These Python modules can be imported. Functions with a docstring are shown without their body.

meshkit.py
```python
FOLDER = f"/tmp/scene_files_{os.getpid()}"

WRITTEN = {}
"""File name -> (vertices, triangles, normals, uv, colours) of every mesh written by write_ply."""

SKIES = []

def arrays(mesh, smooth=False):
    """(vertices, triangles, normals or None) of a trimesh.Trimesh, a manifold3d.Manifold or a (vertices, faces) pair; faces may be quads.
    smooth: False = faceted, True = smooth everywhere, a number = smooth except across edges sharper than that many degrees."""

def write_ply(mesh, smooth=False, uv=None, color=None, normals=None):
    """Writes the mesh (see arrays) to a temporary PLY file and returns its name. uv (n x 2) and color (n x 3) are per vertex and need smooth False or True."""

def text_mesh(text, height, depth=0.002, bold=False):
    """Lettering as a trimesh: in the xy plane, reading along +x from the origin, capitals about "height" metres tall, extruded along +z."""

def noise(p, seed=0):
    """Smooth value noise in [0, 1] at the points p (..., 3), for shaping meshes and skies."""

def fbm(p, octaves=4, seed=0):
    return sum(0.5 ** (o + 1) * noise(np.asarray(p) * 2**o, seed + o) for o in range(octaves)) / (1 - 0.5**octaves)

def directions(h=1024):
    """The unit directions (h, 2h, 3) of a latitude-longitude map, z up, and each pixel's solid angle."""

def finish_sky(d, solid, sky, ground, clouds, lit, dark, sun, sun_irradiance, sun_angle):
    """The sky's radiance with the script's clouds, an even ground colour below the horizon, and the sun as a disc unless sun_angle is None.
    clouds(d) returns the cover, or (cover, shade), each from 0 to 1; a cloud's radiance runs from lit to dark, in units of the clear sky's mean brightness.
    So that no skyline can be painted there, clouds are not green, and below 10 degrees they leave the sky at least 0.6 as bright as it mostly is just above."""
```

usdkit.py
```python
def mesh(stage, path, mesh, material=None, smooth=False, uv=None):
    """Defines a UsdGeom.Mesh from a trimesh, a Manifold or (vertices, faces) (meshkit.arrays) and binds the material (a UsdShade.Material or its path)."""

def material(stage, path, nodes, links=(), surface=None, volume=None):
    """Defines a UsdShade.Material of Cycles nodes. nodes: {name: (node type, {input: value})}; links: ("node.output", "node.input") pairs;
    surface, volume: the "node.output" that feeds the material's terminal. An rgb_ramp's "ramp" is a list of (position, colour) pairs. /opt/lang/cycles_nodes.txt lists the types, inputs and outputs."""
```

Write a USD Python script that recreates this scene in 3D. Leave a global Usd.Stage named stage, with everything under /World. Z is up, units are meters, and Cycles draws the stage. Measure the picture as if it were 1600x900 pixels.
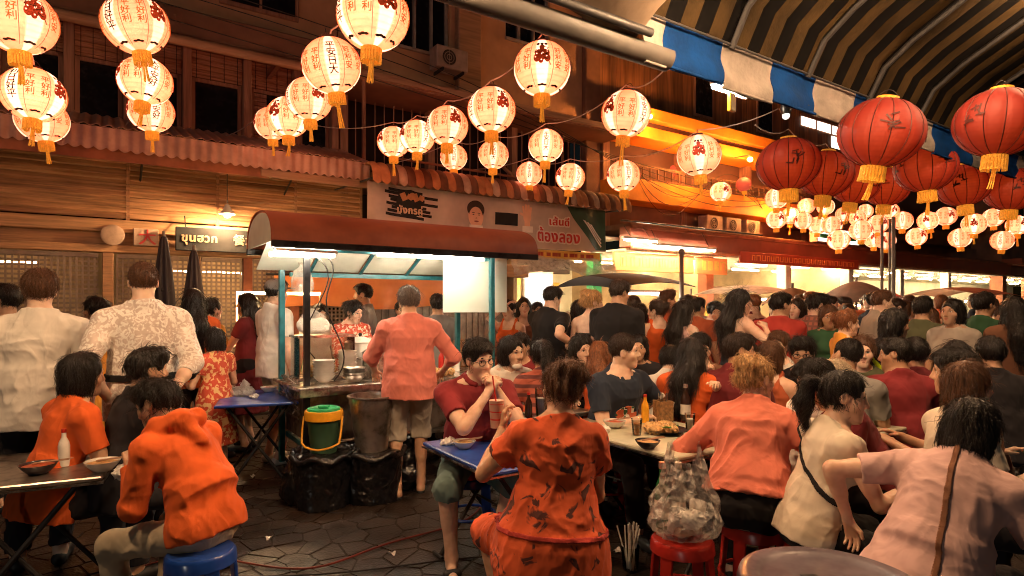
import math, random, json
import numpy as np, trimesh, usdkit, meshkit
from trimesh.creation import triangulate_polygon
from shapely.geometry import Polygon, MultiPolygon, Point, box as sbx
from shapely import affinity
from shapely.ops import unary_union
from pxr import Usd, UsdGeom, UsdLux, UsdShade, Gf, Sdf

stage = Usd.Stage.CreateInMemory()
UsdGeom.SetStageUpAxis(stage, UsdGeom.Tokens.z)
UsdGeom.SetStageMetersPerUnit(stage, 1.0)
UsdGeom.Xform.Define(stage, '/World')
# ---------------------------------------------------------------- camera, sky, moonlight, exposure
F, HZ, CAMH = 950.0, 475.0, 1.55            # focal length and horizon row, in pixels of a 1600 wide picture
cam = UsdGeom.Camera.Define(stage, '/World/camera')
cam.CreateHorizontalApertureAttr(36.0); cam.CreateVerticalApertureAttr(20.25)
cam.CreateFocalLengthAttr(36.0 * F / 1600)
cam.CreateVerticalApertureOffsetAttr(36.0 * (HZ - 450) / 1600)
cam.CreateClippingRangeAttr(Gf.Vec2f(0.05, 500))
cam.AddTranslateOp().Set(Gf.Vec3d(0, 0, CAMH)); cam.AddRotateXYZOp().Set(Gf.Vec3f(90, 0, 0))
cam.CreateExposureAttr(2.65)
SUN_EL, SUN_AZ = math.radians(4), math.radians(200)
usdkit.material(stage, '/World/Looks/night_sky', {
    's': ('sky_texture', {'sky_type': 'single_scattering', 'sun_disc': False, 'sun_elevation': SUN_EL, 'sun_rotation': SUN_AZ}),
    'b': ('background_shader', {'strength': 0.0003})}, [('s.color', 'b.color')], surface='b.background')
dome = UsdLux.DomeLight.Define(stage, '/World/sky')
dome.GetPrim().SetCustomDataByKey('kind', 'structure')
UsdShade.MaterialBindingAPI.Apply(dome.GetPrim()).Bind(UsdShade.Material.Get(stage, '/World/Looks/night_sky'))
moon = UsdLux.DistantLight.Define(stage, '/World/moon')
moon.CreateIntensityAttr(0.004); moon.CreateNormalizeAttr(True) if hasattr(moon, 'CreateNormalizeAttr') else None
moon.CreateAngleAttr(0.5); moon.CreateColorAttr(Gf.Vec3f(1, .95, .85))
_d = np.array([math.sin(SUN_AZ) * math.cos(SUN_EL), math.cos(SUN_AZ) * math.cos(SUN_EL), math.sin(SUN_EL)])
moon.AddRotateXYZOp().Set(Gf.Vec3f(90 - math.degrees(SUN_EL), 0, 180 - math.degrees(SUN_AZ)))

# ---------------------------------------------------------------- helpers
rng = np.random.default_rng(7)
A = lambda *v: np.array(v, float)
def at(px, py, Y): return A((px - 800) / F * Y, Y, CAMH - (py - HZ) / F * Y)   # the point seen at a pixel, Y metres in
TH = math.atan2(.562, .827); U = A(math.cos(TH), math.sin(TH), 0); N = A(math.sin(TH), -math.cos(TH), 0)
O = A(-4.03, 8.5, 0)                                      # street frame: t along the facades, d out from them towards the viewer
def street(t, d, z=0): return O + t * U + d * N + A(0, 0, z)
def facade(px, py, d=0):
    """(t, z) of the point of the plane d in front of the facades that is seen at a pixel"""
    r = A((px - 800) / F, 1, -(py - HZ) / F)
    k = (O + d * N) @ N / (r @ N)
    p = r * k
    return (p - O) @ U, p[2] + CAMH
used = {}
def numbered(path):
    n = used.get(path, -1) + 1; used[path] = n
    return path if n == 0 else f'{path}_{n:03d}'
def tag(p, label=None, cat=None, group=None, kind=None):
    for k, v in (('label', label), ('category', cat), ('group', group), ('kind', kind)):
        if v: p.SetCustomDataByKey(k, v)
class Thing:
    """an Xform directly under /World; its parts are given in its own frame (or the world's, with world=True)"""
    def __init__(s, name, label=None, cat=None, base=(0, 0, 0), rot=0, group=None, kind=None):
        s.base, s.rot, s.path = A(*base), rot, numbered('/World/' + name)
        x = UsdGeom.Xform.Define(stage, s.path)
        x.AddTranslateOp().Set(Gf.Vec3d(*map(float, s.base))); x.AddRotateZOp().Set(math.degrees(rot))
        s.prim = x.GetPrim(); tag(s.prim, label, cat, group, kind)
    def part(s, name, mesh, mat, smooth=False, under=None, world=False, label=None, kind=None, uv=None):
        v, f = vf(mesh)
        if world:
            c, q = math.cos(-s.rot), math.sin(-s.rot)
            w = v - s.base
            v = np.c_[w[:, 0] * c - w[:, 1] * q, w[:, 0] * q + w[:, 1] * c, w[:, 2]]
        path = numbered((under or s.path) + '/' + name)
        m = usdkit.mesh(stage, path, (v, f), MAT[mat] if isinstance(mat, str) else mat, smooth=smooth, uv=uv)
        tag(m.GetPrim(), label, None, None, kind)
        return path
def single(name, mesh, mat, label=None, cat=None, group=None, kind=None, smooth=False):
    m = usdkit.mesh(stage, numbered('/World/' + name), vf(mesh), MAT[mat] if isinstance(mat, str) else mat, smooth=smooth)
    tag(m.GetPrim(), label, cat, group, kind); return m
def copy_of(thing, name, label, cat, base, rot=0, group=None, scale=1, tilt=None):
    x = UsdGeom.Xform.Define(stage, numbered('/World/' + name))
    x.GetPrim().GetReferences().AddInternalReference(thing.path)
    x.ClearXformOpOrder()
    x.AddTranslateOp().Set(Gf.Vec3d(*map(float, base))); x.AddRotateZOp().Set(math.degrees(rot))
    if tilt is not None: x.AddRotateXYZOp().Set(Gf.Vec3f(float(tilt[0]), float(tilt[1]), 0))
    if scale != 1: x.AddScaleOp().Set(Gf.Vec3f(scale, scale, scale))
    x.GetPrim().SetInstanceable(True); tag(x.GetPrim(), label, cat, group)
    return x
def vf(m):
    if isinstance(m, list): return cat(m)
    if isinstance(m, tuple):
        v, f = np.asarray(m[0], float), np.asarray(m[1], int)
        if f.shape[1] == 4: f = np.vstack([f[:, [0, 1, 2]], f[:, [0, 2, 3]]])
        return v, f
    return np.array(m.vertices), np.array(m.faces)
def cat(ms):
    vs, fs, n = [], [], 0
    for m in ms:
        v, f = vf(m); vs.append(v); fs.append(f + n); n += len(v)
    return np.vstack(vs), np.vstack(fs)
def move(m, d): v, f = vf(m); return v + A(*d), f
def scale(m, k): v, f = vf(m); return v * np.asarray(k, float), f
def turn(m, ang, axis=(0, 0, 1), about=(0, 0, 0)):
    v, f = vf(m); R = trimesh.transformations.rotation_matrix(ang, axis)[:3, :3]
    return (v - A(*about)) @ R.T + A(*about), f
def bx(x0, x1, y0, y1, z0, z1, b=0.0):
    """a box, its edges chamfered by b"""
    lo, hi = A(min(x0, x1), min(y0, y1), min(z0, z1)), A(max(x0, x1), max(y0, y1), max(z0, z1))
    if b <= 0:
        v = np.array([[(lo, hi)[i][0], (lo, hi)[j][1], (lo, hi)[k][2]] for i in (0, 1) for j in (0, 1) for k in (0, 1)])
        f = np.array([[0, 1, 3, 2], [4, 6, 7, 5], [0, 4, 5, 1], [2, 3, 7, 6], [0, 2, 6, 4], [1, 5, 7, 3]])
        return vf((v, f))
    b = min(b, (hi - lo).min() * .45); pts = []
    for s in np.ndindex(2, 2, 2):
        c = np.where(np.array(s), hi, lo); g = np.where(np.array(s), -b, b)
        for ax in range(3):
            q = c + g; q[ax] = c[ax]; pts.append(q)
    return vf(trimesh.convex.convex_hull(np.array(pts)))
def tube(pts, r, n=8, closed=False):
    p = np.asarray(pts, float); m = len(p); r = np.broadcast_to(r, (m,))
    t = np.gradient(p, axis=0) if not closed else np.roll(p, -1, 0) - np.roll(p, 1, 0)
    t /= np.maximum(np.linalg.norm(t, axis=1, keepdims=True), 1e-9)
    up = A(0, 0, 1) if abs(t[0][2]) < .9 else A(1, 0, 0)
    a = np.cross(t[0], up); a /= np.linalg.norm(a); vs = []
    for i in range(m):
        a = a - t[i] * (a @ t[i]); a /= np.linalg.norm(a); b = np.cross(t[i], a)
        ang = np.arange(n) / n * 2 * np.pi
        vs.append(p[i] + r[i] * (np.cos(ang)[:, None] * a + np.sin(ang)[:, None] * b))
    v = np.vstack(vs); f = []
    for i in range(m if closed else m - 1):
        j = (i + 1) % m
        for k in range(n): l = (k + 1) % n; f.append([i * n + k, i * n + l, j * n + l, j * n + k])
    v, f = vf((v, np.array(f)))
    if not closed:
        v = np.vstack([v, p[0], p[-1]]); c0, c1 = m * n, m * n + 1
        f = np.vstack([f, [[c0, (k + 1) % n, k] for k in range(n)], [[c1, (m - 1) * n + k, (m - 1) * n + (k + 1) % n] for k in range(n)]])
    return v, f
def rod(a, b, r, n=8): return tube([a, b], r, n)
def curve(pts, n=24):
    p = np.asarray(pts, float); s = np.r_[0, np.cumsum(np.linalg.norm(np.diff(p, axis=0), axis=1))]
    from scipy.interpolate import CubicSpline
    return CubicSpline(s, p)(np.linspace(0, s[-1], n))
def lathe(prof, n=24, a0=0, a1=2 * np.pi):
    p = np.asarray(prof, float); full = abs(a1 - a0 - 2 * np.pi) < 1e-6
    ang = a0 + (a1 - a0) * np.arange(n + (not full)) / n; c = len(ang)
    v = np.stack([np.outer(np.cos(ang), p[:, 0]), np.outer(np.sin(ang), p[:, 0]), np.broadcast_to(p[:, 1], (c, len(p)))], -1).reshape(-1, 3)
    f, k = [], len(p)
    for i in range(n):
        j = (i + 1) % c
        for q in range(k - 1): f.append([i * k + q, j * k + q, j * k + q + 1, i * k + q + 1])
    return vf((v, np.array(f)))
def grid(fn, nu, nv):
    """a sheet: fn(u, v) -> points for u, v in 0..1"""
    u, v = np.meshgrid(np.linspace(0, 1, nu), np.linspace(0, 1, nv), indexing='ij')
    P = np.stack(np.broadcast_arrays(*fn(u, v)), -1).reshape(-1, 3).astype(float)
    i, j = np.meshgrid(np.arange(nu - 1), np.arange(nv - 1), indexing='ij'); a = (i * nv + j).ravel()
    return vf((P, np.c_[a, a + nv, a + nv + 1, a + 1]))
def thick(m, d):
    """a closed shell of thickness d from an open sheet"""
    v, f = vf(m); t = trimesh.Trimesh(v, f, process=False); n = t.vertex_normals
    e = np.sort(np.vstack([f[:, [0, 1]], f[:, [1, 2]], f[:, [2, 0]]]), axis=1); raw = np.vstack([f[:, [0, 1]], f[:, [1, 2]], f[:, [2, 0]]])
    _, inv, cnt = np.unique(e, axis=0, return_inverse=True, return_counts=True)
    b = raw[cnt[inv.ravel()] == 1]; k = len(v)
    return np.vstack([v, v - n * d]), np.vstack([f, f[:, ::-1] + k, np.c_[b[:, 1], b[:, 0], b[:, 0] + k], np.c_[b[:, 1], b[:, 0] + k, b[:, 1] + k]])
def plate(poly, d, z=0.0):
    """a shapely shape extruded by d along z"""
    ms = []
    for g in getattr(poly, 'geoms', [poly]):
        if g.geom_type == 'Polygon' and g.area > 1e-9: ms.append(trimesh.creation.extrude_polygon(g, d, engine='earcut'))
    return move(cat(ms), (0, 0, z))
def upright(m): v, f = vf(m); return np.c_[v[:, 0], -v[:, 2], v[:, 1]], f     # xy drawing -> standing, facing -y
def shp(key, h):
    """embedded lettering as a shapely shape, about h tall, starting at the origin"""
    ps = []
    for rings in GLYPHS[key]:
        r = [np.array(q, float).reshape(-1, 2) * h / 70 for q in rings]
        ps.append(Polygon(r[0], r[1:]).buffer(0))
    return unary_union(ps)
GLYPHS = json.loads('''{"sign":[[[217,34,218,44,223,50,229,53,247,54,256,50,262,39,262,0,248,1,248,37,242,43,236,43,231,38,239,33,238,26,235,26,232,22,232,1,218,0,218,22,225,31]],[[169,3,172,13,182,10,188,11,192,15,194,22,194,32,190,41,186,43,179,43,171,40,170,51,177,54,191,54,197,52,203,47,208,33,208,21,204,8,198,2,191,-1,179,-1]],[[117,15,117,31,140,31,140,22,131,22,132,12,136,9,144,10,148,18,148,32,145,40,139,43,131,43,119,39,120,51,129,54,144,54,150,52,152,57,164,56,162,48,157,44,162,33,162,19,160,11,154,3,144,-1,129,0,122,4]],[[60,13,60,53,74,53,74,17,80,11,86,12,91,20,91,53,105,53,105,0,94,0,92,6,85,0,72,-1,63,5]],[[6,42,4,52,10,54,19,54,24,51,26,47,26,39,20,28,20,16,23,11,28,10,33,13,34,18,34,53,47,53,47,11,42,3,33,-1,21,-1,13,2,8,7,6,13,6,27,13,38,13,41,11,43]],[[31,-7,43,-6,46,-8,47,-25,35,-25,35,-15,31,-14]]],"sign2":[[[129,-10,126,0,140,0,140,81,150,81,150,56,156,44,161,46,174,63,183,59,178,51,163,37,163,33,174,20,190,10,191,7,186,0,178,4,162,19,151,36,149,-6,145,-9]],[[100,5,118,26,126,47,103,48,103,57,136,56,137,52,132,34,121,13,108,0,105,0]],[[4,31,30,41,41,48,48,56,55,54,61,56,61,59,52,63,56,69,52,70,52,77,88,76,86,68,78,58,87,52,89,47,83,43,70,52,61,47,74,39,95,33,90,26,76,30,76,14,81,15,86,12,77,3,87,-2,84,-9,55,3,53,3,52,-4,21,-9,18,-2,22,2,22,28,8,25],[58,70,70,63,76,69],[64,9,68,6,70,8],[31,17,66,16,67,18,32,19],[31,26,66,25,67,27,32,28],[46,42,51,41,56,34,64,34,51,44],[31,2,35,1,50,4,46,6,47,9,32,9],[36,35,44,34,45,35,42,39]],[[4,54,4,57,9,59,19,71,25,70,26,82,33,82,33,77,50,77,50,70,33,70,47,66,45,59,34,48,16,38,9,37,5,43,19,48,19,51,15,54,8,51],[20,59,28,54,34,60,22,61]]],"logo":[[[219,38,223,48,235,55,251,55,260,51,267,38,267,0,251,0,251,37,248,41,241,42,235,37,235,29,247,31,248,19,236,15,235,0,220,-1]],[[232,-8,234,-5,245,-5,251,-16,253,-5,266,-5,266,-19,260,-25,245,-26,237,-21]],[[251,83,266,83,266,59,251,59]],[[169,3,173,16,188,11,196,14,195,18,177,25,172,30,170,35,172,48,184,55,207,53,208,39,189,42,186,38,209,26,212,19,210,6,205,1,197,-2,178,-1]],[[115,34,117,46,125,53,146,55,155,51,162,39,162,0,146,0,146,38,142,42,136,42,132,37,139,33,139,29,138,25,134,25,132,22,132,0,117,-1,116,22,121,31]],[[59,49,60,54,73,54,75,52,86,13,91,19,92,34,89,40,81,41,78,53,93,54,104,46,108,34,108,23,106,15,98,3,88,-1,73,-1]],[[26,66,28,77,39,76,40,70,62,70,62,59,34,59,29,61]],[[7,-1,7,54,23,54,23,20,30,12,36,13,38,16,38,54,54,54,54,12,50,3,41,-2,31,-2,21,5,19,-1]]],"line1":[[[149,18,150,39,157,50,167,54,180,54,187,52,194,45,196,38,196,0,182,0,182,36,179,42,168,42,163,33,164,15,169,10,175,11,176,0,164,-1,157,2,153,6]],[[153,60,153,65,159,69,183,70,183,77,195,77,195,60]],[[93,53,107,53,107,16,110,12,116,11,122,15,124,20,124,53,138,53,138,0,127,0,125,6,118,0,105,-1,96,5,93,13]],[[38,5,36,18,41,27,49,31,67,34,66,40,62,43,52,43,41,39,42,51,51,54,66,54,70,52,72,56,84,56,84,52,79,45,81,38,81,0,67,0,67,22,57,22,50,18,51,10,60,10,61,0,44,0]],[[53,80,68,80,70,76,69,69,82,69,82,60,53,60,53,65,57,66,59,70,59,73,54,73]],[[8,7,8,53,22,53,22,12,24,9,28,10,29,1,16,-1,12,1]]],"line2":[[[288,1,275,53,289,52,300,11,306,16,308,33,304,41,296,43,295,53,308,53,317,47,321,39,322,23,317,9,311,3,303,0]],[[225,15,225,31,248,31,248,22,239,22,240,12,244,9,252,10,256,18,256,32,253,40,247,43,239,43,227,39,228,51,237,54,253,54,264,48,269,38,270,19,266,7,261,2,252,-1,237,0,230,4]],[[171,5,169,18,174,27,182,31,200,34,199,40,195,43,185,43,174,39,175,51,184,54,200,54,211,47,214,39,214,0,200,0,200,22,187,21,183,18,184,10,193,10,194,0,177,0]],[[127,1,114,53,128,52,139,11,145,16,147,33,143,41,135,43,134,53,147,53,156,47,160,39,161,23,156,9,150,3,142,0]],[[64,15,64,31,87,31,87,22,78,22,79,12,83,9,91,10,95,18,95,32,92,40,86,43,78,43,66,39,67,51,76,54,92,54,103,48,108,38,109,19,105,7,100,2,91,-1,76,0,69,4]],[[25,60,25,65,29,66,31,70,31,73,26,73,25,75,25,80,27,81,40,80,42,76,41,69,54,69,54,60]],[[5,19,6,42,12,52,24,54,30,49,34,53,44,54,52,48,53,0,39,0,39,40,37,43,33,42,32,38,27,38,26,42,22,43,19,36,20,15,25,10,31,11,32,0,20,-1,13,2,7,10]]],"ca":[[[4,-3,28,15,41,42,40,45,6,45,6,54,43,54,45,82,54,81,53,54,92,54,92,45,57,44,70,17,94,-1,89,-9,80,-6,67,5,49,34,42,18,27,0,13,-9,9,-9]]],"cb":[[[3,-4,21,14,6,26,12,52,4,53,5,62,15,62,18,82,26,81,24,62,43,60,41,40,63,40,63,51,76,64,46,66,46,75,86,75,91,72,87,63,73,49,73,41,94,40,94,31,73,31,73,-3,70,-8,51,-9,49,-1,63,-1,63,31,42,31,40,37,33,18,44,7,41,1,37,-1,28,8,10,-9],[17,30,26,24,33,53,21,52]]],"cc":[[[17,75,82,75,82,-8,72,-8,71,-2,27,-2,25,-9,17,-8],[26,8,72,7,72,32,26,32],[27,66,26,41,72,41,72,66]]],"cd":[[[63,-2,80,-1,80,79,89,80,89,-5,85,-9,66,-10]],[[57,15,57,70,66,70,66,15]],[[3,10,22,43,5,44,5,53,25,54,25,67,7,64,4,71,46,81,51,74,34,69,34,53,52,53,52,44,34,44,34,39,52,23,51,19,46,15,34,26,33,-10,25,-10,25,27,9,4]]],"ce":[[[5,25,5,34,44,35,44,66,10,66,10,75,88,74,88,66,54,66,54,34,93,34,93,25,54,25,52,-10,44,-9,44,25]],[[62,41,72,63,81,62,72,39,66,37]],[[17,58,19,62,26,62,34,39,25,38]]],"cf":[[[7,35,7,44,33,44,41,60,50,58,45,44,91,44,91,35,73,35,61,15,90,-2,82,-9,52,6,36,-3,12,-9,8,-1,29,4,41,11,19,20,27,35],[34,26,52,18,62,35,39,35]],[[9,71,43,71,40,80,49,82,54,71,89,71,89,49,80,49,79,62,18,62,18,49,9,49]]]}''')
# ---------------------------------------------------------------- materials
MAT = {}
def mat(name, col, rough=.6, vary=.25, scale=8, bump=.0, bscale=None, metal=0, spec=.5, col2=None, stretch=None, emit=0, emit_col=None, trans=0, sheen=0, coat=0, alpha=None, sss=0):
    """a principled surface whose colour wanders by noise, with wear, and a fine relief"""
    c = A(*col); c2 = A(*col2) if col2 is not None else c * (1 - vary * 1.3)
    n = {'tc': ('texture_coordinate', {}), 'mp': ('mapping', {'scale': stretch or (1, 1, 1)}),
         'n1': ('noise_texture', {'scale': scale, 'detail': 5, 'roughness': .62}),
         'r1': ('rgb_ramp', {'ramp': [(.3, tuple(c2)), (.66, tuple(np.minimum(c * (1 + vary * .35), 1)))]}),
         'p': ('principled_bsdf', {'metallic': metal, 'specular_ior_level': spec, 'transmission_weight': trans, 'sheen_weight': sheen, 'coat_weight': coat}),
         'mr': ('map_range', {'from_min': .25, 'from_max': .75, 'to_min': max(rough - .12, .03), 'to_max': min(rough + .14, 1)})}
    l = [('tc.object', 'mp.vector'), ('mp.vector', 'n1.vector'), ('n1.fac', 'r1.fac'), ('r1.color', 'p.base_color'), ('n1.fac', 'mr.value'), ('mr.result', 'p.roughness')]
    if bump:
        n['n2'] = ('noise_texture', {'scale': bscale or scale * 6, 'detail': 4}); n['b'] = ('bump', {'strength': min(bump, 1), 'distance': .01})
        l += [('mp.vector', 'n2.vector'), ('n2.fac', 'b.height'), ('b.normal', 'p.normal')]
    if emit: n['p'][1].update(emission_strength=emit, emission_color=emit_col or col)
    if alpha is not None: n['p'][1]['alpha'] = alpha
    if sss: n['p'][1].update(subsurface_weight=sss, subsurface_scale=.01)
    MAT[name] = usdkit.material(stage, '/World/Looks/' + name, n, l, surface='p.BSDF')
    return name
def glow(name, col, strength):
    MAT[name] = usdkit.material(stage, '/World/Looks/' + name, {'e': ('emission', {'color': col, 'strength': strength})}, surface='e.emission'); return name
def cloth(name, col, vary=.22, sheen=.05, pattern=None, col2=None, pscale=30, rough=.85):
    """woven cloth; pattern: None, 'print' (blotches), 'leaf' (scratchy white print), 'check', 'stripe', 'tiedye'"""
    c = A(*col); d = A(*(col2 if col2 is not None else c * .6))
    n = {'tc': ('texture_coordinate', {}), 'n1': ('noise_texture', {'scale': 7, 'detail': 4}),
         'r1': ('rgb_ramp', {'ramp': [(.3, tuple(c * (1 - vary))), (.7, tuple(np.minimum(c * (1 + vary * .4), 1)))]}),
         'n2': ('noise_texture', {'scale': 420, 'detail': 2}), 'mp3': ('mapping', {'scale': (1, 1, .55), 'rotation': (.35, .5, 0)}), 'n3': ('noise_texture', {'scale': 7.5, 'detail': 2.5, 'distortion': .7, 'roughness': .42}), 'rd': ('rgb_ramp', {'ramp': [(.0, (0, 0, 0)), (.36, (.15, .15, .15)), (.47, (.9, .9, .9)), (.5, (1, 1, 1)), (.53, (.9, .9, .9)), (.64, (.15, .15, .15)), (1, (0, 0, 0))]}),
         'ad': ('math', {'math_type': 'multiply_add', 'value2': 1.0}), 'wv': ('math', {'math_type': 'multiply', 'value2': .12}), 'b': ('bump', {'strength': .26, 'distance': .015}),
         'p': ('principled_bsdf', {'roughness': rough, 'sheen_weight': sheen, 'specular_ior_level': .25, 'sheen_roughness': .5})}
    l = [('tc.object', 'n1.vector'), ('n1.fac', 'r1.fac'), ('tc.object', 'n2.vector'), ('tc.object', 'mp3.vector'), ('mp3.vector', 'n3.vector'), ('n3.fac', 'rd.fac'), ('rd.color', 'ad.value1'), ('n2.fac', 'wv.value1'), ('wv.value', 'ad.value3'), ('ad.value', 'b.height'), ('b.normal', 'p.normal')]
    src = 'r1.color'
    if pattern:
        n['mx'] = ('mix', {'mix_type': 'mix', 'color2': tuple(d)}); l += [('r1.color', 'mx.color1')]
        if pattern in ('print', 'leaf', 'tiedye'):
            k = {'print': (pscale, .52, .56, 3, .6), 'leaf': (pscale, .47, .55, 6, 2.2), 'tiedye': (pscale, .585, .63, 3, .9)}[pattern]
            n['pn'] = ('noise_texture', {'scale': k[0], 'detail': k[3], 'distortion': k[4]})
            n['pr'] = ('map_range', {'from_min': k[1], 'from_max': k[2], 'clamp': True})
            l += [('tc.object', 'pn.vector'), ('pn.fac', 'pr.value'), ('pr.result', 'mx.fac')]
        else:
            n['sx'] = ('separate_xyz', {}); l.append(('tc.object', 'sx.vector'))
            def band(q, ax):
                n['m' + q] = ('math', {'math_type': 'multiply', 'value2': pscale}); n['s' + q] = ('math', {'math_type': 'sine'}); n['g' + q] = ('map_range', {'from_min': .0, 'from_max': .5, 'clamp': True, 'to_max': .6 if pattern == 'check' else 1})
                l.extend([('sx.' + ax, f'm{q}.value1'), (f'm{q}.value', f's{q}.value1'), (f's{q}.value', f'g{q}.value')])
            band('a', 'z')
            if pattern == 'check':
                band('c', 'x'); n['mm'] = ('math', {'math_type': 'maximum'}); l.extend([('ga.result', 'mm.value1'), ('gc.result', 'mm.value2'), ('mm.value', 'mx.fac')])
            else: l.append(('ga.result', 'mx.fac'))
        src = 'mx.color'
    l.append((src, 'p.base_color'))
    MAT[name] = usdkit.material(stage, '/World/Looks/' + name, n, l, surface='p.BSDF'); return name
def skin(name, col):
    c = A(*col)
    MAT[name] = usdkit.material(stage, '/World/Looks/' + name, {
        'tc': ('texture_coordinate', {}), 'n1': ('noise_texture', {'scale': 22, 'detail': 5}), 'n2': ('noise_texture', {'scale': 260, 'detail': 3}),
        'r1': ('rgb_ramp', {'ramp': [(.3, tuple(c * A(.86, .76, .7))), (.7, tuple(c * 1.06))]}), 'b': ('bump', {'strength': .15, 'distance': .004}),
        'p': ('principled_bsdf', {'roughness': .46, 'specular_ior_level': .45, 'subsurface_weight': .12, 'subsurface_scale': .008})},
        [('tc.object', 'n1.vector'), ('tc.object', 'n2.vector'), ('n1.fac', 'r1.fac'), ('r1.color', 'p.base_color'), ('n2.fac', 'b.height'), ('b.normal', 'p.normal')], surface='p.BSDF')
def hair(name, col, light=1.9):
    c = A(*col)
    MAT[name] = usdkit.material(stage, '/World/Looks/' + name, {
        'tc': ('texture_coordinate', {}), 'mp': ('mapping', {'scale': (60, 60, 9)}), 'n1': ('noise_texture', {'scale': 2.2, 'detail': 5, 'distortion': .5}),
        'r1': ('rgb_ramp', {'ramp': [(.32, tuple(c * .45)), (.52, tuple(c)), (.74, tuple(np.minimum(c * light, 1)))]}), 'b': ('bump', {'strength': .75, 'distance': .012}),
        'p': ('principled_bsdf', {'roughness': .40, 'specular_ior_level': .4, 'sheen_weight': .0})},
        [('tc.object', 'mp.vector'), ('mp.vector', 'n1.vector'), ('n1.fac', 'r1.fac'), ('r1.color', 'p.base_color'), ('n1.fac', 'b.height'), ('b.normal', 'p.normal')], surface='p.BSDF')
for q, c in dict(light=(.72, .49, .37), fair=(.76, .55, .43), tan=(.54, .33, .215), brown=(.36, .2, .12)).items(): skin('skin_' + q, c)
for q, c in dict(black=(.010, .0075, .0065), dark=(.028, .016, .011), brown=(.10, .045, .022), red=(.2, .07, .025), blonde=(.5, .3, .13), pale=(.62, .5, .36), grey=(.16, .13, .115)).items(): hair('hair_' + q, c)
mat('eye_white', (.75, .72, .68), .2, .05); mat('iris', (.015, .01, .008), .12, .1); mat('lips', (.42, .13, .1), .4, .15, 40); mat('teeth', (.8, .76, .68), .3, .05)
# ---------------------------------------------------------------- people: smooth distance fields, meshed
def unit(v): v = np.asarray(v, float); return v / max(np.linalg.norm(v), 1e-9)
def rot3(axis, deg): return trimesh.transformations.rotation_matrix(math.radians(deg), axis)[:3, :3]
def rc(a, b, ra, rb, k=.02, clip=None): return ('rc', A(*a), A(*b), ra, rb, k, clip)
def el(c, r, R=None, k=.02, sub=False): return ('el', A(*c), A(*r), np.eye(3) if R is None else R, k, sub)
def tab(o, R, tb, k=.05, clip=None): return ('tab', A(*o), R, np.asarray(tb, float), k, clip)
def bounds(p):
    if p[0] == 'rc': r = max(p[3], p[4]); return np.minimum(p[1], p[2]) - r, np.maximum(p[1], p[2]) + r
    if p[0] == 'el': r = p[2].max(); return p[1] - r, p[1] + r
    o, R, tb = p[1], p[2], p[3]; r = tb[:, 1:].max(); a, b = o + R[2] * tb[0, 0], o + R[2] * tb[-1, 0]
    return np.minimum(a, b) - r, np.maximum(a, b) + r
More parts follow.
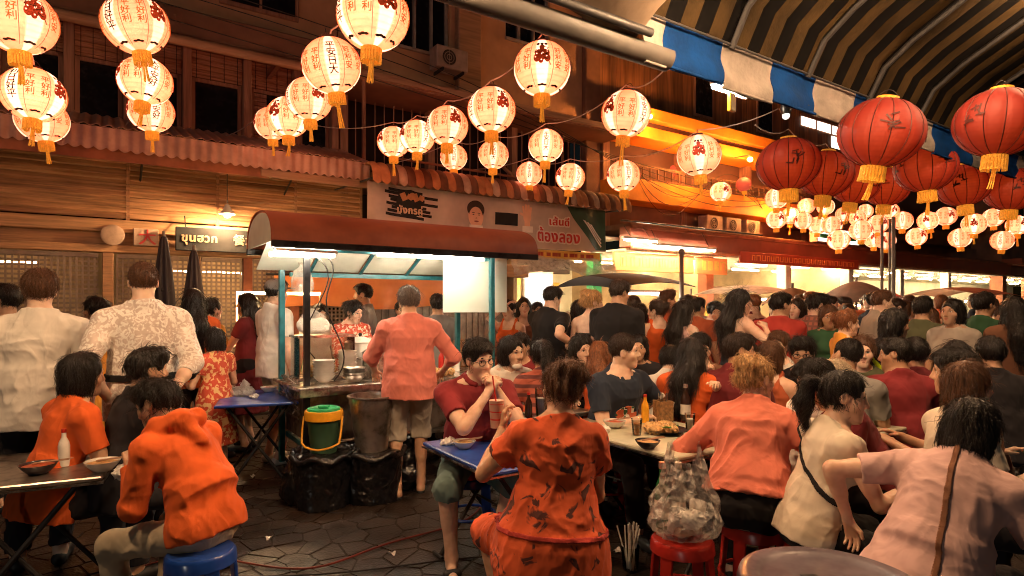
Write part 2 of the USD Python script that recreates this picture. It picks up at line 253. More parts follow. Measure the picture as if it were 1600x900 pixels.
def dist(p, X, Y, Z):
    if p[0] == 'rc':
        a, b, ra, rb = p[1:5]; d = b - a; L = max(d @ d, 1e-9)
        x, y, z = X - a[0], Y - a[1], Z - a[2]
        t = np.clip((x * d[0] + y * d[1] + z * d[2]) / L, 0, 1)
        f = np.sqrt((x - t * d[0]) ** 2 + (y - t * d[1]) ** 2 + (z - t * d[2]) ** 2) - (ra + t * (rb - ra))
        clip = p[6]
    elif p[0] == 'el':
        c, r, R = p[1:4]; x, y, z = X - c[0], Y - c[1], Z - c[2]
        q = [(x * R[i][0] + y * R[i][1] + z * R[i][2]) / r[i] for i in range(3)]
        k0 = np.sqrt(q[0] ** 2 + q[1] ** 2 + q[2] ** 2) + 1e-9
        k1 = np.sqrt((q[0] / r[0]) ** 2 + (q[1] / r[1]) ** 2 + (q[2] / r[2]) ** 2) + 1e-9
        return k0 * (k0 - 1) / k1
    else:
        o, R, tb = p[1:4]; x, y, z = X - o[0], Y - o[1], Z - o[2]
        u, v, w = (x * R[i][0] + y * R[i][1] + z * R[i][2] for i in range(3))
        wx, wy = np.interp(w, tb[:, 0], tb[:, 1]), np.interp(w, tb[:, 0], tb[:, 2])
        k0 = np.sqrt((u / wx) ** 2 + (v / wy) ** 2); k1 = np.sqrt((u / wx ** 2) ** 2 + (v / wy ** 2) ** 2) + 1e-9
        f = np.where(k0 < .05, -np.minimum(wx, wy), k0 * (k0 - 1) / k1)
        e = np.maximum(tb[0, 0] - w, w - tb[-1, 0])
        f = np.where(e > 0, np.hypot(np.maximum(f, 0), e), f); clip = p[5]
    if clip is not None:
        for c, n in clip: f = np.maximum(f, (X - c[0]) * n[0] + (Y - c[1]) * n[1] + (Z - c[2]) * n[2])
    return f
def field(prims, lo, hi, h):
    n = np.maximum(np.ceil((hi - lo) / h).astype(int) + 1, 3)
    ax = [lo[i] + h * np.arange(n[i]) for i in range(3)]
    Fd = np.full(n, .5)
    for p in prims:
        k = p[4] if p[0] in ('el', 'tab') else p[5]
        a, b = bounds(p); m = .03 + k + 2 * h
        i0 = np.clip(np.floor((a - m - lo) / h).astype(int), 0, n); i1 = np.clip(np.ceil((b + m - lo) / h).astype(int) + 1, 0, n)
        if (i1 <= i0).any(): continue
        s = tuple(slice(*q) for q in zip(i0, i1))
        d = dist(p, ax[0][s[0]][:, None, None], ax[1][s[1]][None, :, None], ax[2][s[2]][None, None, :])
        g = Fd[s]
        if p[0] == 'el' and p[5]: d = -d; q = np.maximum(k - abs(g - d), 0) / max(k, 1e-6); Fd[s] = np.maximum(g, d) + q * q * k * .25
        else: q = np.maximum(k - abs(g - d), 0) / max(k, 1e-6); Fd[s] = np.minimum(g, d) - q * q * k * .25
    return Fd, ax
def wrinkle(Fd, ax, amp, seed, freq=(11, 11, 5.5), strands=None):
    m = abs(Fd) < .03
    i, j, k = np.nonzero(m); P = np.c_[ax[0][i], ax[1][j], ax[2][k]]
    if strands is not None:
        c, R = strands; q = (P - c) @ R.T; ang = np.arctan2(q[:, 0], q[:, 1]); rr = np.linalg.norm(q[:, :2], axis=1)
        w = meshkit.fbm(np.c_[np.cos(ang) * 9, np.sin(ang) * 9, q[:, 2] * 9 + rr * 6], 3, seed) - .5
    else:
        Q = P @ np.array([[.86, -.3, .55], [.4, .9, -.45], [-.25, .3, 1]]) * A(*freq)
        Q += (meshkit.noise(P * 5, seed + 3)[:, None] - .5) * 2.2
        w = np.clip(.30 - .80 * (1 - abs(2 * meshkit.noise(Q * .95, seed) - 1)) ** 3 - .28 * (1 - abs(2 * meshkit.noise(Q * A(2.0, 2.0, 1.3) + 7, seed + 1) - 1)) ** 4 + .5 * (meshkit.noise(P * 6, seed + 2) - .5), -1.1, .32)
    Fd[m] += amp * w
    return Fd
def snets(Fd, lo, h):
    s = Fd < 0; n = Fd.shape; c = np.zeros([q - 1 for q in n], np.int8); S = s.astype(np.int8)
    sl = lambda a, i, j, k: a[i:n[0] - 1 + i, j:n[1] - 1 + j, k:n[2] - 1 + k]
    for o in np.ndindex(2, 2, 2): c += sl(S, *o)
    m = (c > 0) & (c < 8); I = np.stack(np.nonzero(m), 1); idx = np.full(m.shape, -1); idx[m] = np.arange(len(I))
    if not len(I): return np.zeros((0, 3)), np.zeros((0, 3), int)
    acc, cnt = np.zeros((len(I), 3)), np.zeros(len(I)); val = {o: Fd[I[:, 0] + o[0], I[:, 1] + o[1], I[:, 2] + o[2]] for o in np.ndindex(2, 2, 2)}
    for a in val:
        for x in range(3):
            if a[x]: continue
            b = tuple(1 if q == x else a[q] for q in range(3)); fa, fb = val[a], val[b]; cr = (fa < 0) != (fb < 0)
            t = np.where(cr, fa / np.where(cr, fa - fb, 1), 0)
            acc += cr[:, None] * (A(*a) + t[:, None] * (A(*b) - A(*a))); cnt += cr
    V = lo + h * (I + acc / cnt[:, None]); fs = []
    for x in range(3):
        y, z = (x + 1) % 3, (x + 2) % 3
        a = np.moveaxis(s, (x, y, z), (0, 1, 2)); d = np.moveaxis(idx, (x, y, z), (0, 1, 2))
        e = a[:-1, 1:-1, 1:-1] != a[1:, 1:-1, 1:-1]; i, j, k = np.nonzero(e)
        q = np.stack([d[i, j, k], d[i, j + 1, k], d[i, j + 1, k + 1], d[i, j, k + 1]], 1)
        inside = a[:-1, 1:-1, 1:-1][e]; q[~inside] = q[~inside][:, ::-1]; fs.append(q)
    q = np.vstack(fs); q = q[(q >= 0).all(1)]
    return vf((V, q))
def blob(prims, h, amp=0, seed=0, box=None, strands=None, freq=(11, 11, 5.5)):
    bs = [bounds(p) for p in prims if not (p[0] == 'el' and p[5])]
    lo, hi = (np.min([b[0] for b in bs], 0) - 2.5 * h - amp, np.max([b[1] for b in bs], 0) + 2.5 * h + amp) if box is None else box
    Fd, ax = field(prims, lo, hi, h)
    if amp: wrinkle(Fd, ax, amp, seed, freq, strands)
    return snets(Fd, lo, h)
def hair_strands(T, m, crown, hm, n, seed, L, stray, wd, Hc, hR):
    v, f = m; r = np.random.default_rng(seed); a = v[f[:, 1]] - v[f[:, 0]]; b = v[f[:, 2]] - v[f[:, 0]]; cr = np.cross(a, b); ar = np.linalg.norm(cr, axis=1)
    k = r.choice(len(f), n, p=ar / ar.sum()); nn = cr[k] / np.maximum(ar[k], 1e-12)[:, None]; w = r.random((n, 2)); w[w.sum(1) > 1] = 1 - w[w.sum(1) > 1]
    p = v[f[k, 0]] + a[k] * w[:, :1] + b[k] * w[:, 1:]; d = (p - crown); d /= np.linalg.norm(d, axis=1, keepdims=True); d = d + A(0, 0, -.55) + r.normal(size=(n, 3)) * stray
    d -= nn * (d * nn).sum(1, keepdims=True); d /= np.maximum(np.linalg.norm(d, axis=1, keepdims=True), 1e-6); ln = L * (.5 + r.random((n, 1)))
    p0 = p - nn * .002; p1 = p + d * ln * .35 + nn * .005; p2 = p + d * ln * .7 + nn * .004 + r.normal(size=(n, 3)) * .002; p3 = p + d * ln - nn * .001 + r.normal(size=(n, 3)) * .004 + A(0, 0, -.004)
    e = [(x - Hc) @ hR for x in (p2, p3)]; ok = ~np.any([(x[:, 1] > .055) & (x[:, 2] < .068) & (x[:, 2] > -.14) & (abs(x[:, 0]) < .068) for x in e], 0); p0, p1, p2, p3 = p0[ok], p1[ok], p2[ok], p3[ok]; n = len(p0)
    c = UsdGeom.BasisCurves.Define(stage, numbered(T.path + '/hair_strands')); c.CreateTypeAttr('linear'); c.CreatePointsAttr(np.stack([p0, p1, p2, p3], 1).reshape(-1, 3).astype(np.float32)); c.CreateCurveVertexCountsAttr([4] * n)
    c.CreateWidthsAttr(np.tile(np.array([wd, wd, wd * .8, wd * .3], np.float32), n)); c.SetWidthsInterpolation('vertex'); UsdShade.MaterialBindingAPI.Apply(c.GetPrim()).Bind(MAT[hm]); tag(c.GetPrim(), kind='stuff')
MALE = [(-.11, .085, .075), (-.06, .150, .108), (0, .166, .12), (.06, .158, .114), (.14, .143, .102), (.22, .146, .102), (.30, .160, .110), (.38, .172, .114), (.44, .170, .102), (.49, .140, .084), (.53, .082, .066), (.56, .056, .056)]
FEMALE = [(-.11, .085, .08), (-.06, .150, .115), (0, .170, .125), (.06, .158, .112), (.14, .124, .090), (.20, .120, .086), (.28, .134, .094), (.36, .148, .100), (.43, .150, .092), (.48, .125, .075), (.52, .07, .058), (.55, .048, .048)]
def ik(S, T, l1, l2, pole):
    d = T - S; L = np.linalg.norm(d)
    if L > (l1 + l2) * .998: T = S + d / L * (l1 + l2) * .998; d = T - S; L = np.linalg.norm(d)
    a = (l1 * l1 - l2 * l2 + L * L) / (2 * L); hh = math.sqrt(max(l1 * l1 - a * a, 0)); u = d / L
    p = pole - u * (pole @ u); p = unit(p)
    return S + u * a + p * hh, T
def hand_prims(W, d, pn, side, sc, curl=.5, spread=1.0, thumb=.5):
    d = unit(d); pn = unit(pn - d * (pn @ d)); sd = np.cross(d, pn) * side; P = []; g = sc
    for i, (off, ln) in enumerate(((.029, .072), (.010, .080), (-.010, .074), (-.028, .058))):
        b = W + (d * (.088 - abs(off) * .22) + sd * off * spread) * g
        P.append(rc(W + (sd * off * .45 + d * .008) * g, b, .0150 * g, .0115 * g, .012 * g))
        c = curl * (1 + .12 * i); dd = d + sd * off * 2.2 * (spread - .6); p = b
        for j, (fr, rr) in enumerate(((.46, .0088), (.31, .0080), (.23, .0070))):
            an = c * (.75 + .85 * j) * (1 if j < 2 else .85); q = p + unit(unit(dd) * math.cos(an) + pn * math.sin(an)) * ln * fr * g
            P.append(rc(p, q, rr * g, (rr - .0007) * g, .003 * g)); p = q
    b = W + (d * .022 + sd * .020) * g; m = b + unit(d * .6 + sd * .75 + pn * .35 * thumb) * .042 * g; e = m + unit(d * .85 + sd * .25 + pn * .7 * thumb) * .032 * g
    return P + [rc(b, m, .0135 * g, .0105 * g, .010 * g), rc(m, e, .0100 * g, .0078 * g, .004 * g)]
QUAL = {0: (.010, .0046, .0046, .0075), 1: (.0150, .0078, .0068, .0140), 2: (.021, .0115, .009, .0185)}
PEOPLE = 0
def person(base, yaw, label, h=1.70, male=True, sit=None, lean=0, side=0, hunch=0, twist=0, head=(0, 0, 0), rh='hang', lh='hang', re=None, le=None, rp=None, lp=None, rd=None, ld=None, curl=.5,
           feet=None, knees=None, top='tee', tm='c_grey', bottom='trousers', bm='c_dark', shoe='rubber_black', hr='short', hm='hair_black', sk='skin_light', q=1, face=True, fat=0., group=None, smile=False, extra=None, hem=None, strap=None, loose=.0, glasses=False, name='person', category='person', gaze=0):
    global PEOPLE; PEOPLE += 1; seed = PEOPLE * 17
    s = h / 1.715; hb, hh, hd_, hc = QUAL[q]
    T = Thing(name, label, category, base, math.radians(yaw), group)
    X, Yv, Zv = np.eye(3); TB = np.array(MALE if male else FEMALE)
    TB = TB * A(s, s * (1 + fat * .6), s * (1 + fat)); sw = (.186 if male else .163) * s
    hipz = .915 * s if sit is None else sit + .095 * s
    H = A(0, 0, hipz)
    R1 = rot3(X, -lean) @ rot3(Yv, side); D1 = R1 @ Zv
    R2 = rot3(X, -(lean + hunch)) @ rot3(Yv, side) @ rot3(Zv, twist); D2 = R2 @ Zv
    mid = .24 * s; M = H + D1 * mid; up = lambda t: M + D2 * (t * s - mid)
    pieces = lambda tb, clip1=None, clip2=None: [tab(H, R1.T, tb[tb[:, 0] <= .24 * s], .07 * s, clip1), tab(M - D2 * mid, R2.T, tb[tb[:, 0] >= .13 * s], .07 * s, clip2)]
    Sh = up(.455); neck = up(.54 if male else .53)
    hR = R2 @ rot3(Zv, head[0]) @ rot3(X, lean * .75 + hunch * .75 - head[1]) @ rot3(Yv, head[2])
    hs = .945 * s ** .5
    Hc = neck + (D2 * .45 + hR @ Zv * .55) * .052 * s + hR @ A(0, .022, .085) * hs
    hp = lambda *v: Hc + hR @ (A(*v) * hs)
    hrad = lambda *r: A(*r) * hs
    # head
    jw = 1.0 if male else .92
    HP = [el(hp(0, -.012, .035), hrad(.074, .094, .088), hR.T, .02), el(hp(0, .018, -.03), hrad(.062 * jw, .070, .075), hR.T, .03), el(hp(0, .040, -.062), hrad(.047 * jw, .045, .048), hR.T, .03),
          rc(hp(-.012, .072, -.1), hp(.012, .072, -.1), .020 * hs, .020 * hs, .03), rc(hp(0, .088, .016), hp(0, .106, -.024), .0085 * hs, .0135 * hs, .014),
          rc(hp(-.012, .094, -.030), hp(.012, .094, -.030), .0095 * hs, .0095 * hs, .008),
          rc(hp(-.034, .075, .028), hp(.034, .075, .028), .012 * hs, .012 * hs, .03), el(hp(-.046, .056, -.022), hrad(.024, .022, .022), hR.T, .03), el(hp(.046, .056, -.022), hrad(.024, .022, .022), hR.T, .03),
          el(hp(-.031, .094, .010), hrad(.016, .012, .010), hR.T, .012, True), el(hp(.031, .094, .010), hrad(.016, .012, .010), hR.T, .012, True),
          rc(hp(-.017, .083, -.058), hp(.017, .083, -.058), .0105 * hs, .0105 * hs, .010), rc(hp(-.013, .082, -.070), hp(.013, .082, -.070), .0100 * hs, .0100 * hs, .009)]
    for e in (-1, 1):
        HP += [el(hp(e * .077, -.006, -.002), hrad(.010, .021, .031), hR.T, .008), el(hp(e * .088, .002, .0), hrad(.006, .010, .018), hR.T, .006, True)]
    # torso, neck
    nr = (.056 if male else .047) * s
    B = pieces(TB) + [rc(up(.50), hp(0, -.022, -.045), nr * 1.05, nr * .95, .03)]
    for e in (-1, 1): B.append(rc(up(.535), Sh + R2 @ A(e * sw * .9, 0, .012), .040 * s, .045 * s, .04))
    if not male:
        for e in (-1, 1): B.append(el(up(.33) + R2 @ A(e * .072 * s, .085 * s * (1 + fat), 0), A(.062, .05, .062) * s, R2.T, .04))
    if fat > .15: B.append(el(H + D1 * .12 * s + R1 @ A(0, .05, 0), A(.15, .12, .14) * s * (1 + fat * .5), R1.T, .06))
    # arms
    fm = 1 if male else .86; arms = []; hands = []
    presets = {'hang': A(.245, .06, hipz - .12 * s if sit is None else hipz - .0), 'table': A(.13, .40 * s, .80), 'mouth': A(.05, .20, 0), 'lap': A(.1, .30, hipz + .08), 'hip': A(.20, .04, hipz + .06)}
    for e, tgt, pole, pnv, dv in ((1, rh, re, rp, rd), (-1, lh, le, lp, ld)):
        S = Sh + R2 @ A(e * sw, 0, -.012 * s)
        if isinstance(tgt, str):
            w = presets[tgt] * A(e, 1, 1)
            if tgt == 'mouth': w = hp(e * .035, .165, -.17)
        else: w = A(*tgt)
        pole = A(e * .35, -.9, -.35) if pole is None else A(*pole)
        E_, W = ik(S, w, .290 * s, .255 * s, unit(pole))
        d = unit(W - E_) if dv is None else unit(dv)
        pn = A(-e, .15, 0) if pnv is None and isinstance(tgt, str) and tgt in ('hang', 'hip') else A(0, -.25, -1) if pnv is None else A(*pnv)
        HPm = hand_prims(W, d, pn, e, .97 * s * (1 if male else .93), curl=curl)
        arms.append((e, S, E_, W)); hands.append(HPm)
        B += [rc(S, E_, .054 * s * fm, .040 * s * fm, .035), rc(S + (E_ - S) * .25, S + (E_ - S) * .7, .047 * s * fm, .042 * s * fm, .02), rc(E_, W, .039 * s * fm, .0255 * s * fm, .016), rc(E_ + (W - E_) * .12, E_ + (W - E_) * .45, .041 * s * fm, .036 * s * fm, .02)] + HPm
    # legs
    legs = []
    for e in (-1, 1):
        Hj = H + R1 @ A(e * .088 * s, 0, -.02 * s)
        if sit is None:
            ft = A(e * .10, 0, .085 * s) if feet is None else A(*feet[0 if e < 0 else 1]) + A(0, 0, .085 * s); kp = A(e * .1, 1, 0)
        else:
            ft = A(e * .13, .40 * s, .085 * s) if feet is None else A(*feet[0 if e < 0 else 1]) + A(0, 0, .085 * s); kp = A(e * .25, .5, 1)
        if knees is not None: kp = A(*knees[0 if e < 0 else 1])
        K, An = ik(Hj, ft, .425 * s, .415 * s, unit(kp))
        fd = unit(A(e * .15, 1, 0)) if sit is None else unit(A(e * .2, 1, 0))
        toe = An + fd * .155 * s + A(0, 0, -.058 * s); heel = An + fd * -.035 * s + A(0, 0, -.052 * s)
        legs.append((e, Hj, K, An, heel, toe))
        B += [rc(Hj, K, .083 * s * (1 + fat * .3), .056 * s, .04), rc(K, An, .052 * s, .036 * s, .02), rc(K + (An - K) * .15 + A(0, -.018 * s, 0), K + (An - K) * .5 + A(0, -.012 * s, 0), .047 * s, .040 * s, .03),
              rc(An, heel, .036 * s, .032 * s, .02), rc(heel, toe, .030 * s, .024 * s, .02), rc(toe - fd * .03 * s, toe + fd * .02 * s, .026 * s, .020 * s, .015)]
    bs = [bounds(p) for p in B + HP]; lo, hi = np.min([b[0] for b in bs], 0) - .03, np.max([b[1] for b in bs], 0) + .03
    allp = B + HP
    boxes = [(Hc - A(.15, .15, .10) * hs, Hc + A(.15, .15, .17) * hs, hh)]
    for P in hands:
        b = [bounds(p) for p in P]; boxes.append((np.min([x[0] for x in b], 0) - .012, np.max([x[1] for x in b], 0) + .012, hd_))
    v, f = snets(field(allp, lo, hi, hb)[0], lo, hb); out = []
    cen = v[f].mean(1); keep = np.ones(len(f), bool)
    for a, b, _ in boxes: keep &= ~((cen > a + .8 * hb) & (cen < b - .8 * hb)).all(1)
    out.append((v, f[keep])); done = []
    for a, b, g in boxes:
        w, t = blob(allp, g, box=(a, b)); c = w[t].mean(1); kp = np.ones(len(t), bool)
        for a2, b2 in done: kp &= ~((c > a2 + .8 * g) & (c < b2 - .8 * g)).all(1)
        out.append((w, t[kp])); done.append((a, b))
    v, f = cat(out); ui, inv = np.unique(f, return_inverse=True); T.part('body', (v[ui], inv.reshape(-1, 3)), sk, smooth=True)
    # face
    if face:
        ico = trimesh.creation.icosphere(2)
        def elm(c, r): v, f = vf(ico); return (v * hrad(*r)) @ hR.T + hp(*c), f
        for e in (-1, 1):
            ey = T.part('eye', elm((e * .031, .0795, .008), (.0145, .006, .0068)), 'eye_white', True)
            T.part('iris', elm((e * .031 + gaze * .006, .0835, .0085), (.0062, .0032, .0064)), 'iris', True, under=ey)
            T.part('eyebrow', tube([hp(e * .014, .088, .030), hp(e * .031, .089, .0355), hp(e * .05, .074, .029)], [.0035, .0042, .0022], 6), hm if hm not in ('hair_pale', 'hair_blonde') else 'hair_brown', True)
            if q == 0: T.part('eyelid', tube([hp(e * .016, .0835, .0115), hp(e * .031, .0875, .0165), hp(e * .047, .077, .0105)], [.0016, .0028, .0014], 6), 'iris', True)
        T.part('lips', cat([elm((0, .0915, -.0575), (.022 + .006 * smile, .0055, .0055)), elm((0, .0905, -.0685), (.018 + .007 * smile, .006, .0062))]), 'lips', True)
        if smile: T.part('teeth', elm((0, .0945, -.0635), (.019, .0035, .0045)), 'teeth', True)
        if glasses:
            fr = []
            for e in (-1, 1):
                a = np.arange(14) / 14 * 2 * np.pi
                fr.append(tube([hp(e * .034 + .024 * math.cos(x), .101 - .06 * (abs(e * .034 + .024 * math.cos(x)) - .03) ** 2 * 20, .006 + .019 * math.sin(x)) for x in a], .0022, 5, closed=True))
                fr.append(rod(hp(e * .058, .096, .010), hp(e * .084, .0, .012), .002, 5))
            fr.append(rod(hp(-.010, .102, .010), hp(.010, .102, .010), .0022, 5)); T.part('glasses', cat(fr), 'rubber_black')
    # hair
    Dn = -Zv; bk = -(hR @ Yv); g = {'crop': .006, 'bald': .004}.get(hr, .013)
    cut = lambda c, r, k=.008: el(hp(*c), hrad(*r), hR.T, k, True)
    hairp = [el(hp(0, -.014, .036), hrad(.074 + g, .095 + g, .089 + g), hR.T, .015)]
    amp = .012
    fc = cut((0, .118, -.028), (.074, .088, .108))
    low = el(hp(0, .02, -.19), hrad(.16, .16, .135), hR.T, .01, True)
    earc = [cut((e * .088, .012, -.012), (.03, .034, .042)) for e in (-1, 1)]
    stray = []
    if hr == 'short': hairp += [el(hp(0, .018, .075), hrad(.074, .085, .058), hR.T, .02), fc, low] + earc
    elif hr == 'crop': hairp += [fc, low] + earc; amp = .005
    elif hr == 'bald': hairp += [cut((0, .10, .04), (.08, .115, .12)), low] + earc; amp = .004
    elif hr == 'mess': hairp += [el(hp(0, .03, .085), hrad(.08, .08, .058), hR.T, .02), el(hp(.02, .05, .09), hrad(.05, .05, .04), hR.T, .02), cut((0, .125, -.04), (.074, .088, .100)), low] + earc; amp = .024
    elif hr == 'bob': hairp += [el(hp(0, -.035, -.045), hrad(.094, .085, .115), hR.T, .03), cut((0, .12, -.05), (.066, .098, .13))]; amp = .014
    elif hr in ('long', 'wavy'):
        b0, b1 = up(.44) - R2 @ A(0, .135 * s, 0), up(.24) - R2 @ A(0, .135 * s, 0)
        hairp += [rc(hp(0, -.045, .0), hp(0, -.075, -.09), .085 * hs, .082 * hs, .04), rc(hp(0, -.075, -.09), b0, .080 * hs, .082 * s, .04), rc(b0, b1, .080 * s, .05 * s, .04)]
        for e in (-1, 1): hairp.append(rc(hp(e * .070, -.01, .02), hp(e * .078, -.02, -.13), .030, .034, .03))
        hairp.append(cut((0, .125, -.06), (.064, .098, .16))); amp = .02 if hr == 'long' else .042
    elif hr == 'pony':
        hairp += [cut((0, .118, -.03), (.072, .09, .105)), low] + earc
        p0 = hp(0, -.105, .055); p1 = p0 + bk * .05 + A(0, 0, .0); p2 = p1 + bk * .03 + Dn * .10; p3 = p2 + Dn * .11 - bk * .01
        hairp += [rc(p0, p1, .022, .03, .012), rc(p1, p2, .034, .040, .02), rc(p2, p3, .038, .014, .02)]; amp = .016
    elif hr in ('bun', 'updo'):
        hairp += [cut((0, .118, -.03), (.074, .09, .106)), el(hp(0, .02, -.19), hrad(.16, .17, .128), hR.T, .01, True)] + earc
        c = hp(.0, -.105, .05) if hr == 'bun' else hp(.012, -.085, .085)
        hairp += [el(c, A(.046, .042, .046) if hr == 'bun' else A(.058, .05, .05), None, .012)]
        if hr == 'updo': hairp += [el(c + hR @ A(-.04, -.01, .01), A(.032, .03, .03), None, .012), el(c + hR @ A(.045, .0, -.01), A(.034, .03, .034), None, .012), el(hp(0, -.1, .0), A(.05, .03, .045), None, .02)]
        amp = .014 if hr == 'bun' else .034
    if hr != 'none':
        hmesh = blob(hairp, {0: .0050, 1: .0085, 2: .013}[q], amp, seed, strands=(hp(0, 0, 0), hR.T)); T.part('hair', hmesh, hm, True)
        if q < 2: hair_strands(T, hmesh, hp(0, -.05, .10), hm, {0: 1500, 1: 500}[q], seed, {'long': .11, 'wavy': .10, 'pony': .04, 'updo': .032, 'crop': .016, 'bald': .012, 'short': .036, 'mess': .05}.get(hr, .05), {'mess': .5, 'updo': .6, 'wavy': .5}.get(hr, .22), {0: .0017, 1: .0026}[q], Hc, hR)
        if q == 0 and hr not in ('crop', 'bald', 'cap'):
            r2 = np.random.default_rng(seed)
            for _ in range(46 if hr in ('updo', 'mess') else 26):
                u = unit(r2.normal(size=3) * A(1, .8, .5) + A(0, -.6, .55)); st = hp(*(A(0, -.014, .036) + u * A(.084, .105, .098)))
                if hr in ('long', 'pony') and _ % 2: st = hp(r2.normal() * .05, -.10, -.02 - .1 * r2.random())
                o = hR @ unit(u + r2.normal(size=3) * .8); e2 = st + o * .02 + r2.normal(size=3) * .012; e3 = e2 + o * .015 + A(0, 0, -.025) + r2.normal(size=3) * .015
                stray.append(tube(np.array([st, e2, e3]), [.0011, .0009, .0004], 3))
            T.part('stray_hair', cat(stray), hm, kind='stuff')
    # clothes
    off = .013 * s if q < 2 else .016; wamp = (.0095 + .006 * loose)
    def sleeve(e, S, E_, W, fr):
        if fr <= 1:
            c = S + (E_ - S) * fr; n = unit(E_ - S); return [rc(S, c + n * .03, (.056 * fm + .012) * s + .006, (.046 * fm + .016 + .012 * loose) * s, .03, [(c, n)])]
        fr2 = fr - 1; c = E_ + (W - E_) * fr2; n = unit(W - E_)
        return [rc(S, E_, (.058 * fm + .012) * s, (.043 * fm + .012 + .01 * loose) * s, .03), rc(E_, c + n * .02, (.043 * fm + .012 + .01 * loose) * s, (.032 * fm + .012) * s, .02, [(c, n)])]
    if top:
        kind, fr, hem0, scoop = {'tee': ('shirt', .62, -.10, .530), 'polo': ('polo_shirt', .62, -.09, .53), 'shirt': ('shirt', 1.35, -.11, .53), 'long': ('shirt', 1.93, -.08, .525), 'hoodie': ('hoodie', 1.95, -.10, .54), 'tank': ('top', 0, -.06, .45),
                                'capsleeve': ('top', .28, -.06, .505), 'strapless': ('top', 0, -.03, .355), 'dress': ('dress', .5, -.13, .51), 'sundress': ('dress', 0, -.13, .44), 'crop_tee': ('blouse', .7, .0, .52)}[top]
        hem = hem0 if hem is None else hem
        tb = TB + A(0, off, off); bag = (.014 + .022 * loose) * s
        low_ = tb[:, 0] < .26 * s; tb[low_, 1:] += bag * np.clip((.26 * s - tb[low_, 0:1]) / (.2 * s), 0, 1)
        tb[0, 1:], tb[1, 1:] = tb[2, 1:], tb[2, 1:]
        hc_ = (H + D1 * hem * s, -D1); nf = unit(D2 + R2 @ A(0, .42, 0)); nc = (up(scoop), nf)
        if top in ('strapless', 'sundress', 'tank'): nc = (up(scoop), unit(D2 + R2 @ A(0, -.06 if top == 'strapless' else .25, 0)))
        P = pieces(tb, [hc_], [nc])
        if not male:
            for e in (-1, 1): P.append(el(up(.33) + R2 @ A(e * .072 * s, .088 * s * (1 + fat), 0), A(.066, .058, .068) * s, R2.T, .04))
        if fat > .15: P.append(el(H + D1 * .12 * s + R1 @ A(0, .055, 0), A(.165, .135, .15) * s * (1 + fat * .5), R1.T, .06))
        if fr or top in ('tee',):
            for e, S, E_, W in arms:
                P.append(rc(up(.525), S + R2 @ A(0, 0, .008), .045 * s + off, .048 * s + off, .04, [nc])); P += sleeve(e, S, E_, W, fr)
        elif top in ('tank', 'sundress'):
            for e in (-1, 1): P += [rc(up(.44) + R2 @ A(e * sw * .55, .07 * s, 0), up(.535) + R2 @ A(e * sw * .52, 0, .02), .022 * s, .018 * s, .01), rc(up(.535) + R2 @ A(e * sw * .52, 0, .02), up(.42) + R2 @ A(e * sw * .5, -.075 * s, 0), .018 * s, .024 * s, .01)]
        if top not in ('strapless', 'sundress', 'tank'): P.append(rc(up(.40), up(.57), nr * 1.25 + off, nr * 1.10 + off, .04, [nc]))
        if top in ('tee', 'shirt', 'long', 'capsleeve', 'crop_tee', 'dress'): P.append(el(up(.548) + R2 @ A(0, .012, 0), A(.074, .078, .062) * s * (1 if male else .92), R2.T, .003, True))
        if top == 'hoodie':
            hb_ = [up(.50) + R2 @ A(x * s, y * s, z * s) for x, y, z in ((-.10, .05, .02), (-.115, -.05, .03), (-.05, -.125, .01), (.05, -.125, .01), (.115, -.05, .03), (.10, .05, .02))]
            P += [rc(a, b, .042 * s, .042 * s, .025) for a, b in zip(hb_, hb_[1:])] + [rc(hb_[2], up(.36) + R2 @ A(0, -.14 * s, 0), .05 * s, .03 * s, .03)]
            P.append(rc(H + D1 * .0 * s + R1 @ A(-.09, -.01, 0) * s, H + D1 * .0 * s + R1 @ A(.09, -.01, 0) * s, .115 * s, .115 * s, .04, [hc_]))
        if top in ('dress', 'sundress'):
            if sit is None: P.append(tab(H, R1.T, [(-.50 * s, .26 * s, .21 * s), (-.2 * s, .215 * s, .17 * s), (.02 * s, .185 * s, .14 * s), (.12 * s, .15 * s, .11 * s)], .05))
            else:
                for e, Hj, K, *_ in legs: P.append(rc(Hj, K, .115 * s, .085 * s, .10))
                P.append(tab(H, np.eye(3), [(-.30 * s, .27 * s, .23 * s), (-.1 * s, .235 * s, .2 * s), (.02 * s, .195 * s, .15 * s)], .06))
        cov = pieces(TB) + B[2:5] + [p for p in B[5:8] if p[0] == 'el'] + [p for p in P if p[0] == 'el' and p[5]]
        bs = [bounds(p) for p in P if not (p[0] == 'el' and p[5])]; lo, hi = np.min([b[0] for b in bs], 0) - 2.5 * hc - wamp, np.max([b[1] for b in bs], 0) + 2.5 * hc + wamp
        Fd, ax = field(P, lo, hi, hc); wrinkle(Fd, ax, wamp, seed + 5, (13, 13, 4) if loose > .6 else (11, 11, 5.5)); F2 = field(cov, lo, hi, hc)[0] - .006
        for c_, n_ in (hc_, nc): F2 = np.maximum(F2, (ax[0] - c_[0])[:, None, None] * n_[0] + (ax[1] - c_[1])[None, :, None] * n_[1] + (ax[2] - c_[2])[None, None, :] * n_[2])
        if top == 'tank' or top == 'sundress' or top == 'strapless': F2[:] = 1
        tmesh = snets(np.minimum(Fd, F2), lo, hc); pth = T.part(kind, tmesh, tm, True)
        if top == 'polo':
            cl = [up(.545) + R2 @ A(math.sin(a) * .072 * s, math.cos(a) * .068 * s + .004, .012 - .03 * max(math.cos(a), 0)) for a in np.linspace(.35, 2 * np.pi - .35, 15)]
            T.part('collar', blob([rc(a, b, .016 * s, .016 * s, .01) for a, b in zip(cl, cl[1:])], max(hc * .7, .006)), tm, True, under=pth)
